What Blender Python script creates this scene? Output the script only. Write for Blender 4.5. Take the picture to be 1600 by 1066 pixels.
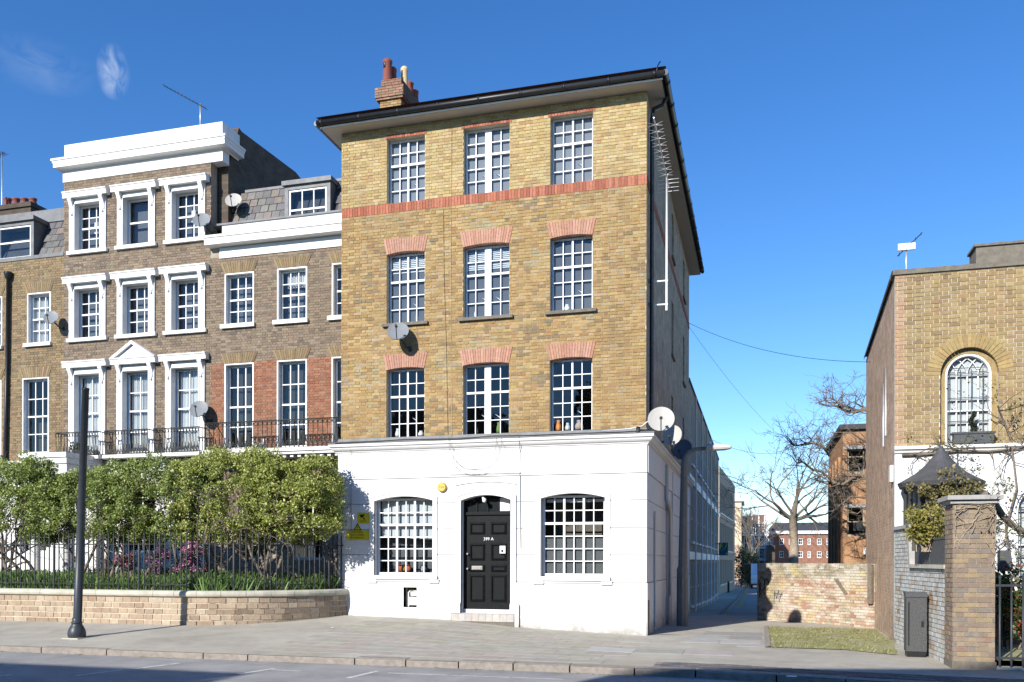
import bpy, math, random
import numpy as np
from mathutils import Vector, Matrix, noise as mnoise

for _o in list(bpy.data.objects):
    bpy.data.objects.remove(_o, do_unlink=True)
SC = bpy.context.scene
COL = SC.collection

# ------------------------------------------------------------------ camera
F_PX, YAW, HOR, ROLL, ZC = 1367.5, .27243, 876., -.00265, 1.70
_cy, _sy = math.cos(YAW), math.sin(YAW)
_r = np.array([_cy, _sy, 0.]); FW = np.array([-_sy, _cy, 0.]); _u = np.array([0, 0, 1.])
RT = _r*math.cos(ROLL) - _u*math.sin(ROLL)
UP = _r*math.sin(ROLL) + _u*math.cos(ROLL)
CO = np.array([0, 0, ZC])
cam = bpy.data.cameras.new('camera')
cam.sensor_width = 36; cam.sensor_fit = 'HORIZONTAL'
cam.lens = F_PX/1600*36
cam.shift_y = (HOR-533)/1600
cam.clip_start = .1; cam.clip_end = 3000
camo = bpy.data.objects.new('camera', cam); COL.objects.link(camo)
camo.matrix_world = Matrix(((RT[0], UP[0], -FW[0], 0), (RT[1], UP[1], -FW[1], 0), (RT[2], UP[2], -FW[2], ZC), (0, 0, 0, 1)))
SC.camera = camo

# ------------------------------------------------------------------ light
SUN_A, SUN_B, SUN_C = .37, 1.0, .58          # travel direction of the light: right, into the picture, down
_n = math.sqrt(SUN_A**2+SUN_B**2+SUN_C**2)
SUN_EL = math.asin(SUN_C/_n)
SUN_AZ = math.atan2(-SUN_A, -SUN_B)          # clockwise from +Y
W = bpy.data.worlds.new('World'); SC.world = W; W.use_nodes = True
nt = W.node_tree; nt.nodes.clear()
out = nt.nodes.new('ShaderNodeOutputWorld'); bg = nt.nodes.new('ShaderNodeBackground')
sky = nt.nodes.new('ShaderNodeTexSky'); sky.sky_type = 'NISHITA'; sky.sun_disc = False
sky.sun_elevation = SUN_EL; sky.sun_rotation = SUN_AZ
sky.air_density = 1.0; sky.dust_density = 0.0; sky.ozone_density = 4.0; sky.altitude = 0
bg.inputs['Strength'].default_value = 0.138
# a wisp or two of thin cloud high in the sky
tc = nt.nodes.new('ShaderNodeTexCoord')
def wisp(px, py, size, amt, stretch):
    d = RT*(px-800)/F_PX + UP*(HOR-py)/F_PX + FW
    d = d/np.linalg.norm(d)
    sub = nt.nodes.new('ShaderNodeVectorMath'); sub.operation = 'SUBTRACT'
    nt.links.new(tc.outputs['Generated'], sub.inputs[0]); sub.inputs[1].default_value = tuple(d)
    ln = nt.nodes.new('ShaderNodeMapping'); ln.vector_type = 'POINT'
    nt.links.new(sub.outputs[0], ln.inputs[0]); ln.inputs['Scale'].default_value = stretch
    ln.inputs['Rotation'].default_value = (0, .5, 0)
    le = nt.nodes.new('ShaderNodeVectorMath'); le.operation = 'LENGTH'; nt.links.new(ln.outputs[0], le.inputs[0])
    mr = nt.nodes.new('ShaderNodeMapRange'); nt.links.new(le.outputs['Value'], mr.inputs[0])
    mr.inputs[1].default_value = size; mr.inputs[2].default_value = 0; mr.inputs[3].default_value = 0; mr.inputs[4].default_value = 1
    nz = nt.nodes.new('ShaderNodeTexNoise'); nz.inputs['Scale'].default_value = 45; nz.inputs['Detail'].default_value = 6
    nz.inputs['Distortion'].default_value = .8
    nt.links.new(ln.outputs[0], nz.inputs['Vector'])
    m2 = nt.nodes.new('ShaderNodeMapRange'); nt.links.new(nz.outputs[0], m2.inputs[0])
    m2.inputs[1].default_value = .36; m2.inputs[2].default_value = .75
    mu = nt.nodes.new('ShaderNodeMath'); mu.operation = 'MULTIPLY'; nt.links.new(mr.outputs[0], mu.inputs[0]); nt.links.new(m2.outputs[0], mu.inputs[1])
    mv = nt.nodes.new('ShaderNodeMath'); mv.operation = 'MULTIPLY'; nt.links.new(mu.outputs[0], mv.inputs[0]); mv.inputs[1].default_value = amt
    return mv
hsv = nt.nodes.new('ShaderNodeHueSaturation'); hsv.inputs['Saturation'].default_value = 1.24; hsv.inputs['Hue'].default_value = .508; nt.links.new(sky.outputs[0], hsv.inputs['Color'])
cur = hsv.outputs[0]
for a in ((177, 112, .019, 1.0, (1.25, 1.25, .6)), (62, 102, .030, .16, (.6, .6, 1.3))):
    mv = wisp(*a)
    mx = nt.nodes.new('ShaderNodeMix'); mx.data_type = 'RGBA'
    nt.links.new(mv.outputs[0], mx.inputs[0]); nt.links.new(cur, mx.inputs[6]); mx.inputs[7].default_value = (5.2, 5.6, 6.2, 1)
    cur = mx.outputs[2]
nt.links.new(cur, bg.inputs['Color']); nt.links.new(bg.outputs[0], out.inputs['Surface'])

sl = bpy.data.lights.new('sun', 'SUN'); sl.energy = 5.0; sl.angle = math.radians(.53); sl.color = (1.0, .95, .87)
so = bpy.data.objects.new('sun', sl); COL.objects.link(so)
so.rotation_euler = Vector((SUN_A, SUN_B, -SUN_C)).to_track_quat('-Z', 'Y').to_euler()
so.location = (-20, -40, 40)
SC.view_settings.view_transform = 'Standard'; SC.view_settings.look = 'None'
SC.view_settings.exposure = 0.50; SC.view_settings.gamma = 1.0
SC.view_settings.use_curve_mapping = False
SC.cycles.max_bounces = 6; SC.cycles.diffuse_bounces = 1; SC.cycles.transparent_max_bounces = 12
SC.cycles.sample_clamp_indirect = 6

# ------------------------------------------------------------------ pixel helpers (photo pixels -> points on real surfaces)
def ray(px, py): return RT*(px-800)/F_PX + UP*(HOR-py)/F_PX + FW
def onY(px, py, y): v = ray(px, py); return CO + v*(y/v[1])
def onX(px, py, x): v = ray(px, py); return CO + v*(x/v[0])
def onZ(px, py, z): v = ray(px, py); return CO + v*((z-ZC)/v[2])
def interp(x, xs, ys): return float(np.interp(x, xs, ys))
KERB_Y = 13.9
def lane_z(y): return interp(y, (20, 26, 36, 60, 110, 200), (0, -.04, -.34, -.85, -1.25, -1.4))
def G(x, y):
    if y >= 20: 
        return lane_z(y) + interp(x, (-9.9, -7.2, -5.3, -2.4), (.34, .28, .12, 0))*max(0, 1-(y-20)/3)
    return interp(x, (-9.9, -7.2, -5.3, -2.4), (.34, .28, .12, 0))*max(0, (y-KERB_Y))/(20-KERB_Y)
def onG(px, py):
    z = 0.
    for _ in range(40):
        p = onZ(px, py, z); z = .5*z+.5*G(p[0], p[1])
    return onZ(px, py, z)

# ------------------------------------------------------------------ materials
M = {}
def mat(name, col=(.5, .5, .5), rough=.8, var=.15, scale=6., bump=0., bscale=60., metal=0., attr=False, spec=.35, stain=None):
    m = bpy.data.materials.new(name); m.use_nodes = True; n = m.node_tree; N = n.nodes; L = n.links
    b = N['Principled BSDF']; b.inputs['Roughness'].default_value = rough; b.inputs['Metallic'].default_value = metal
    b.inputs['Specular IOR Level'].default_value = spec
    g = N.new('ShaderNodeNewGeometry')
    if attr:
        a = N.new('ShaderNodeAttribute'); a.attribute_name = 'Col'; c = a.outputs['Color']
    else:
        a = N.new('ShaderNodeRGB'); a.outputs[0].default_value = (*col, 1); c = a.outputs[0]
    if var > 0:
        nz = N.new('ShaderNodeTexNoise'); nz.inputs['Scale'].default_value = scale; nz.inputs['Detail'].default_value = 8; nz.inputs['Roughness'].default_value = .65
        L.new(g.outputs['Position'], nz.inputs['Vector'])
        mr = N.new('ShaderNodeMapRange'); L.new(nz.outputs[0], mr.inputs[0]); mr.inputs[1].default_value = .3; mr.inputs[2].default_value = .7
        mr.inputs[3].default_value = 1-var; mr.inputs[4].default_value = 1+var; mr.clamp = False
        vm = N.new('ShaderNodeVectorMath'); vm.operation = 'SCALE'; L.new(c, vm.inputs[0]); L.new(mr.outputs[0], vm.inputs['Scale']); c = vm.outputs[0]
    for st in (stain or []):     # (colour, noise scale, low, high, strength, z stretch)
        nz = N.new('ShaderNodeTexNoise'); nz.inputs['Scale'].default_value = st[1]; nz.inputs['Detail'].default_value = 7; nz.inputs['Roughness'].default_value = .7
        mp = N.new('ShaderNodeMapping'); mp.inputs['Scale'].default_value = (1, 1, st[5]); mp.inputs['Location'].default_value = (st[1]*3.1, 7.7, st[2]*11)
        L.new(g.outputs['Position'], mp.inputs[0]); L.new(mp.outputs[0], nz.inputs['Vector'])
        mr = N.new('ShaderNodeMapRange'); L.new(nz.outputs[0], mr.inputs[0]); mr.inputs[1].default_value = st[2]; mr.inputs[2].default_value = st[3]
        mr.inputs[3].default_value = 0; mr.inputs[4].default_value = st[4]
        mx = N.new('ShaderNodeMix'); mx.data_type = 'RGBA'; L.new(mr.outputs[0], mx.inputs[0]); L.new(c, mx.inputs[6]); mx.inputs[7].default_value = (*st[0], 1); c = mx.outputs[2]
    L.new(c, b.inputs['Base Color'])
    if bump > 0:
        nz = N.new('ShaderNodeTexNoise'); nz.inputs['Scale'].default_value = bscale; nz.inputs['Detail'].default_value = 6
        L.new(g.outputs['Position'], nz.inputs['Vector'])
        bp = N.new('ShaderNodeBump'); bp.inputs['Strength'].default_value = bump; bp.inputs['Distance'].default_value = .02
        L.new(nz.outputs[0], bp.inputs['Height']); L.new(bp.outputs[0], b.inputs['Normal'])
    M[name] = m
    return m
def mat_glass(name, base=.05, gain=1.5, tint=(.9, .93, .95)):
    m = bpy.data.materials.new(name); m.use_nodes = True; n = m.node_tree; N = n.nodes; L = n.links
    N.remove(N['Principled BSDF'])
    tr = N.new('ShaderNodeBsdfTransparent'); tr.inputs[0].default_value = (*tint, 1)
    gl = N.new('ShaderNodeBsdfGlossy'); gl.inputs['Roughness'].default_value = .02
    fr = N.new('ShaderNodeFresnel'); fr.inputs[0].default_value = 1.5
    mm = N.new('ShaderNodeMath'); mm.operation = 'MULTIPLY_ADD'; L.new(fr.outputs[0], mm.inputs[0]); mm.inputs[1].default_value = gain; mm.inputs[2].default_value = base
    mm.use_clamp = True
    g = N.new('ShaderNodeNewGeometry'); inv = N.new('ShaderNodeMath'); inv.operation = 'SUBTRACT'; inv.inputs[0].default_value = 1; L.new(g.outputs['Backfacing'], inv.inputs[1])
    mq = N.new('ShaderNodeMath'); mq.operation = 'MULTIPLY'; L.new(mm.outputs[0], mq.inputs[0]); L.new(inv.outputs[0], mq.inputs[1]); nz = N.new('ShaderNodeTexNoise'); nz.inputs['Scale'].default_value = 2.2; L.new(g.outputs['Position'], nz.inputs['Vector'])
    bp = N.new('ShaderNodeBump'); bp.inputs['Strength'].default_value = .06; bp.inputs['Distance'].default_value = .05; L.new(nz.outputs[0], bp.inputs['Height']); L.new(bp.outputs[0], gl.inputs['Normal'])
    mx = N.new('ShaderNodeMixShader'); L.new(mq.outputs[0], mx.inputs[0]); L.new(tr.outputs[0], mx.inputs[1]); L.new(gl.outputs[0], mx.inputs[2])
    L.new(mx.outputs[0], N['Material Output'].inputs['Surface']); M[name] = m; return m
def mat_leaf(name, var=.2, trans=.35):
    m = bpy.data.materials.new(name); m.use_nodes = True; n = m.node_tree; N = n.nodes; L = n.links
    b = N['Principled BSDF']; b.inputs['Roughness'].default_value = .45; b.inputs['Specular IOR Level'].default_value = .4
    a = N.new('ShaderNodeAttribute'); a.attribute_name = 'Col'
    t = N.new('ShaderNodeBsdfTranslucent'); L.new(a.outputs['Color'], t.inputs[0]); L.new(a.outputs['Color'], b.inputs['Base Color'])
    mx = N.new('ShaderNodeMixShader'); mx.inputs[0].default_value = trans
    L.new(b.outputs[0], mx.inputs[1]); L.new(t.outputs[0], mx.inputs[2]); L.new(mx.outputs[0], N['Material Output'].inputs['Surface']); M[name] = m; return m
def mat_brick_tex(name, c1, c2, mortar, ax, scale=1., stain=None, bump=.6):
    """course-and-joint wall for faces seen too edge-on to pick bricks apart; ax = horizontal world axis of the wall"""
    m = mat(name, c1, .9, 0, stain=stain); n = m.node_tree; N = n.nodes; L = n.links; b = N['Principled BSDF']
    g = N.new('ShaderNodeNewGeometry'); sp = N.new('ShaderNodeSeparateXYZ'); L.new(g.outputs['Position'], sp.inputs[0])
    cb = N.new('ShaderNodeCombineXYZ'); L.new(sp.outputs[ax], cb.inputs[0]); L.new(sp.outputs[2], cb.inputs[1])
    bt = N.new('ShaderNodeTexBrick'); L.new(cb.outputs[0], bt.inputs['Vector'])
    bt.inputs['Color1'].default_value = (*c1, 1); bt.inputs['Color2'].default_value = (*c2, 1); bt.inputs['Mortar'].default_value = (*mortar, 1)
    bt.inputs['Scale'].default_value = 1; bt.inputs['Brick Width'].default_value = .225*scale; bt.inputs['Row Height'].default_value = .076*scale
    bt.inputs['Mortar Size'].default_value = .006; bt.inputs['Mortar Smooth'].default_value = .3; bt.inputs['Bias'].default_value = -.1
    nz = N.new('ShaderNodeTexNoise'); nz.inputs['Scale'].default_value = 3; nz.inputs['Detail'].default_value = 8; L.new(g.outputs['Position'], nz.inputs['Vector'])
    mr = N.new('ShaderNodeMapRange'); L.new(nz.outputs[0], mr.inputs[0]); mr.inputs[1].default_value = .3; mr.inputs[2].default_value = .7; mr.inputs[3].default_value = .75; mr.inputs[4].default_value = 1.2
    vm = N.new('ShaderNodeVectorMath'); vm.operation = 'SCALE'; L.new(bt.outputs['Color'], vm.inputs[0]); L.new(mr.outputs[0], vm.inputs['Scale'])
    # put the brick colour in place of the flat colour at the head of the stain chain
    tgt = [l for l in L if l.to_socket == b.inputs['Base Color']][0]
    rgb = [x for x in N if x.type == 'RGB'][0]
    for l in list(rgb.outputs[0].links):
        L.new(vm.outputs[0], l.to_socket)
    bp = N.new('ShaderNodeBump'); bp.inputs['Strength'].default_value = bump; bp.inputs['Distance'].default_value = .01; bp.invert = True
    L.new(bt.outputs['Fac'], bp.inputs['Height']); L.new(bp.outputs[0], b.inputs['Normal'])
    return m

mat('brick', attr=True, rough=.9, var=.16, scale=14, bump=.5, bscale=55, stain=[((.17, .13, .085), .8, .48, .72, .45, .55), ((.44, .39, .31), 1.9, .6, .75, .35, 1), ((.12, .10, .075), 3.5, .62, .76, .5, .25)])
mat('brick_red', attr=True, rough=.88, var=.2, scale=16, bump=.3, bscale=70)
mat('mortar_yellow', (.54, .46, .33), .95, .2, 9, .4, 90)
mat('mortar_dark', (.10, .09, .075), .95, .2, 9, .4, 90)
mat('lead_dark', (.085, .085, .09), .6, .25, 4, .2, 20, .2)
mat('mortar_brown', (.36, .30, .235), .95, .2, 9, .4, 90)
mat('mortar_pale', (.66, .58, .46), .95, .2, 9, .4, 90)
mat('mortar_red', (.55, .36, .25), .95, .15, 9)
mat('graffiti_brick', attr=True, rough=.9, var=.2, scale=9, bump=.5, bscale=50, stain=[((.62, .58, .50), 1.5, .46, .58, .72, 2.6), ((.54, .45, .19), 1.3, .54, .62, .65, 2.2), ((.26, .23, .165), 1.1, .55, .7, .5, .3), ((.74, .72, .68), 2.6, .60, .66, .7, 2.8)])
mat('painted_brick', attr=True, rough=.85, var=.2, scale=9, bump=.5, bscale=50, stain=[((.52, .55, .54), 1.6, .42, .52, .6, .6), ((.40, .54, .50), 2.3, .55, .66, .6, .5), ((.06, .06, .065), 6, .60, .68, .7, .25)])
mat('stucco', (.73, .725, .71), .75, .04, 2.5, .2, 35, stain=[((.60, .58, .52), 1.3, .52, .85, .35, .4), ((.45, .43, .38), 5, .60, .8, .45, .25)])
def splash(m, z0, col, amt):
    n = M[m].node_tree; N = n.nodes; L = n.links; b = N['Principled BSDF']; src = b.inputs['Base Color'].links[0].from_socket
    g = N.new('ShaderNodeNewGeometry'); sp = N.new('ShaderNodeSeparateXYZ'); L.new(g.outputs['Position'], sp.inputs[0])
    nz = N.new('ShaderNodeTexNoise'); nz.inputs['Scale'].default_value = 3.5; nz.inputs['Detail'].default_value = 9; nz.inputs['Roughness'].default_value = .75; L.new(g.outputs['Position'], nz.inputs['Vector'])
    ma = N.new('ShaderNodeMath'); ma.operation = 'MULTIPLY_ADD'; L.new(nz.outputs[0], ma.inputs[0]); ma.inputs[1].default_value = -1.5; L.new(sp.outputs[2], ma.inputs[2])
    mr = N.new('ShaderNodeMapRange'); L.new(ma.outputs[0], mr.inputs[0]); mr.inputs[1].default_value = z0; mr.inputs[2].default_value = z0-.75; mr.inputs[3].default_value = 0; mr.inputs[4].default_value = amt
    mx = N.new('ShaderNodeMix'); mx.data_type = 'RGBA'; L.new(mr.outputs[0], mx.inputs[0]); L.new(src, mx.inputs[6]); mx.inputs[7].default_value = (*col, 1); L.new(mx.outputs[2], b.inputs['Base Color'])
splash('stucco', -.30, (.17, .15, .11), .95)
mat('white_paint', (.80, .80, .79), .5, .03, 5)
mat('white_worn', (.78, .775, .75), .6, .05, 7, stain=[((.35, .33, .3), 9, .66, .78, .5, 1)])
mat('grey_stone', (.36, .35, .33), .9, .2, 5, .4, 50)
mat('coping_stone', (.47, .445, .37), .9, .18, 3, .35, 45, stain=[((.20, .24, .11), 1.8, .52, .75, .6, 1)])
mat('sill_stone', (.17, .15, .12), .9, .25, 8, .3, 40)
mat('lead', (.15, .155, .16), .6, .25, 4, .2, 20, .2)
mat('slate', attr=True, rough=.65, var=.2, scale=6, bump=.3, bscale=30)
mat('black_paint', (.018, .019, .021), .38, .2, 10, 0)
mat('iron', (.03, .034, .032), .5, .3, 20, .2, 80)
mat('post_paint', (.04, .047, .055), .42, .15, 9)
mat('door_paint', (.007, .009, .010), .5, .3, 7, .15, 40, spec=.15, stain=[((.05, .055, .055), 8, .62, .8, .4, .5)])
mat('soffit', (.46, .43, .37), .8, .06, 3, stain=[((.35, .3, .25), 2.5, .58, .8, .4, 1)])
mat('interior', (.06, .058, .055), .9, .1, 2)
mat('curtain', (.72, .70, .66), .9, .08, 6)
mat('blind', (.66, .66, .65), .8, .05, 6)
mat('brick_reveal', (.33, .24, .11), .9, .25, 14, .4, 50)
mat('pane_tone_pale', (.27, .27, .275), .95, .12, 1.2); mat('pane_tone_mid', (.125, .13, .14), .95, .15, 1.2); mat('pane_tone_dark', (.05, .05, .045), .95, .2, 1.5)  # greys for sheets behind the glass, pane reflection put into their colour
mat('frosted', (.12, .12, .115), .5, .35, 60)
mat_glass('glass', .015, 1.2); mat_glass('glass_dark', .01, 1.1); mat_glass('glass_lane', .01, .3)
mat('dish_grey', (.21, .225, .235), .5, .06, 6); mat('dish_light', (.42, .405, .37), .5, .05, 6); mat('dish_shaded', (.10, .13, .17), .5, .1, 6)  # the darkest dish tone has the flank's shade put into its colour
mat('galvanised', (.62, .63, .64), .4, .15, 10, 0, 1, .4)
mat('alu_white', (.78, .78, .76), .45, .05, 10)
mat('yellow_sign', (.62, .52, .02), .5, .06, 6); mat('sign_ink', (.02, .02, .02), .5, 0)
mat('amber', (.72, .46, .10), .45, .04, 6); mat('ochre_ink', (.28, .18, .03), .5, 0)
mat('teal_sign', (.008, .10, .16), .5, .05, 6); mat('lime_ink', (.65, .62, .05), .5, 0); mat('pale_ink', (.25, .45, .55), .5, 0)
mat('asphalt', (.30, .292, .28), .9, .22, 1.2, .5, 160, stain=[((.37, .36, .34), .7, .5, .7, .6, 1), ((.19, .185, .18), 2.6, .6, .75, .5, 1)])
mat('pavement', (.42, .39, .325), .92, .12, 1.5, .4, 140, stain=[((.25, .225, .18), .55, .45, .68, .65, 1), ((.34, .285, .17), .33, .56, .7, .4, 1), ((.43, .41, .375), .9, .55, .7, .5, 1), ((.20, .18, .15), 3.5, .64, .75, .35, 1)])
mat('slab', attr=True, rough=.92, var=.14, scale=4, bump=.3, bscale=90)
mat('kerb_stone', (.27, .24, .21), .9, .25, 9, .45, 60, stain=[((.14, .13, .10), 4, .55, .75, .5, 1)])
mat('road_paint', (.55, .55, .53), .8, .25, 12, stain=[((.12, .12, .12), 7, .52, .65, .8, 1)])
mat('yellow_line', (.55, .42, .08), .8, .2, 12)
mat('soil', (.09, .075, .05), .95, .3, 5, .6, 30)
mat('grass_ground', (.27, .26, .12), .95, .3, 4, .6, 40, stain=[((.42, .38, .27), 2.2, .45, .65, .8, 1)])
mat_leaf('leaf'); mat_leaf('petal', trans=.25)
mat('bark', (.19, .155, .12), .95, .3, 12, .7, 40)
mat('bark_pale', (.36, .29, .21), .95, .3, 10, .7, 40)
mat('concrete', (.24, .235, .21), .9, .12, 6, .3, 60)
mat('lamp_head', (.55, .55, .52), .5, .08, 8)
mat('render_grey', (.38, .31, .22), .9, .1, 2, .2, 40); mat('render_tan', (.44, .37, .27), .9, .08, 2)
mat('render_cream', (.68, .55, .38), .85, .05, 2)
mat('roof_tile', (.30, .13, .08), .9, .2, 8)
mat('roof_dark', (.06, .06, .065), .8, .2, 6)
mat('clay_red', (.20, .06, .042), .75, .15, 8); mat('clay_buff', (.55, .45, .25), .8, .1, 8)
mat('cabinet_grey', (.075, .078, .08), .6, .55, 60, .5, 140)
mat('planter', (.075, .08, .085), .6, .2, 10)
mat('rubber', (.02, .02, .02), .8, .1, 9); mat('car_white', (.75, .76, .77), .25, .02, 4, spec=.5); mat('car_blue', (.02, .03, .06), .25, .02, 4, spec=.5)
mat('tile_pink', attr=True, rough=.55, var=.12, scale=10)
mat('brass', (.62, .60, .55), .3, .1, 10, 0, 1, .8)
mat('toy', attr=True, rough=.7, var=.1, scale=10)
mat_brick_tex('brick_flank', (.44, .35, .235), (.30, .24, .165), (.48, .41, .32), 1, stain=[((.18, .155, .12), 1.1, .48, .75, .5, .4)])
mat_brick_tex('brick_flank_brown', (.56, .39, .27), (.42, .28, .19), (.60, .47, .36), 1, stain=[((.26, .18, .13), 1.2, .5, .75, .5, .4), ((.46, .50, .48), 1.4, .60, .66, .35, .7)])
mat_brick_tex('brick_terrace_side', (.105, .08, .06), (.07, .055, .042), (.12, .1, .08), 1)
mat_brick_tex('brick_far_red', (.30, .135, .085), (.24, .105, .068), (.30, .22, .17), 0)
mat_brick_tex('brick_orange', (.42, .235, .12), (.34, .18, .09), (.42, .30, .2), 0, stain=[((.26, .13, .07), .9, .5, .75, .5, 1)])
mat_brick_tex('brick_orange_side', (.50, .26, .11), (.40, .19, .08), (.46, .32, .2), 1)
mat_brick_tex('brick_opposite', (.30, .2, .11), (.22, .14, .08), (.33, .27, .2), 0)

# ------------------------------------------------------------------ mesh building
ORG = {}
class MB:
    def __init__(s): s.v = []; s.f = []; s.c = []; s.sm = []
    def face(s, pts, col=None, smooth=False):
        i = len(s.v); s.v.extend(tuple(p) for p in pts); s.f.append(tuple(range(i, i+len(pts)))); s.c.append(col); s.sm.append(smooth)
    def box(s, x0, x1, y0, y1, z0, z1, col=None, skip=''):
        i = len(s.v)
        s.v += [(x0, y0, z0), (x1, y0, z0), (x1, y1, z0), (x0, y1, z0), (x0, y0, z1), (x1, y0, z1), (x1, y1, z1), (x0, y1, z1)]
        for k, q in (('d', (0, 3, 2, 1)), ('u', (4, 5, 6, 7)), ('f', (0, 1, 5, 4)), ('r', (1, 2, 6, 5)), ('b', (2, 3, 7, 6)), ('l', (3, 0, 4, 7))):
            if k not in skip: s.f.append(tuple(i+a for a in q)); s.c.append(col); s.sm.append(False)
    def obox(s, Fr, u0, u1, n0, n1, z0, z1, col=None, skip=''):
        """box in a wall frame: u along the wall, n outwards, z up"""
        i = len(s.v)
        for (u, n, z) in ((u0, n1, z0), (u1, n1, z0), (u1, n0, z0), (u0, n0, z0), (u0, n1, z1), (u1, n1, z1), (u1, n0, z1), (u0, n0, z1)):
            s.v.append(Fr(u, n, z))
        for k, q in (('d', (0, 3, 2, 1)), ('u', (4, 5, 6, 7)), ('f', (0, 1, 5, 4)), ('r', (1, 2, 6, 5)), ('b', (2, 3, 7, 6)), ('l', (3, 0, 4, 7))):
            if k not in skip: s.f.append(tuple(i+a for a in q)); s.c.append(col); s.sm.append(False)
    def tube(s, pts, rad, n=6, cap=True, col=None, smooth=True):
        pts = [Vector(p) for p in pts]
        if not hasattr(rad, '__len__'): rad = [rad]*len(pts)
        i0 = len(s.v); ref = None
        for k, p in enumerate(pts):
            d = (pts[min(k+1, len(pts)-1)]-pts[max(k-1, 0)])
            if d.length < 1e-9: d = Vector((0, 0, 1))
            d.normalize()
            if ref is None or abs(ref.dot(d)) > .95: ref = Vector((0, 0, 1)) if abs(d.z) < .9 else Vector((1, 0, 0))
            a = d.cross(ref).normalized(); b = d.cross(a).normalized(); ref = a.cross(d)
            for j in range(n):
                t = 2*math.pi*j/n; s.v.append(tuple(p+a*(math.cos(t)*rad[k])+b*(math.sin(t)*rad[k])))
        for k in range(len(pts)-1):
            for j in range(n):
                a = i0+k*n+j; b = i0+k*n+(j+1) % n
                s.f.append((a, b, b+n, a+n)); s.c.append(col); s.sm.append(smooth)
        if cap:
            s.f.append(tuple(i0+j for j in range(n))[::1]); s.c.append(col); s.sm.append(False)
            e = i0+(len(pts)-1)*n; s.f.append(tuple(e+j for j in range(n))[::-1]); s.c.append(col); s.sm.append(False)
    def lathe(s, c, prof, n=24, col=None, smooth=True, a0=0):
        """profile [(r,z)] about a vertical axis through c"""
        i0 = len(s.v)
        for r, z in prof:
            for j in range(n):
                t = a0+2*math.pi*j/n; s.v.append((c[0]+r*math.cos(t), c[1]+r*math.sin(t), c[2]+z))
        for k in range(len(prof)-1):
            for j in range(n):
                a = i0+k*n+j; b = i0+k*n+(j+1) % n; s.f.append((a, b, b+n, a+n)); s.c.append(col); s.sm.append(smooth)
    def prism(s, poly, Fr, n0, n1, col=None):
        """extrude polygon [(u,z)] between n0 (back) and n1 (front)"""
        k = len(poly); i = len(s.v)
        for (u, z) in poly: s.v.append(Fr(u, n1, z))
        for (u, z) in poly: s.v.append(Fr(u, n0, z))
        s.f.append(tuple(range(i, i+k))); s.c.append(col); s.sm.append(False)
        s.f.append(tuple(range(i+2*k-1, i+k-1, -1))); s.c.append(col); s.sm.append(False)
        for j in range(k):
            a = i+j; b = i+(j+1) % k; s.f.append((b, a, a+k, b+k)); s.c.append(col); s.sm.append(False)
    def mesh(s, name, m, off=(0, 0, 0)):
        me = bpy.data.meshes.new(name)
        ox, oy, oz = off
        me.from_pydata([(x-ox, y-oy, z-oz) for x, y, z in s.v], [], s.f)
        if m: me.materials.append(M[m] if isinstance(m, str) else m)
        if any(c is not None for c in s.c):
            at = me.color_attributes.new('Col', 'FLOAT_COLOR', 'CORNER')
            arr = np.ones((len(me.loops), 4), np.float32); k = 0
            for f, c in zip(s.f, s.c):
                if c is not None: arr[k:k+len(f), :3] = c
                k += len(f)
            at.data.foreach_set('color', arr.ravel())
        if any(s.sm): me.polygons.foreach_set('use_smooth', s.sm)
        me.update(); return me
    def build(s, name, m, parent=None, org=None):
        if org is None:
            if parent is not None: org = ORG[parent]
            else:
                a = np.array(s.v); org = Vector(((a[:, 0].min()+a[:, 0].max())/2, (a[:, 1].min()+a[:, 1].max())/2, a[:, 2].min()))
        org = Vector(org)
        o = bpy.data.objects.new(name, s.mesh(name, m, org)); return link(o, parent, org)
def link(o, parent, org):
    COL.objects.link(o); ORG[o] = Vector(org)
    if parent is not None:
        o.parent = parent; o.location = ORG[o]-ORG[parent]
    else: o.location = ORG[o]
    return o
def tag(o, label=None, cat=None, group=None, kind=None):
    if label: o['label'] = label
    if cat: o['category'] = cat
    if group: o['group'] = group
    if kind: o['kind'] = kind
    return o
def thing(name, loc, label, cat, group=None):
    o = bpy.data.objects.new(name, None); o.empty_display_size = .2
    link(o, None, Vector(loc)); return tag(o, label, cat, group)
def frame(ox, oy, ang=0.):
    ca, sa = math.cos(ang), math.sin(ang)
    def fr(u, n, z): return (ox+u*ca+n*sa, oy+u*sa-n*ca, z)
    fr.ang = ang; fr.o = (ox, oy)
    return fr
LIB = {}
def shared(key, fn, m):
    if key not in LIB: 
        b = MB(); fn(b); LIB[key] = b.mesh(key[0], m)
    return LIB[key]
def inst(name, me, parent, pos, ang=0.):
    o = bpy.data.objects.new(name, me)
    if ang: o.rotation_euler = (0, 0, ang)
    return link(o, parent, pos)

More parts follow.
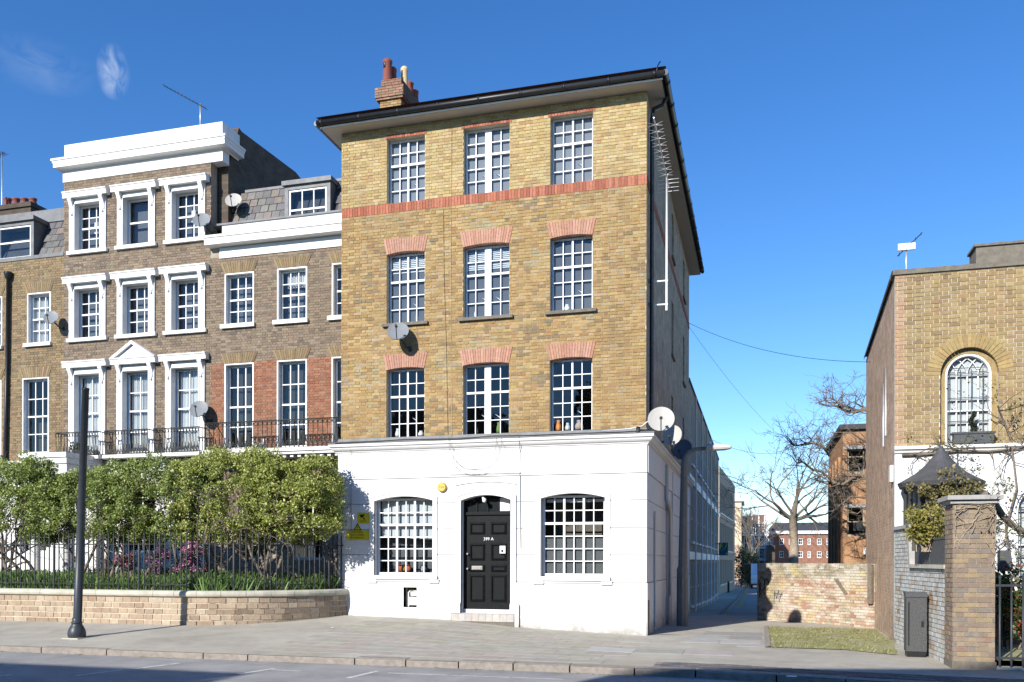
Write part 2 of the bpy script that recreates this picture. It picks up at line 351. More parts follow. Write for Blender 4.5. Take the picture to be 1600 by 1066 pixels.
# ------------------------------------------------------------------ wall pieces
def cutrects(pieces, holes):
    for (h0, h1, g0, g1) in holes:
        res = []
        for (a, b, c, d) in pieces:
            if h1 <= a or h0 >= b or g1 <= c or g0 >= d: res.append((a, b, c, d)); continue
            if h0 > a: res.append((a, h0, c, d))
            if h1 < b: res.append((h1, b, c, d))
            m0, m1 = max(a, h0), min(b, h1)
            if g0 > c: res.append((m0, m1, c, g0))
            if g1 < d: res.append((m0, m1, g1, d))
        pieces = res
    return pieces
def slab(mb, Fr, u0, u1, z0, z1, holes, n1=0., depth=.3, col=None):
    """wall plate with rectangular openings and reveals"""
    us = sorted({u0, u1, *[h[0] for h in holes], *[h[1] for h in holes]}); zs = sorted({z0, z1, *[h[2] for h in holes], *[h[3] for h in holes]})
    us = [u for u in us if u0 <= u <= u1]; zs = [z for z in zs if z0 <= z <= z1]
    for i in range(len(us)-1):
        for j in range(len(zs)-1):
            cu, cz = (us[i]+us[i+1])/2, (zs[j]+zs[j+1])/2
            if any(h[0] < cu < h[1] and h[2] < cz < h[3] for h in holes): continue
            a, b, c, d = us[i], us[i+1], zs[j], zs[j+1]
            mb.face([Fr(a, n1, c), Fr(b, n1, c), Fr(b, n1, d), Fr(a, n1, d)], col)
    n0 = n1-depth
    for (a, b, c, d) in [(u1, u0, z0, z1)]+[h for h in holes]:
        mb.face([Fr(a, n1, c), Fr(a, n1, d), Fr(a, n0, d), Fr(a, n0, c)], col); mb.face([Fr(b, n1, d), Fr(b, n1, c), Fr(b, n0, c), Fr(b, n0, d)], col)
        mb.face([Fr(a, n1, d), Fr(b, n1, d), Fr(b, n0, d), Fr(a, n0, d)], col); mb.face([Fr(b, n1, c), Fr(a, n1, c), Fr(a, n0, c), Fr(b, n0, c)], col)
def jit(c, rng, a=.12):
    k = 1+rng.uniform(-a, a); return tuple(max(0., x*k*(1+rng.uniform(-.04, .04))) for x in c)
def brickwork(wall, Fr, u0, u1, z0, z1, holes, colfn, seed=1, L=.215, Hh=.065, J=.010, n_ind=300, n1=.009, back=.012, m='brick', name='brick', skipfn=None):
    rng = random.Random(seed); LH = (L-J)/2
    whole = []; rest = []; k = 0; z = z0
    while z < z1-.015:
        zb = min(z+Hh, z1)
        u = u0-(0 if k % 2 == 0 else (L+LH+2*J)/2+rng.uniform(-.01, .01)); t = 0
        while u < u1:
            w = L if t % 2 == 0 else LH
            a, b = max(u, u0), min(u+w, u1)
            if b-a > .02:
                full = (b-a) > w-.001 and zb-z > Hh-.001
                ps = cutrects([(a, b, z, zb)], holes)
                if len(ps) == 1 and ps[0] == (a, b, z, zb) and full: whole.append((a, b, z, zb))
                else: rest += [p for p in ps if p[1]-p[0] > .018 and p[3]-p[2] > .012]
            u += w+J; t += 1
        z += Hh+J; k += 1
    if skipfn: whole = [p for p in whole if not skipfn(p)]; rest = [p for p in rest if not skipfn(p)]
    def dist(p):
        c = Fr((p[0]+p[1])/2, 0, (p[2]+p[3])/2); return (c[0])**2+(c[1])**2+(c[2]-ZC)**2
    whole.sort(key=dist)
    for p in whole[:n_ind]:
        ci, c = colfn((p[0]+p[1])/2, (p[2]+p[3])/2, rng)
        w = round(p[1]-p[0], 3)
        fr0 = frame(0, 0)
        pj = rng.choice((0, .002, .004))
        me = shared((name, w, Hh, m, ci, tuple(np.round(c, 3)), pj), lambda b: b.obox(fr0, -w/2, w/2, -back, n1+pj, 0, Hh, c, 'b'), m)
        inst(name, me, wall, Fr((p[0]+p[1])/2, 0, p[2]), Fr.ang)
    mb = MB()
    for p in whole[n_ind:]+rest:
        ci, c = colfn((p[0]+p[1])/2, (p[2]+p[3])/2, rng)
        mb.obox(Fr, p[0], p[1], -back, n1+rng.uniform(-.003, .004), p[2], p[3], jit(c, rng, .09), 'b')
    if mb.f: tag(mb.build(name+'s', m, wall), kind='stuff')
def palette(*cw, pull=0., gain=1., desat=0., tint=(1, 1, 1)):
    cs = [c for c, w in cw]; ws = [w for c, w in cw]
    mean = tuple(sum(c[i]*w for c, w in cw)/sum(ws) for i in range(3))
    cs = [tuple((c[i]*(1-pull)+mean[i]*pull)*gain for i in range(3)) for c in cs]
    cs = [tuple((v*(1-desat)+sum(c)/3*desat)*t for v, t in zip(c, tint)) for c in cs]
    def fn(u, z, rng):
        i = rng.choices(range(len(cs)), ws)[0]; return i, cs[i]
    return fn
PAL_Y = palette(((.40, .28, .105), 5), ((.46, .34, .15), 5), ((.34, .225, .085), 4), ((.50, .40, .21), 3), ((.25, .165, .075), 2), ((.36, .20, .09), 1.4), ((.17, .125, .075), .8), ((.42, .36, .24), 1.2), pull=.45, gain=.84, desat=.05, tint=(1.05, .965, .88))
PAL_YT = palette(((.46, .35, .15), 5), ((.52, .42, .20), 5), ((.40, .29, .12), 3), ((.56, .47, .27), 3), ((.30, .21, .10), 1.3), ((.40, .24, .12), .7), pull=.42, gain=.86, desat=.05, tint=(1.04, .97, .90))
PAL_B = palette(((.235, .17, .112), 5), ((.25, .185, .12), 4), ((.17, .125, .088), 4), ((.28, .215, .135), 2.5), ((.125, .098, .076), 2), ((.24, .15, .10), 1.2), pull=.2, gain=.98, desat=.14)
PAL_A = palette(((.27, .19, .095), 5), ((.32, .23, .11), 5), ((.21, .15, .08), 3), ((.16, .115, .07), 1.5), ((.34, .2, .11), 1.2), pull=.25, gain=.9, desat=.1)
PAL_R = palette(((.43, .145, .075), 5), ((.48, .18, .10), 4), ((.36, .11, .06), 3), ((.30, .12, .08), 1), pull=.2, gain=.85, desat=.06)
PAL_P = palette(((.54, .275, .18), 5), ((.58, .31, .21), 4), ((.50, .24, .15), 3), pull=.2, gain=.80, desat=.10)
PAL_G = palette(((.40, .29, .185), 5), ((.46, .35, .23), 4), ((.33, .235, .155), 3), ((.50, .41, .29), 2), ((.30, .19, .12), 1.5), pull=.35, gain=1., desat=.15)
PAL_H = palette(((.38, .27, .115), 5), ((.43, .32, .15), 5), ((.33, .225, .10), 4), ((.36, .23, .12), 1.6), ((.26, .18, .095), 1.5), pull=.3, gain=.82, desat=.05)
PAL_PIL = palette(((.31, .235, .165), 5), ((.37, .28, .185), 4), ((.27, .20, .15), 3), ((.39, .29, .16), 2), ((.25, .215, .185), 2), ((.33, .205, .155), 1.2), pull=.1, gain=.84, desat=.08)
PAL_W = palette(((.40, .23, .15), 4), ((.45, .28, .19), 4), ((.38, .31, .22), 4), ((.50, .40, .28), 4), ((.34, .18, .13), 3), desat=.06, gain=1.02)
PAL_PW = palette(((.42, .41, .38), 5), ((.50, .50, .47), 4), ((.34, .22, .13), 3), ((.30, .29, .28), 2))

def voussoirs(wall, Fr, bl, br, tl, tr, zb, zt, rise, n, colfn, seed, m='brick_red', n1=.011, depth=.14, name='arch_brick'):
    n1 = max(n1, .021)
    """flared flat arch of bricks on edge: bottom edge bl..br (cambered by rise), top edge tl..tr"""
    rng = random.Random(seed)
    for i in range(n):
        a, b = i/n, (i+1)/n; g = .06/n
        a += g; b -= g
        def bz(t): return zb+rise*(1-(2*t-1)**2)
        poly = [(bl+(br-bl)*a, bz(a)), (bl+(br-bl)*b, bz(b)), (tl+(tr-tl)*b, zt), (tl+(tr-tl)*a, zt)]
        mb = MB(); mb.prism(poly, Fr, -depth, n1+rng.uniform(-.002, .003), jit(colfn(0, 0, rng)[1], rng, .1)); mb.build(name, m, wall)
def soldier(wall, Fr, u0, u1, z0, z1, colfn, seed, pitch=.075, holes=(), n1=.014, m='brick_red'):
    rng = random.Random(seed); u = u0; c = 0
    while u < u1-.01:
        b = min(u+pitch-.009, u1)
        ci, cc = colfn(u, z0, rng); w = round(b-u, 4)
        fr0 = frame(0, 0)
        me = shared(('soldier_brick', w, round(z1-z0, 3), ci, m, rng.choice((0, 1, 2))), lambda q: q.obox(fr0, -w/2, w/2, -.012, n1+rng.uniform(-.003, .003), 0, z1-z0, jit(cc, rng, .12), 'b'), m)
        inst('soldier_brick', me, wall, Fr((u+b)/2, 0, z0), Fr.ang); u += pitch

# ------------------------------------------------------------------ windows
def window(parent, Fr, u0, u1, z0, z1, n, vs, hs, fo=.05, th=.06, m='white_paint', gm='glass', name='window', sash=None, label=None, pane_mat=None, bar=.026, skip_panes=()):
    """vs / hs: dividers [(pos 0..1, width)]; the frame sits with its face at depth n; every pane is its own object"""
    w = MB()
    w.obox(Fr, u0, u0+fo, n-th, n, z0, z1); w.obox(Fr, u1-fo, u1, n-th, n, z0, z1)
    w.obox(Fr, u0+fo, u1-fo, n-th, n, z0, z0+fo*1.25); w.obox(Fr, u0+fo, u1-fo, n-th, n, z1-fo, z1)
    a0, a1, b0, b1 = u0+fo, u1-fo, z0+fo*1.25, z1-fo
    vcs = [(a0+(a1-a0)*p, wd) for p, wd in vs]; hcs = [(b0+(b1-b0)*p, wd) for p, wd in hs]
    ue = [a0]+[q for p, wd in vcs for q in (p-wd/2, p+wd/2)]+[a1]; ze = [b0]+[q for p, wd in hcs for q in (p-wd/2, p+wd/2)]+[b1]
    for p, wd in hcs:
        pr = .012 if wd > .035 else -.006
        w.obox(Fr, a0, a1, n-th+.012, n+pr, p-wd/2, p+wd/2)
    for p, wd in vcs:
        pr = .0 if wd > .04 else -.009
        for j in range(0, len(ze), 2):
            w.obox(Fr, p-wd/2, p+wd/2, n-th+.014, n+pr, ze[j], ze[j+1])
    o = w.build(name, m, parent)
    if label: o['label'] = label
    for i in range(0, len(ue), 2):
        for j in range(0, len(ze), 2):
            if (i//2, j//2) in skip_panes: continue
            pw, ph = round(ue[i+1]-ue[i], 3), round(ze[j+1]-ze[j], 3)
            if pw < .01 or ph < .01: continue
            g = gm
            if pane_mat: g = pane_mat(i//2, j//2) or gm
            fr0 = frame(0, 0)
            me = shared(('pane', pw, ph, g), lambda b: b.obox(fr0, -pw/2, pw/2, -.004, 0, 0, ph), g)
            inst('pane', me, o, Fr((ue[i]+ue[i+1])/2, n-th*.5, ze[j]), Fr.ang)
    return o
def even(n, w, skip=()): return [(i/n, w) for i in range(1, n) if i not in skip]
def strip(poly_pts, Fr, name, m, parent, rad, n=5):
    mb = MB(); mb.tube([Fr(*p) for p in poly_pts], rad, n); return mb.build(name, m, parent)
def text_mesh(txt, size):
    c = bpy.data.curves.new('t', 'FONT'); c.body = txt; c.size = size; c.align_x = 'CENTER'; c.align_y = 'CENTER'; c.extrude = .001
    o = bpy.data.objects.new('t', c); COL.objects.link(o)
    dg = bpy.context.evaluated_depsgraph_get(); me = bpy.data.meshes.new_from_object(o.evaluated_get(dg)); bpy.data.objects.remove(o); return me
def letters(txt, size, m, parent, Fr, u, n, z, name='lettering', sx=1.):
    me = text_mesh(txt, size); me.materials.clear(); me.materials.append(M[m])
    vs = [Vector(Fr(u+v.co.x*sx, n+v.co.z, z+v.co.y)) for v in me.vertices]
    for v, p in zip(me.vertices, vs): v.co = p-ORG[parent]
    me.name = name
    return link(bpy.data.objects.new(name, me), parent, ORG[parent])
# ================================================================== SETTING
def grid(name, xs, ys, zf, m, kind='structure', dz=0.):
    mb = MB()
    for i in range(len(xs)-1):
        for j in range(len(ys)-1):
            mb.face([(xs[i], ys[j], zf(xs[i], ys[j])+dz), (xs[i+1], ys[j], zf(xs[i+1], ys[j])+dz), (xs[i+1], ys[j+1], zf(xs[i+1], ys[j+1])+dz), (xs[i], ys[j+1], zf(xs[i], ys[j+1])+dz)])
    return tag(mb.build(name, m, None, (0, 0, 0)), kind=kind)
grid('ground', [-900, 900], [-900, 900], lambda x, y: -1.75, 'soil')
def kerb_y(x): return interp(x, (-60, -15, -3, -.5, 1.2, 3.5, 60), (13.86, 13.86, 13.9, 13.86, 13.45, 13.2, 13.2))
ROAD_Z = -.115
road = grid('road', [-80, 80], [-3.6, 14.4], lambda x, y: ROAD_Z, 'asphalt')
# pavement: strip from the kerb to the building line
xs = [-70, -40, -26, -18]+[x*.5 for x in range(-30, 13)]+[9, 14, 30, 70]
mb = MB()
for i in range(len(xs)-1):
    ya = [kerb_y(xs[i])+t*(20.4-kerb_y(xs[i])) for t in np.linspace(0, 1, 13)]; yb = [kerb_y(xs[i+1])+t*(20.4-kerb_y(xs[i+1])) for t in np.linspace(0, 1, 13)]
    for j in range(12):
        mb.face([(xs[i], ya[j], G(xs[i], ya[j])), (xs[i+1], yb[j], G(xs[i+1], yb[j])), (xs[i+1], yb[j+1], G(xs[i+1], yb[j+1])), (xs[i], ya[j+1], G(xs[i], ya[j+1]))], None, True)
pavement = tag(mb.build('pavement', 'pavement', None, (0, 0, 0)), kind='structure')
lane_pavement = grid('lane_pavement', [-2.9, -1.35], [20.4]+[22+2*k for k in range(7)]+[36+6*k for k in range(17)], G, 'pavement')
# the mouth of the lane is paved right across, further on a carriageway runs beside the footway
lane_apron = grid('lane_apron', [-1.35, 0, 1.5, 3.6], [20.4, 22, 24, 26, 28, 30, 32.5], G, 'pavement')
lane = grid('lane_road', [-1.2, 2, 6, 14], [32.5, 36]+[42+6*k for k in range(16)], lambda x, y: G(x, y), 'asphalt', dz=-.09)
far_ground = grid('far_ground', [-60, -2.9], [60, 80, 100, 132], lambda x, y: lane_z(y)-.02, 'pavement')
far_ground2 = grid('yard_ground', [3.6, 14, 60], [20.4, 24, 28, 32.4, 60, 100, 132], lambda x, y: lane_z(y)-.12, 'soil')
mb = MB()
for k in range(24):
    y0 = 32.6+k*4; y1 = y0+3.98
    mb.box(-1.35, -1.2, y0, y1, G(0, y1)-.2, (G(0, y0)+G(0, y1))/2+.015)
tag(mb.build('lane_kerb', 'kerb_stone', None, (0, 0, 0)), kind='structure')
for q, xx in enumerate((-1.02, -.86)):
    mb = MB()
    ys = [44+6*k for k in range(12)]
    for j in range(len(ys)-1): mb.face([(xx, ys[j], G(xx, ys[j])-.082), (xx+.08, ys[j], G(xx, ys[j])-.082), (xx+.08, ys[j+1], G(xx, ys[j+1])-.082), (xx, ys[j+1], G(xx, ys[j+1])-.082)])
    mb.build('yellow_line', 'yellow_line', lane)
# kerb stones, each one its own
kerb = thing('kerb', (0, 13.8, 0), None, None); kerb['kind'] = 'structure'
rng = random.Random(5); x = -26.3
while x < 9:
    Lk = rng.choice((.92, 1.5, 1.85, 2.1)) if x < -7 else rng.choice((.95, 1.05, 1.2))
    x1 = x+Lk; ya, yb = kerb_y(x), kerb_y(x1); a = math.atan2(yb-ya, x1-x); fr = frame(x, ya, a); Lr = math.hypot(x1-x, yb-ya)
    mb = MB(); zt = .004+rng.uniform(-.004, .006); b = .025; g = .012
    prof = [(.28, -.2), (.0, -.2), (.0, zt-b), (.012, zt-b*.4), (b, zt), (.28, zt)]       # n inward positive
    pts0 = [fr(g, -p[0], p[1]) for p in prof]; pts1 = [fr(Lr-g, -p[0], p[1]) for p in prof]
    for k in range(len(prof)):
        k2 = (k+1) % len(prof); mb.face([pts0[k], pts0[k2], pts1[k2], pts1[k]][::-1])
    mb.face(pts0); mb.face(pts1[::-1])
    mb.build('kerb_stone', 'kerb_stone', kerb); x = x1
# a channel of block paving along the kerb at the mouth of the lane
blocks = thing('paving_strip', (1, 14.2, 0), None, None); blocks['kind'] = 'structure'
mb = MB(); n_b = 0
rng = random.Random(9)
for r in range(6):
    for c in range(48):
        xx = -1.6+c*.205+(r % 2)*.1; yk = kerb_y(xx+.1)+.30+r*.105
        cc = jit((.125, .12, .125), rng, .25) if True else None
        ci = rng.randrange(5); cols = ((.12, .115, .12), (.15, .14, .14), (.10, .10, .105), (.14, .12, .11), (.17, .16, .155))
        me = shared(('paving_block', ci), lambda b: b.box(0, .197, 0, .098, -.03, .008, cols[ci], 'd'), 'slab')
        inst('paving_block', me, blocks, (xx, yk, G(xx, yk)+rng.uniform(0, .003)))
# stone flags at the mouth of the lane
flags = thing('flagstones', (-.6, 19, 0), None, None); flags['kind'] = 'structure'
for (x0, x1, y0, y1) in ((-1.55, -.75, 18.6, 19.5), (-.73, .1, 18.6, 19.5), (-1.35, -.6, 19.52, 20.6), (-.58, .12, 19.52, 20.6), (-1.2, -.5, 20.62, 21.8), (-.48, .15, 20.62, 21.8), (-1.1, -.5, 21.82, 23.1), (-.48, .1, 21.82, 23.1), (-3.1, -2.2, 16.2, 16.9), (-2.18, -1.3, 16.2, 16.9), (-1.28, -.4, 16.2, 16.9), (-.38, .3, 18.0, 18.58)):
    mb = MB(); z = [G(a, b)+.006 for a in (x0, x1) for b in (y0, y1)]
    c = jit((.36, .345, .31), rng, .2)
    mb.face([(x0+.006, y0+.006, z[0]), (x1-.006, y0+.006, z[2]), (x1-.006, y1-.006, z[3]), (x0+.006, y1-.006, z[1])], c); 
    mb.face([(x0+.006, y0+.006, z[0]-.01), (x1-.006, y0+.006, z[2]-.01), (x1-.006, y0+.006, z[2]), (x0+.006, y0+.006, z[0])], c); mb.build('flagstone', 'slab', flags)
# small-unit paving in front of the corner house, laid a few millimetres proud of its bed
rng = random.Random(19); nslab = 0
for r in range(13):
    y0 = 14.35+r*.43; x = -8.9+(.3 if r % 2 else 0)
    while x < -2.75 and nslab < 300:
        Ls = rng.choice((.58, .6, .62, .75)); x1 = x+Ls; y1 = y0+.42
        if y1 < 19.85:
            c = jit(rng.choice(((.36, .333, .28), (.345, .32, .268), (.375, .347, .292), (.355, .325, .265))), rng, .05); dz = .003+rng.uniform(0, .001)
            mb = MB(); q = [(x+.003, y0+.003), (x1-.003, y0+.003), (x1-.003, y1-.003), (x+.003, y1-.003)]
            mb.face([(a, b, G(a, b)+dz) for a, b in q], c)
            for k in range(4): k2 = (k+1) % 4; mb.face([(*q[k], G(*q[k])-.004), (*q[k2], G(*q[k2])-.004), (*q[k2], G(*q[k2])+dz), (*q[k], G(*q[k])+dz)], c)
            mb.build('paving_slab', 'slab', pavement); nslab += 1
        x = x1
# dead leaves and grit gathered in the channel
mb = MB()
for _ in range(420):
    x = rng.uniform(-16, 3); y = kerb_y(x)-abs(rng.gauss(0, .05))-.012; s_ = rng.uniform(.01, .03); a = rng.uniform(0, 6.28)
    if mnoise.noise((x*.9, 0, 4)) < .0 and rng.random() < .8: continue
    mb.face([(x+s_*math.cos(a+k*1.57), y+s_*.7*math.sin(a+k*1.57), ROAD_Z+.006+.006*(k % 2)) for k in range(4)], jit(rng.choice(((.35, .28, .12), (.25, .18, .09), (.45, .40, .28), (.30, .30, .12))), rng, .2))
tag(mb.build('leaf_litter', 'slab', None, (0, 0, 0)), label='dead leaves and grit along the kerb channel', cat='leaf litter', kind='stuff')
# worn line markings on the carriageway
for (a, b, c, d, w) in ((118, 1056, 192, 1047, .1), (208, 1046, 280, 1036.5, .1), (0, 1057, 18, 1054.5, .1), (372, 1054, 428, 1045, .1), (543, 1060, 590, 1049, .1), (606, 1052, 880, 1062, .07), (425, 1047, 470, 1049, .07)):
    p, q = onZ(a, b, ROAD_Z), onZ(c, d, ROAD_Z); t = q-p; t /= np.linalg.norm(t); s = np.array([-t[1], t[0], 0])*w/2
    mb = MB(); mb.face([tuple(v+np.array([0, 0, .004])) for v in (p-s, q-s, q+s, p+s)]); mb.build('road_marking', 'road_paint', road)

# ================================================================== LEAVES, BRANCHES
LBIAS = Vector((-.25, -.75, .85))
def leaves(mb, centres, n, spread, size, cols, rng, flat=.75):
    for _ in range(n):
        c, r = centres[rng.randrange(len(centres))]
        while True:
            d = Vector((rng.uniform(-1, 1), rng.uniform(-1, 1), rng.uniform(-1, 1)))
            if .02 < d.length < 1: break
        d *= (d.length**-.35)
        p = Vector(c)+Vector((d.x*r[0], d.y*r[1], d.z*r[2]))*spread
        nn = Vector((rng.gauss(0, 1), rng.gauss(0, 1), rng.gauss(0, 1))).normalized()+LBIAS*flat
        a = nn.cross(Vector((rng.gauss(0, 1), rng.gauss(0, 1), rng.gauss(0, 1)))).normalized(); b = nn.cross(a).normalized()
        L = size*rng.uniform(.6, 1.35); w = L*.32
        col = jit(cols[rng.randrange(len(cols))], rng, .22)
        mid = p+a*L*.5
        mb.face([p, mid+b*w, p+a*L, mid-b*w], col)
def branch(mb, p, d, L, r, depth, rng, bend=.35, spread=.75, up=.15, seg=4, kids=(2, 3), shrink=.68, minr=.006, tips=None, n=6):
    pts = [Vector(p)]; d = Vector(d).normalized(); rr = [r]
    for k in range(seg):
        d = (d+Vector((rng.gauss(0, bend), rng.gauss(0, bend), rng.gauss(0, bend)*.7+up))*.35).normalized()
        pts.append(pts[-1]+d*L/seg); rr.append(r*(1-.42*(k+1)/seg))
    mb.tube(pts, rr, n if r > .03 else (5 if r > .012 else 3), cap=False)
    if tips is not None and depth <= 1: tips.append(pts[-1])
    if depth <= 0: return
    for k in range(rng.randint(*kids)):
        i = rng.randint(max(1, seg-2), seg) if k else seg
        nd = (d+Vector((rng.gauss(0, spread), rng.gauss(0, spread), rng.gauss(0, spread)*.7))).normalized()
        branch(mb, pts[i], nd, L*shrink*rng.uniform(.75, 1.2), max(minr, rr[i]*rng.uniform(.6, .8)), depth-1, rng, bend, spread, up, seg, kids, shrink, minr, tips, n)

# ================================================================== CORNER HOUSE
XL, XR = -10.05, -2.43
FM = frame(0, 20.); FF = frame(XR, 20., math.pi/2)
YB = 33.0
house = thing('corner_house', (-6.2, 20, 0), 'four-storey yellow brick corner house with white rendered ground floor and black door', 'house')
COLS = ((-8.82, -7.82), (-6.83, -5.67), (-4.68, -3.67))
ROWS = ((4.70, 6.39, .05), (7.53, 9.24, .05), (10.505, 12.1, 0.))
holes = [(a, b, z0, z1+r) for (a, b) in COLS for (z0, z1, r) in ROWS]
mb = MB(); slab(mb, FM, XL, XR, 4.55, 12.4, holes, 0, .28)
wall = mb.build('brick_wall', 'mortar_yellow', house)
def pal_main(u, z, rng):
    if z > 10.45: 
        i, c = PAL_YT(u, z, rng); return i+20, c
    n = mnoise.noise((u*.7, z*.7, 3.))
    if n > .28 and rng.random() < .35: return 9, (.32, .26, .15)
    if n < -.3 and rng.random() < .3: return 10, (.22, .165, .09)
    return PAL_Y(u, z, rng)
band = (XL, XR, 10.27, 10.505)
lint = [(a-.05, b+.05, 12.1, 12.205) for a, b in COLS]
brickwork(wall, FM, XL, XR, 4.66, 12.39, holes+[band]+lint, pal_main, 3)
soldier(wall, FM, XL+.004, XR+.006, 10.275, 10.5, PAL_R, 4)
for (a, b) in COLS: soldier(wall, FM, a-.045, b+.045, 12.105, 12.20, PAL_R, 6, n1=.016)
for k, (a, b) in enumerate(COLS):
    for (z0, z1, r) in ROWS[:2]:
        voussoirs(wall, FM, a, b, a-.085, b+.085, z1, z1+.385, r, 17 if k != 1 else 20, PAL_P, 20+k)
rng = random.Random(31)
WA = dict(vs=[(.25, .020), (.5, .042), (.75, .020)], hs=[(.2, .020), (.4, .020), (.61, .05), (.805, .020)])
WB = dict(vs=[(.205, .020), (.5, .16), (.795, .020)], hs=[(.2, .020), (.4, .020), (.61, .05), (.805, .020)])
wins = {}
for k, (a, b) in enumerate(COLS):
    for j, (z0, z1, r) in enumerate(ROWS):
        spec = WB if k == 1 else WA
        w = window(house, FM, a+.012, b-.006, z0+.006, z1+r*.6, -.15, spec['vs'], spec['hs'], fo=.038, name='window')
        wins[(k, j)] = w
        if j < 2 and True:
            pass
        # stay bars and catches seen through the panes
        mb = MB()
        hx = a+(b-a)*(.62 if k != 1 else .36); mb.tube([FM(hx, -.2, z0+.52), FM(hx+.12, -.2, z0+.44)], .012, 4)
        if k == 1: mb.tube([FM(b-.40, -.2, z0+.52), FM(b-.28, -.2, z0+.44)], .012, 4)
        mb.build('window_stay', 'white_paint', w)
for k, (a, b) in enumerate(COLS):          # stone sills of the middle row, thin wooden sills elsewhere
    mb = MB(); mb.obox(FM, a-.10, b+.10, -.2, .085, 7.455, 7.528); mb.build('window_sill', 'sill_stone', wins[(k, 1)])
# blinds in the left and middle windows of the second floor, bits on the inner sills
for k, zt in ((0, .42), (1, .50)):
    a, b = COLS[k]; mb = MB()
    for i in range(int(zt/.045)):
        z = 9.22-i*.045; mb.face([FM(a+.06, -.219, z), FM(b-.06, -.219, z), FM(b-.06, -.205, z-.034), FM(a+.06, -.205, z-.034)])
    mb.build('venetian_blind', 'blind', wins[(k, 1)])
def sill_item(u, z, w, h, col, k, j, name):
    mb = MB(); mb.lathe(FM(u, -.24, z), [(0, 0), (w*.5, 0), (w*.55, h*.3), (w*.45, h*.6), (w*.3, h*.75), (w*.33, h), (0, h)], 10, col); mb.build(name, 'toy', wins[(k, j)])
for (u, w, h, c, k, j, nm) in ((-8.62, .12, .2, (.7, .7, .68), 0, 0, 'white_jar'), (-8.0, .14, .12, (.65, .65, .65), 0, 0, 'white_bowl'), (-6.55, .06, .16, (.45, .35, .2), 1, 0, 'brown_bottle'), (-6.0, .1, .25, (.2, .3, .08), 1, 0, 'pot_plant'), (-4.52, .13, .24, (.65, .22, .05), 2, 0, 'orange_vase'), (-4.3, .12, .17, (.6, .6, .58), 2, 0, 'glass_vase'), (-4.02, .2, .22, (.3, .25, .22), 2, 0, 'patterned_vase'), (-4.32, .14, .14, (.75, .75, .75), 2, 1, 'white_card_box'), (-8.1, .08, .3, (.6, .6, .6), 0, 1, 'white_statuette'), (-6.6, .05, .22, (.7, .7, .7), 1, 1, 'white_candle')):
    sill_item(u, (4.78, 7.6, 10.58)[j], w, h, c, k, j, nm)
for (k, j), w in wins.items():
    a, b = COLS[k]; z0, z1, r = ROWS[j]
    mm = ('pane_tone_dark', 'pane_tone_mid', 'pane_tone_pale')[j]
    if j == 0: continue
    mb = MB(); mb.face([FM(a+.03, -.222, z0), FM(b-.03, -.222, z0), FM(b-.03, -.222, z1+.04), FM(a+.03, -.222, z1+.04)]); mb.build('pane_tone_sheet', mm, w)  # added sheet, its grey stands in for sky reflected in the panes
# rooms
mb = MB()
for zf in (.3, 4.45, 7.2, 10.1, 12.36): mb.box(XL+.3, XR-.3, 20.3, 22.6, zf, zf+.05)
mb.face([(XL+.3, 22.4, .3), (XR-.3, 22.4, .3), (XR-.3, 22.4, 12.4), (XL+.3, 22.4, 12.4)])
for x in (-9.7, -7.25, -5.2, -2.75): mb.box(x, x+.06, 20.32, 22.4, .35, 12.3)
mb.build('room_interior', 'interior', house)
# other walls of the brick body
mb = MB()
fh = [(6.1, 6.75, 5.0, 6.6), (6.1, 6.75, 7.8, 9.4), (10.2, 10.9, 5.0, 6.6), (10.2, 10.9, 7.8, 9.4), (6.1, 6.75, 10.7, 12.0), (10.2, 10.9, 10.7, 12.0)]
slab(mb, FF, .285, YB-20, 4.55, 12.4, fh, 0, .25)
fwall = mb.build('flank_wall', 'brick_flank', house)
mb = MB(); mb.face([(XL, 20.285, 0), (XL, YB, 0), (XL, YB, 12.4), (XL, 20.285, 12.4)][::-1]); mb.face([(XL, YB, 0), (XR, YB, 0), (XR, YB, 12.4), (XL, YB, 12.4)][::-1]); mb.build('rear_walls', 'brick_flank', house)
soldier(fwall, FF, .02, YB-20, 10.275, 10.5, PAL_R, 8)
for (a, b, c, d) in fh:
    w = window(house, FF, a, b, c, d, -.12, even(2, .03), even(4, .03), fo=.05, gm='glass_dark')
    mb = MB(); mb.obox(FF, a-.08, b+.08, -.1, .06, c-.08, c-.003); mb.build('window_sill', 'sill_stone', w)
# eaves, gutter, roof
OV = .37
mb = MB(); mb.box(XL-OV, XR+OV, 20-OV, YB+OV, 12.392, 12.45); soff = mb.build('eaves_soffit', 'soffit', house)
mb = MB()
for (x0, x1, y0, y1) in ((XL-OV-.02, XR+OV+.02, 20-OV-.022, 20-OV), (XR+OV, XR+OV+.022, 20-OV, YB+OV), (XL-OV-.022, XL-OV, 20-OV, YB+OV)): mb.box(x0, x1, y0, y1, 12.40, 12.56)
mb.build('fascia_board', 'black_paint', house)
mb = MB(); mb.box(XL-OV-.03, XR+OV+.03, 20-OV-.03, 20-OV-.0225, 12.386, 12.43); mb.build('white_eaves_strip', 'white_worn', house)
mb = MB()
for pts in ([(XL-OV-.08, 20-OV-.09, 12.495), (XR+OV+.08, 20-OV-.09, 12.495)], [(XR+OV+.09, 20-OV-.12, 12.495), (XR+OV+.09, YB+OV, 12.495)], [(XL-OV-.09, 20-OV-.1, 12.495), (XL-OV-.09, YB+OV, 12.495)]): mb.tube(pts, .068, 10)
gut = mb.build('gutter', 'black_paint', house)
mb = MB()
for i in range(9):
    x = XL-.35+i*1.02; mb.tube([(x, 20-OV-.09, 12.495), (x+.05, 20-OV-.09, 12.495)], .079, 10)
for i in range(14): 
    y = 19.9+i*1.0; mb.tube([(XR+OV+.09, y, 12.495), (XR+OV+.09, y+.05, 12.495)], .079, 10)
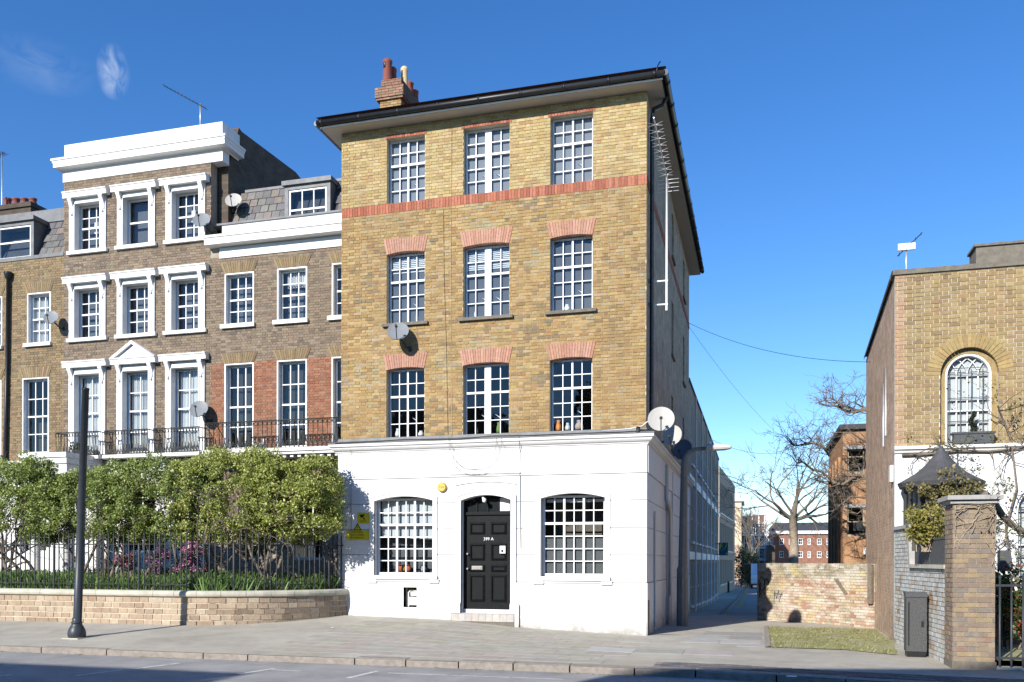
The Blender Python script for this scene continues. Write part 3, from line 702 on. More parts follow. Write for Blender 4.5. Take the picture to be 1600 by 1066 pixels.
mb.build('gutter_clips', 'black_paint', gut)
mb = MB(); zc = 13.55; e = OV+.10; xm0, xm1 = -6.3, -6.18; ym0, ym1 = 24.2, 29.
a, b, c, d = (XL-e, 20-e, 12.64), (XR+e, 20-e, 12.64), (XR+e, YB+e, 12.64), (XL-e, YB+e, 12.64); p, q = (-6.24, ym0, zc), (-6.24, ym1, zc)
mb.face([a, b, p]); mb.face([b, c, q, p]); mb.face([c, d, q]); mb.face([d, a, p, q]); mb.face([d, c, b, a]); roof = mb.build('roof', 'roof_tile', house)
mb = MB(); mb.tube([(XR+.25, 19.56, 12.5), (XR+.3, 19.5, 12.66), (XR+.36, 19.46, 12.72)], .014, 5); mb.build('gutter_hook', 'black_paint', gut)
# swan neck from the gutter and down pipe at the corner of the flank
mb = MB(); mb.tube([(XR+OV+.06, 20.45, 12.5), (XR+OV-.02, 20.44, 12.32), (XR+.3, 20.40, 12.22), (XR+.12, 20.32, 12.12), (XR+.085, 20.30, 11.9), (XR+.085, 20.3, 4.75)], .05, 8); mb.build('downpipe', 'black_paint', house)
# chimney stack with pots
CY = 23.2
cL, cR = onY(591, 150, CY)[0], onY(628, 150, CY)[0]
chim = MB(); zt = onY(605, 124, CY)[2]; zs1, zs0 = onY(605, 151, CY)[2], onY(605, 157, CY)[2]; zsh = onY(600, 138, CY)[2]
chim.box(cL+.06, cR-.02, CY, CY+1.5, 12.7, zs0); chim.box(cL-.03, cR+.05, CY-.06, CY+1.56, zs0, zs1-.05); chim.box(cL-.06, cR+.08, CY-.09, CY+1.59, zs1-.05, zsh)
chim.box(cL+.08, cR-.03, CY+.03, CY+1.47, zsh, zt)
ch = chim.build('chimney', 'brick_terrace_side', roof)
rng = random.Random(77); PAL_CH = palette(((.33, .17, .11), 4), ((.28, .15, .10), 3), ((.36, .21, .14), 3), ((.24, .17, .12), 2))
fr = frame(0, CY)
for (a, b, z0, z1, nn, pal) in ((cL+.06, cR-.02, 12.75, zs0, .004, PAL_Y), (cL-.03, cR+.05, zs0, zs1-.05, .064, PAL_CH), (cL-.06, cR+.08, zs1-.05, zsh, .094, PAL_CH), (cL+.08, cR-.03, zsh, zt, -.026, PAL_CH)):
    z = z0; k = 0
    while z < z1-.02:
        u = a-(.1 if k % 2 else 0)
        while u < b:
            p0, p1 = max(u, a), min(u+.205, b)
            if p1-p0 > .02:
                m2 = MB(); m2.obox(fr, p0, p1, nn-.02, nn+.006, z, min(z+.062, z1), jit(pal(0, 0, rng)[1], rng, .15), 'b'); m2.build('brick', 'brick', roof)
            u += .215
        z += .074; k += 1
pots = ((605.5, 93, .0, 'clay_red', .15, 1), (614, 106, .55, 'clay_red', .12, 0), (632, 105, 1.1, 'clay_buff', .12, 0), (640, 128, 2.1, 'clay_red', .13, 0), (648, 141, 2.8, 'clay_red', .13, 0))
for (px, py, dy, mm, r, tall) in pots:
    y = CY+.3+dy*.5; p = onY(px, py, y); base = (p[0], y, zt-.04); h = p[2]-base[2]
    m2 = MB(); m2.lathe(base, [(r*1.05, 0), (r*1.05, h*.15), (r*.92, h*.2), (r*.85, h*.8), (r*.95, h*.86), (r*.95, h*.93), (r*.6, h), (0, h)], 16); pt = m2.build('chimney_pot', mm, roof)
    if tall or mm == 'clay_buff':
        m3 = MB(); m3.lathe((p[0]-.03, y-r*.52, base[2]+h*.6), [(0, 0), (r*.4, .02), (r*.42, .16), (r*.2, .26), (0, .27)], 10); m3.build('chimney_pot_vent', 'black_paint', roof)

# ---------------------------------------------------------------- ground floor render
gw = ((-9.12, -7.58), (-4.88, -3.36))
ZS, ZCR = 3.16, 3.27
gh = [(gw[0][0], gw[0][1], 1.33, ZCR), (gw[1][0], gw[1][1], 1.33, ZCR), (-6.85, -5.61, .44, 3.27), (-8.33, -7.98, .55, 1.04)]
XL2 = XL-.05
mb = MB(); slab(mb, FM, XL2, XR+.03, -.3, 4.6, gh, .016, .26)
stucco = mb.build('rendered_wall', 'stucco', house)
FG = frame(XR, 20., math.pi/2)
mb = MB(); slab(mb, FG, .245, YB-20, -.9, 4.6, [], .014, .2); fst = mb.build('rendered_flank', 'stucco', house)
CS = (-.3, 1.2, 1.835, 2.46, 3.09, 3.71, 4.345)
for i in range(6):
    z0, z1 = CS[i]+.010, CS[i+1]-.010; n1 = .052 if i == 0 else (.062 if i == 5 else .038)
    if i == 5: z0 -= .008
    for (a, b, c, d) in cutrects([(XL2, XR+.03, z0, z1)], gh):
        if b-a < .04 or d-c < .02: continue
        m2 = MB(); m2.obox(FM, a, b, -.01, n1, c, d, None, 'b'); m2.build('render_panel', 'stucco', stucco)
    m2 = MB(); m2.obox(FG, -.015 if i else -.03, YB-20, -.01, n1-.003, max(z0, -.9) if i else -.9, z1, None, 'b'); m2.build('render_panel', 'stucco', fst)
# moulded cornice, front and flank in one run
def run(mb, prof, far=YB):
    rows = []
    for (n, z) in prof: rows.append([(XL2-n, 20.3, z), (XL2-n, 20-n, z), (XR+.0+n, 20-n, z), (XR+n, far, z)])
    for i in range(len(prof)-1):
        for j in range(3): mb.face([rows[i][j], rows[i][j+1], rows[i+1][j+1], rows[i+1][j]])
mb = MB(); run(mb, [(.03, 4.33), (.055, 4.345), (.055, 4.375), (.075, 4.38), (.085, 4.41), (.12, 4.425), (.15, 4.46), (.165, 4.50), (.20, 4.515), (.20, 4.585), (.0, 4.60)]); mb.build('cornice', 'stucco', house)
mb = MB(); run(mb, [(.205, 4.58), (.215, 4.585), (.215, 4.612), (.20, 4.616), (.03, 4.665), (.018, 4.73), (-.01, 4.735)]); mb.build('lead_flashing', 'lead', house)
def archz(u, a, b, zs, rise): t = (2*(u-a)/(b-a)-1); return zs+rise*(1-t*t)
def arch_fill(mb, Fr, a, b, zs, rise, ztop, n0, n1, k=14):
    for i in range(k):
        p, q = a+(b-a)*i/k, a+(b-a)*(i+1)/k
        mb.prism([(p, archz(p, a, b, zs, rise)), (q, archz(q, a, b, zs, rise)), (q, ztop), (p, ztop)], Fr, n0, n1)
def arch_band(mb, Fr, a, b, zs, rise, w, z0, n0, n1, k=14):
    for i in range(k):
        t0, t1 = i/k, (i+1)/k
        p, q = a+(b-a)*t0, a+(b-a)*t1; P, Q = a-w+(b-a+2*w)*t0, a-w+(b-a+2*w)*t1
        mb.prism([(p, archz(p, a, b, zs, rise)), (q, archz(q, a, b, zs, rise)), (Q, archz(Q, a-w, b+w, zs+w*.85, rise)), (P, archz(P, a-w, b+w, zs+w*.85, rise))], Fr, n0, n1)
    mb.obox(Fr, a-w, a, n0, n1, z0, zs); mb.obox(Fr, b, b+w, n0, n1, z0, zs)
    mb.prism([(a-w, zs), (a, zs), (a-w, zs+w*.85)], Fr, n0, n1); mb.prism([(b, zs), (b+w, zs), (b+w, zs+w*.85)], Fr, n0, n1)
gwin = []
for k, (a, b) in enumerate(gw):
    mb = MB(); arch_fill(mb, FM, a, b, ZS, ZCR-ZS, ZCR+.004, -.2, .03); mb.build('window_head', 'stucco', house)
    hs = [(1/6.1, .024), (2/6.1, .024), (3/6.1, .024), (4.03/6.1, .055), (5.07/6.1, .024)]
    frost = (lambda i, j: 'glass')
    w = window(house, FM, a+.01, b-.01, 1.335, ZCR-.04, -.13, [(1/6, .023), (2/6, .05), (3/6, .023), (4/6, .05), (5/6, .023)], hs, fo=.05, pane_mat=frost); gwin.append(w)
    mb = MB(); arch_band(mb, FM, a, b, ZS, ZCR-ZS, .10, 1.30, .01, .056); arch_band(mb, FM, a-.085, b+.085, ZS+.07, ZCR-ZS, .03, 1.30, .01, .070); mb.build('window_architrave', 'stucco', w)
    mb = MB(); mb.obox(FM, a-.13, b+.13, -.1, .11, 1.235, 1.325); mb.obox(FM, a-.10, b+.10, .0, .075, 1.18, 1.235); mb.obox(FM, a-.17, a+.08, 0, .09, 1.145, 1.236); mb.obox(FM, b-.08, b+.17, 0, .09, 1.145, 1.236); mb.build('window_sill', 'stucco', w)
# left: white roller blind behind the upper panes, coloured things below; right: obscured lower panes
mb = MB(); mb.face([FM(-9.05, -.26, 2.3), FM(-7.65, -.26, 2.2), FM(-7.65, -.26, 3.2), FM(-9.05, -.26, 3.2)]); mb.build('roller_blind', 'blind', gwin[0])
mb = MB(); mb.box(-9.05, -7.65, 20.55, 20.6, 1.4, 2.28); mb.build('pane_tone_sheet', 'frosted', gwin[0])
for (u, c) in ((-8.62, (.6, .12, .05)), (-8.4, (.62, .16, .08)), (-8.52, (.55, .3, .1)), (-8.0, (.5, .5, .5))):
    mb = MB(); mb.lathe((u, 20.4, 1.4), [(0, 0), (.07, 0), (.09, .08), (.06, .17), (0, .2)], 10, c); mb.build('ornament', 'toy', gwin[0])
mb = MB(); mb.face([FM(-4.82, -.205, 1.4), FM(-3.42, -.205, 1.4), FM(-3.42, -.205, 2.27), FM(-4.82, -.205, 2.27)]); mb.build('obscured_film', 'frosted', gwin[1])
mb = MB(); mb.box(-4.82, -3.42, 21.0, 21.05, 1.4, 3.2); mb.build('room_wall', 'bark', gwin[1])
mb = MB(); mb.box(-4.8, -3.45, 20.25, 20.3, 3.08, 3.15); mb.build('blind_roll', 'white_paint', gwin[1])
# doorway
da, db = -6.85, -5.61
mb = MB(); arch_fill(mb, FM, da, db, 3.14, .125, 3.274, -.22, .03); arch_band(mb, FM, da, db, 3.14, .125, .12, .6, .01, .066); arch_band(mb, FM, da-.1, db+.1, 3.225, .125, .035, .6, .01, .082)
mb.obox(FM, da-.26, da-.0, .0, .125, .442, .66); mb.obox(FM, da-.26, -7.075, .0, .12, .1, .442); mb.obox(FM, db+.0, db+.22, .0, .125, .442, .66); mb.obox(FM, -5.49, db+.22, .0, .12, -.05, .442); mb.obox(FM, da-.24, da, .0, .095, .66, .69); mb.obox(FM, db, db+.2, .0, .095, .66, .69)
mb.obox(FM, -7.13, -5.36, .02, .10, 3.765, 3.80); mb.obox(FM, -7.10, -5.39, .02, .075, 3.735, 3.767)
for i in range(12):   # shallow relieving arch over the door
    t0, t1 = i/12, (i+1)/12; p, q = -7.0+1.54*t0, -7.0+1.54*t1
    z = lambda t: 3.50+.075*(1-(2*t-1)**2)
    mb.prism([(p, z(t0)), (q, z(t1)), (q, z(t1)+.018), (p, z(t0)+.018)], FM, .03, .062)
mb.build('door_surround', 'stucco', house)
mb = MB(); mb.obox(FM, da+.005, db-.005, -.24, -.20, .47, 3.255); mb.obox(FM, da+.005, da+.05, -.2, -.15, .47, 3.15); mb.obox(FM, db-.045, db-.005, -.2, -.15, .47, 3.15); mb.obox(FM, da+.05, db-.045, -.2, -.13, 2.79, 2.87)
mb.obox(FM, da+.05, db-.045, -.2, -.115, 2.80, 2.825); mb.build('door_frame', 'door_paint', house)
for i in range(4):
    u0 = da+.06+i*(db-da-.115)/4; u1 = u0+(db-da-.115)/4-.03
    mb = MB(); mb.obox(FM, u0, u1, -.2, -.185, 2.89, 3.2); mb.build('fanlight_pane', 'glass_dark' if i < 3 else 'white_paint', house)
    mb = MB(); mb.obox(FM, u1, u1+.03, -.2, -.165, 2.87, 3.23); mb.build('fanlight_bar', 'door_paint', house)
mb = MB(); mb.obox(FM, da+.052, db-.047, -.2, -.16, .525, 2.788); door = mb.build('door', 'door_paint', house)
lc = (da+db)/2
for (u0, u1) in ((da+.16, lc-.075), (lc+.075, db-.15)):
    for (z0, z1) in ((2.33, 2.62), (1.70, 2.11), (1.425, 1.60), (.70, 1.36)):
        mb = MB()
        mb.obox(FM, u0, u1, -.165, -.150, z0, z1)
        b = .045
        o_, i_ = [(u0, z0), (u1, z0), (u1, z1), (u0, z1)], [(u0+b, z0+b), (u1-b, z0+b), (u1-b, z1-b), (u0+b, z1-b)]
        for k in range(4):
            k2 = (k+1) % 4; mb.face([FM(o_[k][0], -.150, o_[k][1]), FM(o_[k2][0], -.150, o_[k2][1]), FM(i_[k2][0], -.115, i_[k2][1]), FM(i_[k][0], -.115, i_[k][1])])
            mb.face([FM(i_[k][0], -.115, i_[k][1]), FM(i_[k2][0], -.115, i_[k2][1]), FM((i_[k2][0]*.9+lc*0+ (u0+u1)/2*.1), -.148, i_[k2][1]*.94+(z0+z1)/2*.06), FM((i_[k][0]*.9+(u0+u1)/2*.1), -.148, i_[k][1]*.94+(z0+z1)/2*.06)])
        mb.build('door_panel', 'door_paint', door)
mb = MB(); mb.obox(FM, -6.63, -6.36, -.15, -.105, 1.475, 1.57); mb.obox(FM, -6.60, -6.39, -.105, -.09, 1.49, 1.55); mb.build('letterbox', 'brass', door)
for z in (1.86, 1.50):
    mb = MB(); c = FM(-6.735, -.12, z); mb.tube([FM(-6.735, -.165, z), FM(-6.735, -.12, z), FM(-6.735, -.085, z)], [.016, .03, .022], 10); mb.build('door_knob', 'brass', door)
letters('399 A', .105, 'white_paint', door, FM, -6.22, -.155, 2.215, 'house_number')
mb = MB(); mb.obox(FM, -5.92, -5.78, -.17, -.09, 1.87, 2.05); ic = mb.build('intercom', 'white_paint', door)
mb = MB(); mb.obox(FM, -5.88, -5.83, -.09, -.086, 1.90, 1.96); mb.build('intercom_grille', 'black_paint', door)
mb = MB(); mb.tube([FM(-6.32, -.2, 3.21), FM(-6.32, -.02, 3.2), FM(-6.28, .03, 3.16)], [.02, .03, .03], 8); mb.lathe(FM(-6.27, .03, 3.10), [(0, -.02), (.045, 0), (.05, .06), (.02, .09), (0, .09)], 12); mb.build('porch_lamp', 'white_paint', house)
mb = MB(); mb.obox(FM, -7.06, -5.51, -.24, .10, .05, .42); step = mb.build('door_step', 'sill_stone', house)
rng = random.Random(12)
for i in range(9):
    u = -7.07+i*.174; me = MB(); me.obox(FM, u, u+.169, .09, .115, .245, .425, jit((.44, .415, .385), rng, .08)); me.build('step_tile', 'tile_pink', step)
    me = MB(); me.obox(FM, u, u+.169, -.13, .115, .422, .437, jit((.44, .415, .385), rng, .08)); me.build('step_tile', 'tile_pink', step)
mb = MB(); mb.obox(FM, da+.01, db-.01, -.2, -.1, .437, .523); mb.build('threshold', 'white_worn', house)
# meter cupboards
mb = MB(); mb.obox(FM, -8.33, -7.98, -.22, -.2, .55, 1.04); mb.build('meter_recess', 'sill_stone', house)
mb = MB()
for (a, b, c, d) in ((-8.36, -8.33, .52, 1.07), (-7.98, -7.94, .52, 1.07), (-8.33, -7.98, .52, .55), (-8.33, -7.98, 1.04, 1.07)): mb.obox(FM, a, b, -.1, .062, c, d)
mb.build('meter_frame', 'white_worn', house)
mb = MB(); mb.obox(FM, -8.22, -8.0, -.2, -.05, .6, .80); mb.obox(FM, -8.20, -8.02, -.2, -.08, .83, .93); mb.tube([FM(-8.26, -.1, .56), FM(-8.26, -.1, .9), FM(-8.2, -.1, .97), FM(-8.05, -.1, .95)], .02, 6); mb.build('gas_meter', 'white_worn', house)
mb = MB(); mb.obox(FM, -8.82, -8.44, .03, .058, .55, 1.07); mb.build('meter_door', 'stucco', house)
# cables strung along the cornice, and down the front
def cable(pts, name='cable', r=.007, m='black_paint', par=house):
    mb = MB(); mb.tube(pts, r, 4); return mb.build(name, m, par)
cable([FM(XL2, .215, 4.60), FM(-9, .222, 4.615), FM(-8.2, .225, 4.64), FM(-7.5, .222, 4.61), FM(-6.8, .225, 4.60), FM(-6, .222, 4.645), FM(-5, .222, 4.62), FM(-4, .222, 4.63), FM(-3, .222, 4.62), FM(-2.3, .222, 4.64)], r=.011)
th = np.linspace(0, math.pi, 13)
cable([FM(-7.18+.0*t, .225, 4.6) for t in (0,)]+[FM(-6.5-.58*math.cos(t), .075+.13*abs(math.cos(t)), 4.6-.72*math.sin(t)**.7) for t in th], r=.006, m='grey_stone')
cable([FM(-6.45-.66*math.cos(t), .075+.13*abs(math.cos(t)), 4.6-.86*math.sin(t)**.6) for t in th], r=.005, m='grey_stone')
cable([FM(-7.12, .018, 12.3), FM(-7.14, .018, 9), FM(-7.10, .018, 4.75), FM(-7.15, .23, 4.6)], r=.005, m='mortar_yellow')
cable([FM(-7.33, .018, 10.2), FM(-7.31, .018, 8.6), FM(-7.25, .018, 7.0), FM(-7.2, .018, 4.75)], r=.004)
cable([FM(-9.72, .215, 4.6), FM(-9.74, .06, 4.3), FM(-9.74, .055, 2.2)], r=.006, m='grey_stone')
cable([FM(-5.36, .222, 4.62), FM(-5.38, .07, 4.25), FM(-5.38, .062, 3.4), FM(-5.36, .06, 2.)], r=.008, m='grey_stone')
cable([FM(-3.4, .22, 4.66), FM(-2.75, .22, 4.69), FM(-2.5, .2, 4.74), FM(-2.3, .15, 4.9)], r=.012, m='white_paint')
# flank: pilaster strips, pipes, a boarded doorway
for (u, w, n) in ((4.2, .24, .10), (5.9, .16, .08), (10.8, .5, .09)):
    mb = MB(); mb.obox(FG, u, u+w, 0, n, -.9, 4.3); mb.build('pilaster', 'stucco', house)
for (u, w) in ((4.1, .44), (10.7, .7)): mb = MB(); mb.obox(FG, u, u+w, 0, .16, -.9, .75); mb.build('pilaster_base', 'stucco', house)
mb = MB(); mb.tube([FG(3.9, .09, 4.3), FG(3.9, .09, 3.4), FG(4.0, .14, 3.2), FG(4.35, .14, 3.05), FG(4.35, .16, .4), FG(4.35, .16, lane_z(24.3))], .06, 8); mb.build('soil_pipe', 'stucco', house)
mb = MB(); mb.tube([FG(1.25, .075, 2.9), FG(1.25, .075, .05)], .03, 6); mb.build('waste_pipe', 'stucco', house)
mb = MB(); mb.obox(FG, .02, .30, .03, .055, 0.0, .8); mb.build('corner_guard', 'sill_stone', house)

# ---------------------------------------------------------------- things fixed to the corner house
def dish(pos, nrm, size, m, anchor, label, group='satellite dishes on the walls', oval=.88, lnb=1):
    pos = Vector(pos); n = Vector(nrm).normalized(); s = n.cross(Vector((0, 0, 1))).normalized(); t = s.cross(n).normalized()
    root = thing('satellite_dish', anchor, label, 'satellite dish', group)
    R = size/2; mb = MB(); k = 28; rings = [(0, -.0), (.35, .012), (.7, .05), (1., .105)]
    def pt(r, h, a): return pos+s*(math.cos(a)*r*R*oval)+t*(math.sin(a)*r*R)+n*(h*R*1.3)
    for side in (0, 1):
        off = -.012*side
        for i in range(len(rings)-1):
            for j in range(k):
                a0, a1 = 2*math.pi*j/k, 2*math.pi*(j+1)/k
                q = [pt(rings[i][0], rings[i][1]+off/R, a0), pt(rings[i+1][0], rings[i+1][1]+off/R, a0), pt(rings[i+1][0], rings[i+1][1]+off/R, a1), pt(rings[i][0], rings[i][1]+off/R, a1)]
                mb.face(q if side == 0 else q[::-1], None, True)
    for j in range(k):
        a0, a1 = 2*math.pi*j/k, 2*math.pi*(j+1)/k; e = pt(1, .105, a0); f = pt(1, .105, a1); mb.face([e, e-n*.012, f-n*.012, f])
    mb.build('reflector', m, root)
    feed = pos-t*R*.55+n*R*1.15
    a = MB(); a.tube([pos-t*R*1.0+n*.03, pos-t*R*.98+n*R*.4, feed], .012, 5); a.build('feed_arm', 'iron', root)
    if lnb:
        b = MB(); d = (pos-feed).normalized(); b.tube([feed-d*.05, feed+d*.02, feed+d*.05], [.028, .03, .036], 8); b.build('feed_horn', 'iron' if lnb == 1 else 'dish_light', root)
    c = MB(); A = Vector(anchor); mid = pos-n*.06; bk = Vector((A.x, A.y, mid.z-.12))
    c.tube([mid, pos-n*.14], .05, 8); c.tube([pos-n*.12, A+(pos-n*.12-A)*.35+Vector((0, 0, -.06)), A], .022, 6); c.tube([A+Vector((0, 0, -.06)), A+Vector((0, 0, .06))], .045, 6); c.build('wall_bracket', 'iron', root)
    return root
p = onY(622, 519, 19.66); dish(p, (.25, -.9, .62), .60, 'dish_grey', (p[0]+.18, 19.995, p[2]-.35), 'grey satellite dish on yellow brick front below a second-floor window', None)
p = onX(1033, 656, -1.92); dish(p, (.10, -1, .42), .58, 'dish_light', (XR, p[1]+.25, p[2]-.15), 'pale cream satellite dish at the corner above the white cornice', None, .95)
p = onX(1051, 681, -1.95); dish(p, (-.15, -1, .32), .52, 'dish_light', (XR, p[1]+.2, p[2]-.1), 'half-shaded satellite dish on the dark flank behind the cream one', None)
p = onX(1067, 703, -1.97); dish(p, (-.2, -1, .30), .60, 'dish_shaded', (XR, p[1]+.25, p[2]-.1), 'dark shaded satellite dish beside the lane lamp post head', None)
# aerial on a white pole against the flank
xa = -2.02; pb = onX(1041.5, 482, xa); ptop = onX(1042.5, 283, xa); ya = pb[1]
aer = thing('tv_aerial', (xa, ya, pb[2]), 'long roof aerial on a white pole bracketed to the dark flank wall', 'aerial')
mb = MB(); mb.tube([(xa, ya, pb[2]-.05), (xa, ya, ptop[2]+.12)], .026, 8); mb.build('pole', 'alu_white', aer)
for py in (440, 477):
    z = onX(1042, py, xa)[2]; mb = MB(); mb.tube([(XR-.02, ya-.0, z), (xa+.03, ya, z)], .022, 6); mb.box(XR-.01, XR+.03, ya-.09, ya+.09, z-.05, z+.05); mb.build('wall_bracket', 'alu_white', aer)
zb = ptop[2]+.04
mb = MB(); mb.tube([(xa, ya+.5, zb), (xa, ya-2.7, zb+.08)], .014, 6); mb.build('boom', 'galvanised', aer)
for i in range(9):
    yy = ya-.2-i*.28; zz = zb+.08*(ya-yy)/2.7; mb = MB()
    for s in (-1, 1): mb.tube([(xa-.15, yy, zz+.04*s), (xa, yy+.03, zz), (xa+.15, yy, zz+.04*s)], .005, 4)
    mb.build('aerial_element', 'galvanised', aer)
for zz in (-.14, -.05, .05, .14):
    mb = MB(); mb.tube([(xa-.24, ya+.42, zb+zz), (xa+.24, ya+.42, zb+zz)], .009, 4); mb.build('reflector_rod', 'galvanised', aer)
# alarm box and notices
al = thing('alarm_box', FM(-7.33, .05, 3.36), 'round amber alarm box on the white wall beside the door', 'alarm')
mb = MB(); mb.tube([FM(-7.33, .0, 3.47), FM(-7.33, .085, 3.47), FM(-7.33, .105, 3.47)], [.118, .118, .095], 28); mb.build('cover', 'amber', al)
letters('Yale', .088, 'ochre_ink', al, FM, -7.33, .107, 3.475, 'lettering')
sg = thing('warning_sign', FM(-9.56, .04, 2.2), 'long yellow warning notice under a small triangle on the white wall', 'sign')
mb = MB(); mb.obox(FM, -9.87, -9.26, .03, .048, 2.2, 2.44); mb.build('plate', 'yellow_sign', sg)
mb = MB(); mb.prism([(-9.68, 2.445), (-9.46, 2.445), (-9.57, 2.62)], FM, .028, .046); tri = mb.build('triangle_plate', 'yellow_sign', sg)
mb = MB()
for (p, q) in (((-9.665, 2.452), (-9.475, 2.452)), ((-9.475, 2.452), (-9.57, 2.605)), ((-9.57, 2.605), (-9.665, 2.452))): mb.tube([FM(p[0], .048, p[1]), FM(q[0], .048, q[1])], .010, 4)
mb.tube([FM(-9.57, .048, 2.49), FM(-9.57, .048, 2.55)], .009, 4); mb.build('triangle_mark', 'sign_ink', sg)
letters('WARNING', .062, 'sign_ink', sg, FM, -9.565, .05, 2.395); letters('CCTV CAMERAS', .05, 'sign_ink', sg, FM, -9.565, .05, 2.325); letters('IN OPERATION', .05, 'sign_ink', sg, FM, -9.565, .05, 2.255)
cs = thing('camera_sign', FM(-9.41, .04, 2.61), 'small square yellow sign with a camera mark on the white wall', 'sign')
mb = MB(); mb.obox(FM, -9.57, -9.25, .03, .048, 2.61, 2.88); mb.build('plate', 'yellow_sign', cs)
mb = MB(); mb.prism([(-9.50, 2.77), (-9.47, 2.75), (-9.38, 2.81), (-9.40, 2.85)], FM, .046, .052); mb.prism([(-9.52, 2.80), (-9.44, 2.76), (-9.41, 2.82), (-9.48, 2.84)], FM, .046, .053); mb.tube([FM(-9.42, .05, 2.78), FM(-9.38, .05, 2.70)], .012, 4); mb.build('camera_mark', 'sign_ink', cs)
letters('CCTV', .07, 'sign_ink', cs, FM, -9.41, .05, 2.66)
# ================================================================== TERRACE
YT = 22.5; FT = frame(0, YT)
def prism_u(mb, poly, Fr, u0, u1, col=None):
    """extrude a side profile [(n,z)] along the wall"""
    k = len(poly); i = len(mb.v)
    for (n, z) in poly: mb.v.append(Fr(u0, n, z))
    for (n, z) in poly: mb.v.append(Fr(u1, n, z))
    mb.f.append(tuple(range(i, i+k))); mb.c.append(col); mb.sm.append(False)
    mb.f.append(tuple(range(i+2*k-1, i+k-1, -1))); mb.c.append(col); mb.sm.append(False)
    for j in range(k):
        a = i+j; b = i+(j+1) % k; mb.f.append((b, a, a+k, b+k)); mb.c.append(col); mb.sm.append(False)
def body(parent, x0, x1, y0, y1, z0, z1, m='brick_terrace_side', name='rear_walls'):
    mb = MB(); mb.face([(x0, y0, z0), (x0, y1, z0), (x0, y1, z1), (x0, y0, z1)][::-1]); mb.face([(x1, y0, z0), (x1, y1, z0), (x1, y1, z1), (x1, y0, z1)]); mb.face([(x0, y1, z0), (x1, y1, z0), (x1, y1, z1), (x0, y1, z1)][::-1])
    return mb.build(name, m, parent)
def rooms(parent, x0, x1, y, zs, ztop):
    mb = MB()
    for z in zs: mb.box(x0+.05, x1-.05, y+.3, y+1.9, z, z+.05)
    mb.face([(x0, y+1.8, zs[0]), (x1, y+1.8, zs[0]), (x1, y+1.8, ztop), (x0, y+1.8, ztop)]); mb.build('room_interior', 'interior', parent)
def curtains(w, Fr, a, b, z0, z1, n=-.3, frac=1., m='curtain'):
    mb = MB(); k = 26; pts = [(a+(b-a)*i/k*frac, n+.025*math.sin(i*1.9)) for i in range(k+1)]
    for i in range(k): mb.face([Fr(pts[i][0], pts[i][1], z0), Fr(pts[i+1][0], pts[i+1][1], z0), Fr(pts[i+1][0], pts[i+1][1], z1), Fr(pts[i][0], pts[i][1], z1)], None, True)
    return mb.build('curtain', m, w)

# ---------------------------------------------------------------- tall house with white window hoods
BX0, BX1 = -20.8, -15.55
hb = thing('terraced_house', (-18.2, YT, 1), 'tall brown terraced house with white hooded windows and high white parapet', 'house')
bcols = ((-20.36, -19.42), (-18.59, -17.66), (-16.86, -15.92))
brow3, brow2, brow1 = (11.25, 12.70), (8.54, 10.06), (4.93, 7.42)
bh = [(a, b, z0, z1) for (a, b) in bcols for (z0, z1) in (brow1, brow2, brow3)]
mb = MB(); slab(mb, FT, BX0, BX1, 4.8, 13.5, bh, 0, .3); bw = mb.build('brick_wall', 'mortar_brown', hb)
brickwork(bw, FT, BX0, BX1, 4.85, 13.46, bh, PAL_B, 41)
body(hb, BX0, BX1, YT+.3, 31, 0, 13.5); rooms(hb, BX0, BX1, YT, (4.7, 7.9, 10.6, 13.4), 13.4)
mb = MB(); mb.box(BX0, -15.17, YT+.002, YT+.35, 13.44, 14.6); mb.box(-15.5, -15.17, YT+.34, YT+.9, 13.9, 14.6); mb.build('parapet', 'stucco', hb)
mb = MB()
prof = [(.02, 13.78), (.04, 13.82), (.22, 13.83), (.22, 13.95), (.235, 13.96), (.25, 14.02), (.275, 14.03), (.275, 14.09), (.0, 14.15)]
rows = [[(BX0-n, YT+.35, z), (BX0-n, YT-n, z), (-15.17+n, YT-n, z), (-15.17+n, YT+.8, z)] for n, z in prof]
for i in range(len(prof)-1):
    for j in range(3): mb.face([rows[i][j], rows[i][j+1], rows[i+1][j+1], rows[i+1][j]])
mb.build('cornice', 'white_worn', hb)
mb = MB(); mb.obox(FT, BX0-.03, -15.14, -.3, .03, 13.43, 13.70); mb.build('frieze', 'stucco', hb)
p1, p2 = onX(378, 206, -15.2), onX(462, 269, -15.2)
mb = MB(); fx = frame(-15.2, 0, math.pi/2); mb.prism([(YT+.35, 10.5), (p2[1]+3, 10.5), (p2[1]+3, p2[2]-.6), (p2[1], p2[2]), (p1[1], p1[2]), (YT+.9, p1[2]+.05), (YT+.35, 13.4)], fx, -.32, 0); mb.build('party_wall', 'brick_terrace_side', hb)
mb = MB(); mb.face([(BX0, YT+.3, 13.9), (-15.5, YT+.3, 13.9), (-15.5, 31, 13.9), (BX0, 31, 13.9)]); mb.build('roof', 'lead', hb)
BR = [(0, 0), (.03, 0), (.045, .02), (.05, .06), (.04, .10), (.05, .16), (.08, .24), (.12, .32), (.145, .36), (.145, .42), (0, .42)]
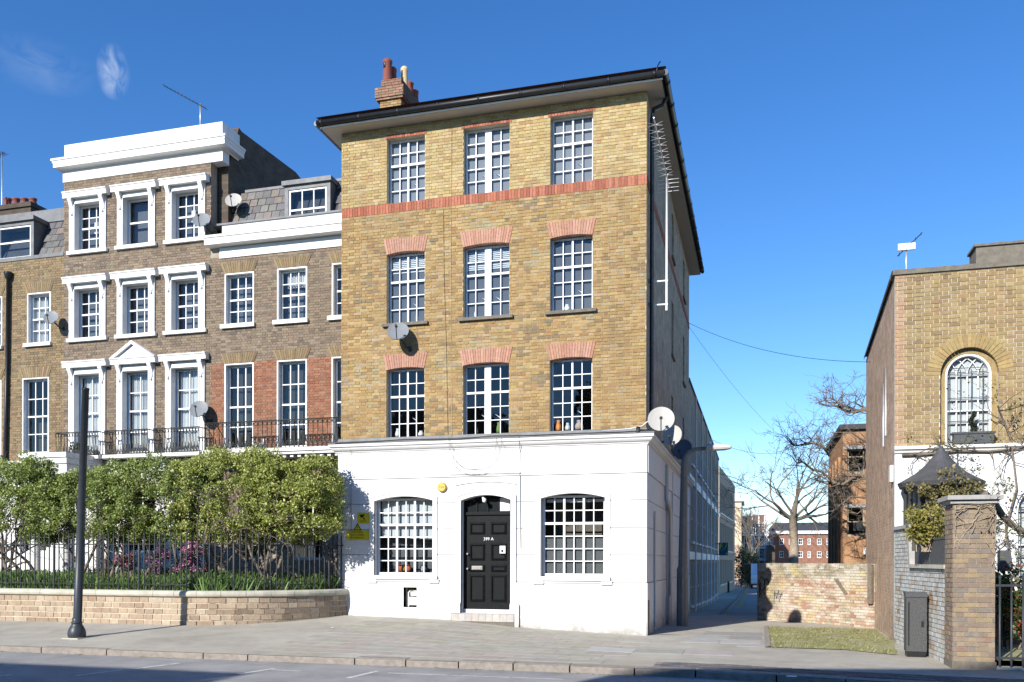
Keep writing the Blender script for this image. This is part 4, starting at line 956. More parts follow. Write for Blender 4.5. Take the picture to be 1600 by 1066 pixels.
for j, (z0, z1) in enumerate((brow1, brow2, brow3)):
    for i, (a, b) in enumerate(bcols):
        plain = (i == 1 and j == 2)
        if j == 0: vs, hs = even(2, .03), [(.25, .028), (.52, .05), (.76, .028)]
        elif plain: vs, hs = [], [(.5, .05)]
        else: vs, hs = even(3, .026), [(.25, .026), (.5, .05), (.75, .026)]
        w = window(hb, FT, a, b, z0, z1, -.17, vs, hs, fo=.06)
        mb = MB(); A, B = a-.21, b+.20; zt = z1+.11
        mb.obox(FT, A, a, -.16, .055, z0-.03, zt); mb.obox(FT, b, B, -.16, .055, z0-.03, zt); mb.obox(FT, a, b, -.16, .055, z1, zt)
        mb.obox(FT, a-.035, a+.004, -.15, .075, z0, z1+.03); mb.obox(FT, b-.004, b+.035, -.15, .075, z0, z1+.03); mb.obox(FT, a-.035, b+.035, -.15, .075, z1-.003, z1+.035); mb.build('architrave', 'white_paint', w)
        hz = z1+(.155 if j else .19)
        mb = MB(); mb.obox(FT, A, B, 0, .045, zt, hz); prism_u(mb, [(0, hz), (.19, hz), (.19, hz+.09), (.20, hz+.10), (.215, hz+.15), (.235, hz+.155), (.235, hz+.19), (0, hz+.22)], FT, A-.13, B+.13); mb.build('window_hood', 'white_worn', w)
        if i == 1 and j == 0:
            mb = MB(); zz = hz+.185; c = (A+B)/2; wd = (B-A)/2+.12
            mb.prism([(c-wd, zz), (c+wd, zz), (c, zz+.47)], FT, 0, .17)
            for s in (-1, 1): mb.prism([(c+s*wd, zz), (c+s*(wd-.16), zz), (c, zz+.40), (c, zz+.50)][::s], FT, 0, .25)
            mb.build('pediment', 'white_worn', w)
        for u in (a-.17, b+.03):
            mb = MB(); prism_u(mb, [(n+.04, hz-.42+z) for n, z in BR], FT, u, u+.13); mb.lathe(FT(u+.065, .075, hz-.52), [(0, 0), (.03, .015), (.04, .05), (.02, .09), (0, .1)], 8); mb.build('bracket', 'white_paint', w)
        mb = MB(); 
        if j: mb.obox(FT, A-.06, B+.06, -.15, .10, z0-.11, z0-.005); mb.build('window_sill', 'white_paint', w)
        if j == 0: curtains(w, FT, a+.06, b-.04, z0, z1-.05, -.30, (1., .7, 1.)[i])
        else:
            mb = MB(); mb.face([FT(a, -.4, z0), FT(b, -.4, z0), FT(b, -.4, z1), FT(a, -.4, z1)]); mb.build('pane_tone_sheet', 'pane_tone_mid', w)  # grey sheet added behind the glass to paint in the reflected tone
        if j == 2 and i != 1:
            mb = MB(); mb.obox(FT, a+.46, a+.6, -.27, -.265, z0+.6, z0+.95); mb.build('paper_card', 'white_paint', w)
def railing_panel(parent, Fr, u0, u1, n, z0, z1, pitch, m='iron', scroll=True, bow=.0, returns=True):
    k = max(2, round((u1-u0)/pitch))
    h = z1-z0
    for i in range(k+1):
        u = u0+(u1-u0)*i/k; mb = MB(); mb.tube([Fr(u, n, z0), Fr(u, n+bow*.6, z0+h*.5), Fr(u, n+bow, z1)], .011, 4); mb.build('bar', m, parent)
    mb = MB(); mb.tube([Fr(u0, 0.0, z1), Fr(u0, n+bow, z1), Fr(u1, n+bow, z1), Fr(u1, 0.0, z1)] if returns else [Fr(u0, n+bow, z1), Fr(u1, n+bow, z1)], .017, 5); mb.build('top_rail', m, parent)
    mb = MB(); mb.tube([Fr(u0, 0.0, z0+.04), Fr(u0, n, z0+.04), Fr(u1, n, z0+.04), Fr(u1, 0.0, z0+.04)] if returns else [Fr(u0, n, z0+.04), Fr(u1, n, z0+.04)], .014, 5); mb.build('bottom_rail', m, parent)
    if returns:
        for u in (u0, u1):
            for q in (.3, .65): mb = MB(); mb.tube([Fr(u, n*q, z0), Fr(u, n*q, z1)], .010, 4); mb.build('bar', m, parent)
    if scroll:
        for i in range(k):
            u = u0+(u1-u0)*(i+.5)/k; mb = MB(); r = (u1-u0)/k*.42
            th = np.linspace(0, 2*math.pi, 9)
            mb.tube([Fr(u+r*math.cos(t), n+bow*.9, z1-.075+.05*math.sin(t)) for t in th], .009, 4)
            mb.tube([Fr(u-r, n, z0+.05), Fr(u-r*.2, n+.01, z0+h*.2), Fr(u, n+.015, z0+h*.42), Fr(u+r*.2, n+.01, z0+h*.2), Fr(u+r, n, z0+.05)], .012, 4)
            mb.tube([Fr(u+r*.55*math.cos(t), n+.01, z0+h*.17+.05*math.sin(t)) for t in th], .010, 4)
            mb.build('scroll', m, parent)
blab = ('beside the porch', 'under the pedimented window', 'next to the long balcony')
for i, (a, b) in enumerate(bcols):
    r = thing('balcony_railing', FT((a+b)/2, .3, 4.85), 'small black scrolled iron balcony '+blab[i], 'balcony', None)
    railing_panel(r, FT, a-.30, b+.30, .42, 4.84, 5.56, .105, bow=.05)
    mb = MB(); mb.obox(FT, a-.34, b+.34, 0, .50, 4.74, 4.835); mb.build('balcony_slab', 'stucco', r)
    if i == 0:
        m2 = MB(); leaves(m2, [(FT(-20.2+q*.14, .3, 5.12), (.12, .1, .18)) for q in range(4)], 260, 1, .07, ((.03, .05, .02), (.05, .08, .03)), random.Random(3)); m2.build('trailing_plant', 'leaf', r)
        m2 = MB(); m2.lathe(FT(-19.28, .33, 4.836), [(0, 0), (.07, 0), (.09, .14), (0, .14)], 10); m2.build('flower_pot', 'clay_red', r)

# ---------------------------------------------------------------- house with the red first floor and slate attic
CX0, CX1 = -15.55, -10.02
hc = thing('terraced_house', (-13, YT, 1), 'brown terraced house with red brick first floor, white cornice and slate attic', 'house')
ccols = ((-15.07, -14.10), (-13.34, -12.38), (-11.60, -10.64))
crow2, crow1 = (8.60, 10.10), (4.95, 7.45)
chs = [(a, b, z0, z1) for (a, b) in ccols for (z0, z1) in (crow1, crow2)]+[(-14.6, -13.6, 1.7, 3.6), (-12.9, -11.9, 1.7, 3.6)]
mb = MB(); slab(mb, FT, CX0, CX1, .6, 10.9, chs, 0, .3); cw = mb.build('brick_wall', 'mortar_brown', hc)
def pal_c(u, z, rng):
    if 4.9 < z < 7.46 and u > -15.48: i, c = PAL_R(u, z, rng); return i+50, (c[0]*.78, c[1]*.95, c[2]*.95)
    return PAL_B(u, z, rng)
brickwork(cw, FT, CX0, CX1, 2.6, 10.6, chs, pal_c, 42)
for (a, b) in ccols:
    for zt in (crow2[1], crow1[1]): voussoirs(cw, FT, a, b, a-.14, b+.14, zt, zt+.30, .0, 15, PAL_A, 44, m='brick', n1=.014, depth=.05)
body(hc, CX0, CX1, YT+.3, 31, 0, 11.3); rooms(hc, CX0, CX1, YT, (.9, 4.6, 7.9, 10.6), 10.6)
for i, (a, b) in enumerate(ccols):
    for j, (z0, z1) in enumerate((crow1, crow2)):
        if j == 0: vs, hs = even(3, .03), [(.25, .03), (.5, .05), (.75, .03)]
        else: vs, hs = even(3, .026), [(.25, .026), (.5, .05), (.75, .026)]
        w = window(hc, FT, a+.04, b-.04, z0, z1-.04, -.13, vs, hs, fo=.055)
        mb = MB(); mb.face([FT(a, -.34, z0), FT(b, -.34, z0), FT(b, -.34, z1), FT(a, -.34, z1)]); mb.build('pane_tone_sheet', 'pane_tone_dark' if j == 0 else 'pane_tone_mid', w)  # added backing, pane reflection painted as a flat grey
        mb = MB(); mb.obox(FT, a, a+.04, -.16, .012, z0, z1); mb.obox(FT, b-.04, b, -.16, .012, z0, z1); mb.obox(FT, a+.04, b-.04, -.16, .012, z1-.04, z1); mb.build('reveal_lining', 'white_paint', w)
        if j: mb = MB(); mb.obox(FT, a-.10, b+.05, -.15, .10, z0-.12, z0-.004); mb.build('window_sill', 'white_paint', w)
        if j == 1 and i == 1: curtains(w, FT, a+.2, b-.05, z1-.52, z1-.1, -.24)
for (a, b) in ((-14.6, -13.6), (-12.9, -11.9)): window(hc, FT, a, b, 1.7, 3.6, -.13, even(3, .03), [(.5, .05)], fo=.06)
mb = MB(); mb.obox(FT, -15.24, CX1, -.25, .03, 10.56, 10.86); mb.build('frieze', 'stucco', hc)
mb = MB(); prism_u(mb, [(0, 10.88), (.05, 10.89), (.28, 10.90), (.28, 11.01), (.295, 11.02), (.315, 11.08), (.34, 11.09), (.34, 11.155), (0, 11.23)], FT, -15.58, CX1); mb.build('cornice', 'white_worn', hc)
mb = MB(); mb.obox(FT, -15.17, CX1, -.3, .0, 11.0, 11.53); mb.build('parapet', 'stucco', hc)
mb = MB(); mb.obox(FT, -15.5, CX1, -.32, .04, 11.53, 11.585); mb.build('parapet_coping', 'lead', hc)
def slates(parent, x0, x1, ya, za, yb, zb, holes, seed, rows=6, w=.27):
    rng = random.Random(seed); sl = math.hypot(yb-ya, zb-za); dy, dz = (yb-ya)/sl, (zb-za)/sl; ex = sl/rows
    mb = MB(); mb.face([(x0, ya+.02, za), (x1, ya+.02, za), (x1, yb+.02, zb), (x0, yb+.02, zb)]); base = mb.build('roof_deck', 'roof_dark', parent)
    for r in range(rows):
        x = x0-(w/2 if r % 2 else 0)
        while x < x1:
            a, b = max(x, x0), min(x+w*rng.uniform(.93, 1.0), x1); s0, s1 = r*ex-.03, (r+1)*ex
            if b-a > .03 and not any(h0 < (a+b)/2 < h1 for h0, h1 in holes):
                c = jit(rng.choice(((.125, .12, .12), (.145, .14, .133), (.11, .105, .105), (.165, .155, .143), (.17, .138, .118))), rng, .15)
                n0 = .022+rng.uniform(0, .008); n1 = .006
                def P(x, s, n): return (x, ya+dy*s-dz*n, za+dz*s+dy*n)
                m2 = MB(); m2.face([P(a, s0, n0), P(b-.008, s0, n0), P(b-.008, s1, n1), P(a, s1, n1)], c); m2.face([P(a, s0, n0-.014), P(b-.008, s0, n0-.014), P(b-.008, s0, n0), P(a, s0, n0)], c)
                m2.face([P(a, s0, n0-.014), P(a, s0, n0), P(a, s1, n1), P(a, s1, n1-.006)], c); m2.build('slate', 'slate', base)
            x += w
    return base
SY0, SY1 = YT+.38, YT+.80
slates(hc, -15.2, CX1, SY0, 11.35, SY1, 12.78, [(-13.25, -11.75)], 51)
mb = MB(); mb.box(-14.9, CX1, SY1-.03, SY1+.12, 12.78, 12.86); mb.build('ridge_flashing', 'lead', hc)
mb = MB(); mb.face([(CX0, SY1, 12.8), (CX1, SY1, 12.8), (CX1, 31, 12.8), (CX0, 31, 12.8)]); mb.build('flat_roof', 'lead', hc)
def dormer(par, x0, x1, z0, z1, yf, yb, m='lead', vs=None, hs=None, **k):
    f = frame(0, yf); mb = MB(); mb.box(x0, x0+.12, yf, yb, z0, z1); mb.box(x1-.12, x1, yf, yb, z0, z1); mb.box(x0+.12, x1-.12, yf, yb, z1-.12, z1); mb.box(x0-.06, x1+.06, yf-.08, yb, z1, z1+.13); d = mb.build('dormer', m, par)
    w = window(par, f, x0+.12, x1-.12, z0+.06, z1-.12, -.03, vs, hs, fo=.055, **k)
    mb = MB(); mb.face([(x0+.13, yf+.45, z0), (x1-.13, yf+.45, z0), (x1-.13, yf+.45, z1), (x0+.13, yf+.45, z1)]); mb.build('attic_room', 'interior', w); return w
sc = (YT+.42)/YT
dormer(hc, -13.32, -11.85, 11.5, 12.62, YT+.36, YT+1.1, vs=even(3, .03), hs=[(.33, .05)])
# long iron balcony across the red storey
r = thing('balcony_railing', FT(-12.8, .3, 4.85), 'long black iron balcony across the red brick storey', 'balcony')
FB = frame(0, YT); railing_panel(r, FT, -15.3, CX1-.1, .62, 4.86, 5.62, .145, bow=.0)
mb = MB(); mb.obox(FT, -15.34, CX1-.02, 0, .70, 4.74, 4.835); mb.obox(FT, -15.30, CX1-.04, .05, .66, 4.66, 4.74); r2 = mb.build('balcony_slab', 'stucco', r)
for i in range(22):
    u = -15.1+i*.23; mb = MB(); mb.obox(FT, u, u+.10, 0, .6, 4.58, 4.66); mb.build('balcony_bracket', 'stone' if 'stone' in M else 'stucco', r)
for u, h in ((-13.75, .26), (-13.62, .2), (-13.5, .3), (-14.6, .25)):
    mb = MB(); mb.lathe(FT(u, .45, 4.838), [(0, 0), (.05, 0), (.06, h*.6), (.03, h*.75), (.03, h), (0, h)], 8, (.62, .62, .58)); mb.build('bottle', 'toy', r)

# ---------------------------------------------------------------- end house, partly out of the picture
ha = thing('terraced_house', (-24, YT, 1), 'ochre brick terraced house with black drainpipe and slate attic dormer', 'house')
AX0, AX1 = -28.0, -20.8
acols = ((-24.05, -23.18), (-22.20, -21.30)); acol1 = ((-24.2, -23.2), (-22.38, -21.36))
ahs = [(a, b, 8.50, 10.09) for a, b in acols]+[(a, b, 5.03, 7.42) for a, b in acol1]
mb = MB(); slab(mb, FT, AX0, AX1, 4.6, 11.16, ahs, 0, .3); aw = mb.build('brick_wall', 'mortar_brown', ha)
brickwork(aw, FT, -26, AX1, 4.85, 11.14, ahs, PAL_A, 45)
for (a, b) in acols: voussoirs(aw, FT, a, b, a-.14, b+.14, 10.09, 10.42, 0, 14, PAL_A, 46, m='brick', n1=.014, depth=.05)
for (a, b) in acol1: voussoirs(aw, FT, a, b, a-.14, b+.14, 7.42, 7.75, 0, 14, PAL_A, 47, m='brick', n1=.014, depth=.05)
body(ha, AX0, AX1, YT+.3, 31, 0, 11.3); rooms(ha, AX0, AX1, YT, (.9, 4.6, 7.9, 11.0), 11.0)
for (a, b, z0, z1) in ahs:
    w = window(ha, FT, a+.04, b-.04, z0, z1-.04, -.13, even(3, .028), [(.25, .028), (.5, .05), (.75, .028)], fo=.055)
    mb = MB(); mb.obox(FT, a, a+.04, -.16, .012, z0, z1); mb.obox(FT, b-.04, b, -.16, .012, z0, z1); mb.obox(FT, a+.04, b-.04, -.16, .012, z1-.04, z1); mb.build('reveal_lining', 'white_paint', w)
    mb = MB(); mb.obox(FT, a-.08, b+.05, -.15, .10, z0-.11, z0-.004); mb.build('window_sill', 'white_paint', w)
    if z0 > 8: curtains(w, FT, a+.06, b-.06, z0+.05, z1-.1, -.24)
mb = MB(); mb.obox(FT, AX0, AX1, -.4, .03, 11.16, 11.27); mb.build('parapet_coping', 'lead', ha)
slates(ha, -26, AX1, SY0-.1, 11.2, SY1, 12.62, [(-23.5, -22.05)], 52)
mb = MB(); mb.box(-26, AX1, SY1-.05, SY1+.4, 12.62, 13.03); mb.build('lead_upstand', 'lead', ha)
mb = MB(); mb.face([(AX0, SY1, 12.7), (AX1, SY1, 12.7), (AX1, 31, 12.7), (AX0, 31, 12.7)]); mb.build('flat_roof', 'lead', ha)
dormer(ha, -23.72, -22.18, 11.27, 12.5, YT+.22, YT+1.0, vs=[], hs=[(.5, .05)])
mb = MB(); mb.tube([FT(-22.86, .09, 10.65), FT(-22.9, .09, 8), FT(-22.97, .09, 4.7)], .055, 8); mb.lathe(FT(-22.86, .09, 10.55), [(.055, 0), (.1, .06), (.13, .2), (.13, .24), (.05, .24)], 10); mb.build('drainpipe', 'black_paint', ha)
ca, cb = onY(-60, 300, 24.5), onY(48, 318, 24.5)
mb = MB(); mb.box(ca[0], cb[0], 24.5, 26, 12.6, cb[2]-.1); mb.box(ca[0]-.05, cb[0]+.06, 24.44, 26.06, cb[2]-.1, cb[2]+.05); mb.build('chimney', 'brick_terrace_side', ha)
for i in range(4):
    x = cb[0]-.25-i*.36; mb = MB(); mb.lathe((x, 24.85, cb[2]+.05), [(.15, 0), (.15, .1), (.12, .14), (.11, .2+.04*i), (.135, .23+.04*i), (.135, .28+.04*i), (0, .28+.04*i)], 12); mb.build('chimney_pot', 'clay_red', ha)
# rendered ground storey along the two left houses
FTG = frame(0, YT-.05)
gh2 = [(-24.4, -23.3, 1.9, 4.0), (-22.4, -21.4, 1.9, 4.0), (-18.5, -17.4, 1.9, 4.0), (-16.8, -15.9, 1.9, 4.0)]
for (par, x0, x1) in ((ha, AX0, AX1), (hb, BX0, BX1)):
    hh = [h for h in gh2 if x0 < h[0] < x1]
    mb = MB(); slab(mb, FTG, x0, x1, .6, 4.80, hh, 0, .2); g = mb.build('rendered_base', 'stucco', par)
    mb = MB(); mb.obox(FTG, x0, x1, 0, .06, 4.62, 4.72); mb.build('string_course', 'stucco', par)
    for h in hh: window(par, FTG, *h, -.12, even(2, .03), [(.5, .05)], fo=.06)
# white porch
p0, p1 = onY(32, 711, 20.9), onY(103, 706, 20.9)
po = thing('porch', ((p0[0]+p1[0])/2, 21, 1.), 'white stucco porch with flat moulded roof standing behind the hedge', 'porch')
fp = frame(0, 20.9); px0, px1, zt = p0[0], p1[0], p1[2]
mb = MB(); mb.box(px0+.12, px1-.05, 20.98, YT-.06, zt-.62, zt-.3); mb.box(px0+.05, px1-.02, 20.94, YT-.06, zt-.32, zt-.14); mb.box(px0, px1, 20.9, YT-.06, zt-.14, zt); mb.build('entablature', 'stucco', po)
for x in (px0+.28, px1-.24):
    mb = MB(); mb.lathe((x, 21.15, .9), [(.2, 0), (.2, .15), (.16, .2), (.15, zt-1.9), (.13, zt-1.75), (.18, zt-1.7), (.19, zt-1.55)], 20); mb.build('column', 'stucco', po)
    mb = MB(); mb.box(x-.16, x+.16, YT-.3, YT-.06, .9, zt-.6); mb.build('pilaster', 'stucco', po)
# dishes and aerials of the terrace
p = onY(365, 314, YT+.3); dish(p, (.30, -.9, .5), .55, 'dish_light', (-15.2, p[1]+.25, p[2]-.22), 'pale satellite dish in the gap between the parapets against the slate attic', None)
p = onY(315, 345, YT-.32); dish(p, (.32, -.9, .55), .58, 'dish_grey', (p[0]+.2, YT+.003, p[2]-.26), 'grey satellite dish over the corner of a top-floor hooded window', None)
p = onY(80, 497, YT-.36); dish(p, (.35, -.9, .5), .50, 'dish_grey', (p[0]+.14, YT+.003, p[2]-.25), 'grey satellite dish beside the ochre house second-floor window', None)
p = onY(311, 640, YT-.36); dish(p, (.3, -.9, .55), .60, 'dish_grey', (p[0]+.18, YT+.003, p[2]-.3), 'grey satellite dish at the end of the long balcony', None)
def yagi(base, h, d, L, ne, label, m='iron', extra=None, el=.16, tilt=0.):
    b = Vector(base); d = Vector(d).normalized(); s = d.cross(Vector((0, 0, 1))).normalized()
    t = thing('tv_aerial', base, label, 'aerial'); mb = MB(); mb.tube([b, b+Vector((0, 0, h))], .018, 6); mb.build('mast', 'galvanised', t)
    top = b+Vector((0, 0, h-.06)); mb = MB(); mb.tube([top-d*.25, top+d*L], .011, 5); mb.build('boom', m, t)
    for i in range(ne):
        q = top-d*.2+d*((L+.2)*i/(ne-1)); mb = MB(); e = el*(1-.3*i/ne)
        mb.tube([q-s*e, q+s*e], .007, 4); mb.tube([q-Vector((0, 0, e*.4)), q+Vector((0, 0, e*.4))], .006, 4); mb.build('aerial_element', m, t)
    return t
p = onY(313, 192, YT+.2); q = onY(313, 166, YT+.2)
yagi((p[0], p[1], 14.58), q[2]-14.5, (-1.0, .05, .62), 1.55, 12, 'spiky aerial pointing up from the high white parapet', el=.13)
p = onY(3, 318, 24.6); yagi((p[0], 24.6, 13.0), onY(3, 238, 24.6)[2]-13.0, (-.6, .3, .1), .8, 8, 'tall mast aerial beside the red chimney pots')

# ================================================================== FRONT GARDEN
PATH = [(-34, 17.36), (-13.0, 17.36), (-12.5, 17.40), (-12.0, 17.52), (-11.5, 17.74), (-11.05, 18.04), (-10.65, 18.42), (-10.3, 18.9), (-10.02, 19.42), (-9.84, 19.98)]
PL = [0.]
for i in range(1, len(PATH)): PL.append(PL[-1]+math.dist(PATH[i], PATH[i-1]))
PT = PL[-1]
def path(s):
    i = max(0, min(len(PL)-2, int(np.searchsorted(PL, s))-1)); t = (s-PL[i])/(PL[i+1]-PL[i]); a, b = PATH[i], PATH[i+1]
    s2 = min(PT, s+.2); s1 = max(0, s-.2)
    def q(s):
        i = max(0, min(len(PL)-2, int(np.searchsorted(PL, s))-1)); t = (s-PL[i])/(PL[i+1]-PL[i]); return (PATH[i][0]*(1-t)+PATH[i+1][0]*t, PATH[i][1]*(1-t)+PATH[i+1][1]*t)
    c, d = q(s1), q(s2)
    return (a[0]*(1-t)+b[0]*t, a[1]*(1-t)+b[1]*t, math.atan2(d[1]-c[1], d[0]-c[0]))
gwall = thing('garden_wall', (-14, 17.4, .15), 'low curved sandy block wall with stone coping carrying black railings', 'wall')
S0 = PT-16.5
ss = np.linspace(S0-8, PT, 90); mb = MB()
for a, b in zip(ss[:-1], ss[1:]):
    xa_, ya_, aa = path(a); xb_, yb_, ab = path(b); fa, fb = frame(xa_, ya_, aa), frame(xb_, yb_, ab)
    mb.face([fa(0, 0, .0), fb(0, 0, .0), fb(0, 0, .88), fa(0, 0, .88)]); mb.face([fa(0, -.24, .0), fb(0, -.24, .0), fb(0, -.24, .88), fa(0, -.24, .88)][::-1]); mb.face([fa(0, 0, .88), fb(0, 0, .88), fb(0, -.24, .88), fa(0, -.24, .88)])
core = mb.build('wall_core', 'mortar_pale', gwall)
rng = random.Random(8); CH = .132
for k in range(5):
    s = S0-(.12 if k % 2 else 0)
    while s < PT-.03:
        L = rng.choice((.225, .235, .24, .25, .25, .4)) if s > S0+5 else rng.choice((.23, .24, .25))
        e = min(s+L, PT-.02); z0 = .83-(k+1)*CH+.010
        x_, y_, a_ = path((s+e)/2); w = round(e-s-.02, 2)
        if w > .04:
            ci, c = PAL_G(0, 0, rng)
            if rng.random() < (s-PT+5)/6: c = tuple(v*.72 for v in c); ci += 30  # more blocks darkened along the curve, shade of its turned-away face put into colour
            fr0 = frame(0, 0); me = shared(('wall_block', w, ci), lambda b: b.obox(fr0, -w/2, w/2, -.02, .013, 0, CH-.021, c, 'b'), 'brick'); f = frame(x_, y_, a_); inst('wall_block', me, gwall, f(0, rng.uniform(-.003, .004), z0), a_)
        s = e
s = S0-6
while s < PT-.05:
    e = min(s+(1.6 if s < PT-5 else .55), PT); mb = MB(); k = 4
    prof = [(-.28, .84), (.035, .84), (.06, .86), (.07, .90), (.06, .945), (.03, .975), (-.02, .985), (-.22, .985), (-.27, .96)]
    rws = []
    for q in np.linspace(s+.004, e-.004, k):
        x_, y_, a_ = path(q); f = frame(x_, y_, a_); rws.append([f(0, n, z) for n, z in prof])
    for i in range(k-1):
        for j in range(len(prof)): j2 = (j+1) % len(prof); mb.face([rws[i][j], rws[i+1][j], rws[i+1][j2], rws[i][j2]])
    mb.face(rws[0][::-1]); mb.face(rws[-1]); mb.build('coping_stone', 'coping_stone', gwall); s = e
rail = thing('iron_railing', (-14, 17.5, .97), 'black spiked iron railing standing on the curved garden wall', 'railing')
s = S0-1.5; i = 0
NB = -.11
while s < PT-.06:
    x_, y_, a_ = path(s); f = frame(x_, y_, a_); zt = 2.37+rng.uniform(-.02, .02); th = (i % 17 == 3)
    me = shared(('bar', th), lambda b: (b.tube([(0, 0, 0), (0, 0, 1.33), (0, 0, 1.42)], [.0165, .0165, .002], 5) if not th else b.tube([(0, 0, 0), (0, 0, 1.1), (0, 0, 1.14)], [.03, .03, .01], 8)), 'iron')
    inst('bar' if not th else 'post', me, rail, f(0, NB, .97)); s += .143; i += 1
for z in (1.12, 2.06):
    mb = MB(); ss = [S0-1.5+q*(PT-.06-S0+1.5)/110 for q in range(111)]; mb.tube([frame(*path(q))(0, NB, z) for q in ss], .013, 4); mb.build('rail', 'iron', rail)
mb = MB(); ys = np.linspace(17.5, 22.5, 12)
def gx(y): return float(np.interp(y, [p[1] for p in PATH[1:]], [p[0] for p in PATH[1:]]))-.1 if y < 19.95 else -10.06
def gz(x, y): return .93+.05*math.sin(x*1.3)+.04*math.sin(y*2.1+x)+.25*max(0, (y-18.5)/4)
for j in range(11):
    for i in range(30):
        a0, a1 = -40+(gx(ys[j])+40)*(i/30)**.5, -40+(gx(ys[j])+40)*((i+1)/30)**.5; b0, b1 = -40+(gx(ys[j+1])+40)*(i/30)**.5, -40+(gx(ys[j+1])+40)*((i+1)/30)**.5
        mb.face([(a0, ys[j], gz(a0, ys[j])), (a1, ys[j], gz(a1, ys[j])), (b1, ys[j+1], gz(b1, ys[j+1])), (b0, ys[j+1], gz(b0, ys[j+1]))])
tag(mb.build('garden_ground', 'soil', None, (0, 0, 0)), kind='structure')
rng = random.Random(61); mb = MB()
for _ in range(14000):      # long grass and low leaves
    y = 17.55+rng.random()**1.5*3.2; x = rng.uniform(-22, gx(y)-.05); z = gz(x, y); h = rng.uniform(.12, .42); a = rng.uniform(0, 6.28); w = rng.uniform(.012, .03); l = rng.gauss(0, .12)
    dx, dy = math.cos(a)*w, math.sin(a)*w; mb.face([(x-dx, y-dy, z-.02), (x+dx, y+dy, z-.02), (x+dx*.4+l, y+dy*.4+l*.4, z+h), (x-dx*.4+l, y-dy*.4+l*.4, z+h)], jit(rng.choice(((.14, .25, .06), (.18, .30, .075), (.11, .19, .05), (.24, .33, .11))), rng, .25))
tag(mb.build('grass', 'leaf', None, (0, 0, 0)), label='long grass and low green leaves behind the railings', cat='grass', kind='stuff')
# clipped shrubs
GREEN = ((.25, .33, .075), (.33, .40, .105), (.19, .255, .055), (.42, .47, .17), (.12, .165, .04))
YELLOW = ((.35, .405, .085), (.45, .48, .125), (.27, .325, .065), (.54, .55, .20), (.17, .21, .05))
shrubs = ((-25, 100, 714, 856, 0, 'dark twiggy shrub behind the railings at the far end of the hedge', .78), (45, 225, 736, 850, 0, 'loose green shrub of the hedge in front of the porch', .86), (160, 345, 714, 852, 0, 'thin green shrub of the hedge in front of the iron balconies', .82), (270, 450, 702, 858, 1, 'tallest rounded yellow-green shrub of the clipped hedge', 1.), (395, 534, 716, 850, 1, 'yellow-green clipped shrub ending the hedge beside the white wall', .95))
for k, (a, b, t, bt, yl, lab, dens) in enumerate(shrubs):
    rng = random.Random(100+k); yc = 18.95 if k < 4 else 19.0
    pa, pb = onY(a, t, yc), onY(b, t, yc); zb = onY((a+b)/2, bt, yc)[2]; x0, x1, zt = pa[0], pb[0], (pa[2]+pb[2])/2
    sh = thing('shrub', ((x0+x1)/2, yc, gz((x0+x1)/2, yc)), lab, 'shrub', None)
    cs = []; cx, hw, hz = (x0+x1)/2, (x1-x0)/2, (zt-zb)/2; zc_ = (zt+zb)/2
    n = int(240*dens)+60
    for _ in range(n):
        while True:
            d = Vector((rng.uniform(-1, 1), rng.uniform(-1, 1), rng.uniform(-1, 1)))
            e = abs(d.x)**4+abs(d.y)**2.6+abs(d.z)**4
            if (.45 if dens > .8 else .12) < e < 1: break
        r = rng.uniform(.12, .24)
        if d.z < -.35 and rng.random() > dens*.75: continue
        cs.append(((cx+d.x*(hw-.1), yc+d.y*.75, zc_+d.z*(hz-.12)+.10*math.sin(d.x*7+k)+rng.gauss(0, .05)), (r, r, r*.8)))
    mb = MB(); leaves(mb, cs, int(34000*dens)+6000, 1.0, .058, YELLOW if yl else GREEN, rng); mb.build('crown', 'leaf', sh)
    mb = MB(); g0 = gz(cx, yc)
    for q in range(5 if dens < .9 else 4):
        bx = min(cx+rng.uniform(-.6, .6)*hw, -11.5); branch(mb, (bx, yc+rng.uniform(-.25, .25), g0-.05), (rng.uniform(-.5, .5 if k < 4 else 0), rng.uniform(-.3, .3), 1), (zc_-g0)*.66, .05, 3, rng, .5, .8, .1, 4, (2, 4), .70, .007)
    mb.build('trunk', 'bark', sh)
# pink and purple flowering shrubs between the trunks
for (a, b, t, bt, cols, lab) in ((186, 205, 868, 890, ((.75, .33, .40), (.7, .25, .36)), 'small salmon pink flowering shrub among the grass'), (230, 262, 858, 892, ((.45, .18, .40), (.5, .22, .42), (.34, .14, .32)), 'dull purple flowering shrub behind the railings'), (275, 316, 850, 890, ((.75, .22, .45), (.68, .19, .55), (.8, .36, .46)), 'bright magenta flowering shrub behind the railings')):
    yc = 18.25; pa, pb = onY(a, t, yc), onY(b, bt, yc); cx = (pa[0]+pb[0])/2; rng = random.Random(int(a))
    sh = thing('flowering_shrub', (cx, yc, gz(cx, yc)), lab, 'flowers', None)
    cs = [((rng.uniform(pa[0], pb[0]), yc+rng.uniform(-.2, .2), rng.uniform(pb[2], pa[2])), (.07, .07, .07)) for _ in range(int((b-a)*.8))]
    mb = MB(); leaves(mb, cs, len(cs)*45, 1., .045, cols, rng); mb.build('blossom', 'petal', sh)
    mb = MB(); leaves(mb, cs, len(cs)*25, 1.6, .06, ((.03, .05, .02), (.05, .07, .03)), rng); mb.build('foliage', 'leaf', sh)
    mb = MB()
    for q in range(5): mb.tube([(cx+rng.uniform(-.1, .1), yc, gz(cx, yc)-.05), (rng.uniform(pa[0], pb[0]), yc, (pa[2]+pb[2])/2)], [.015, .006], 4)
    mb.build('stem', 'bark', sh)
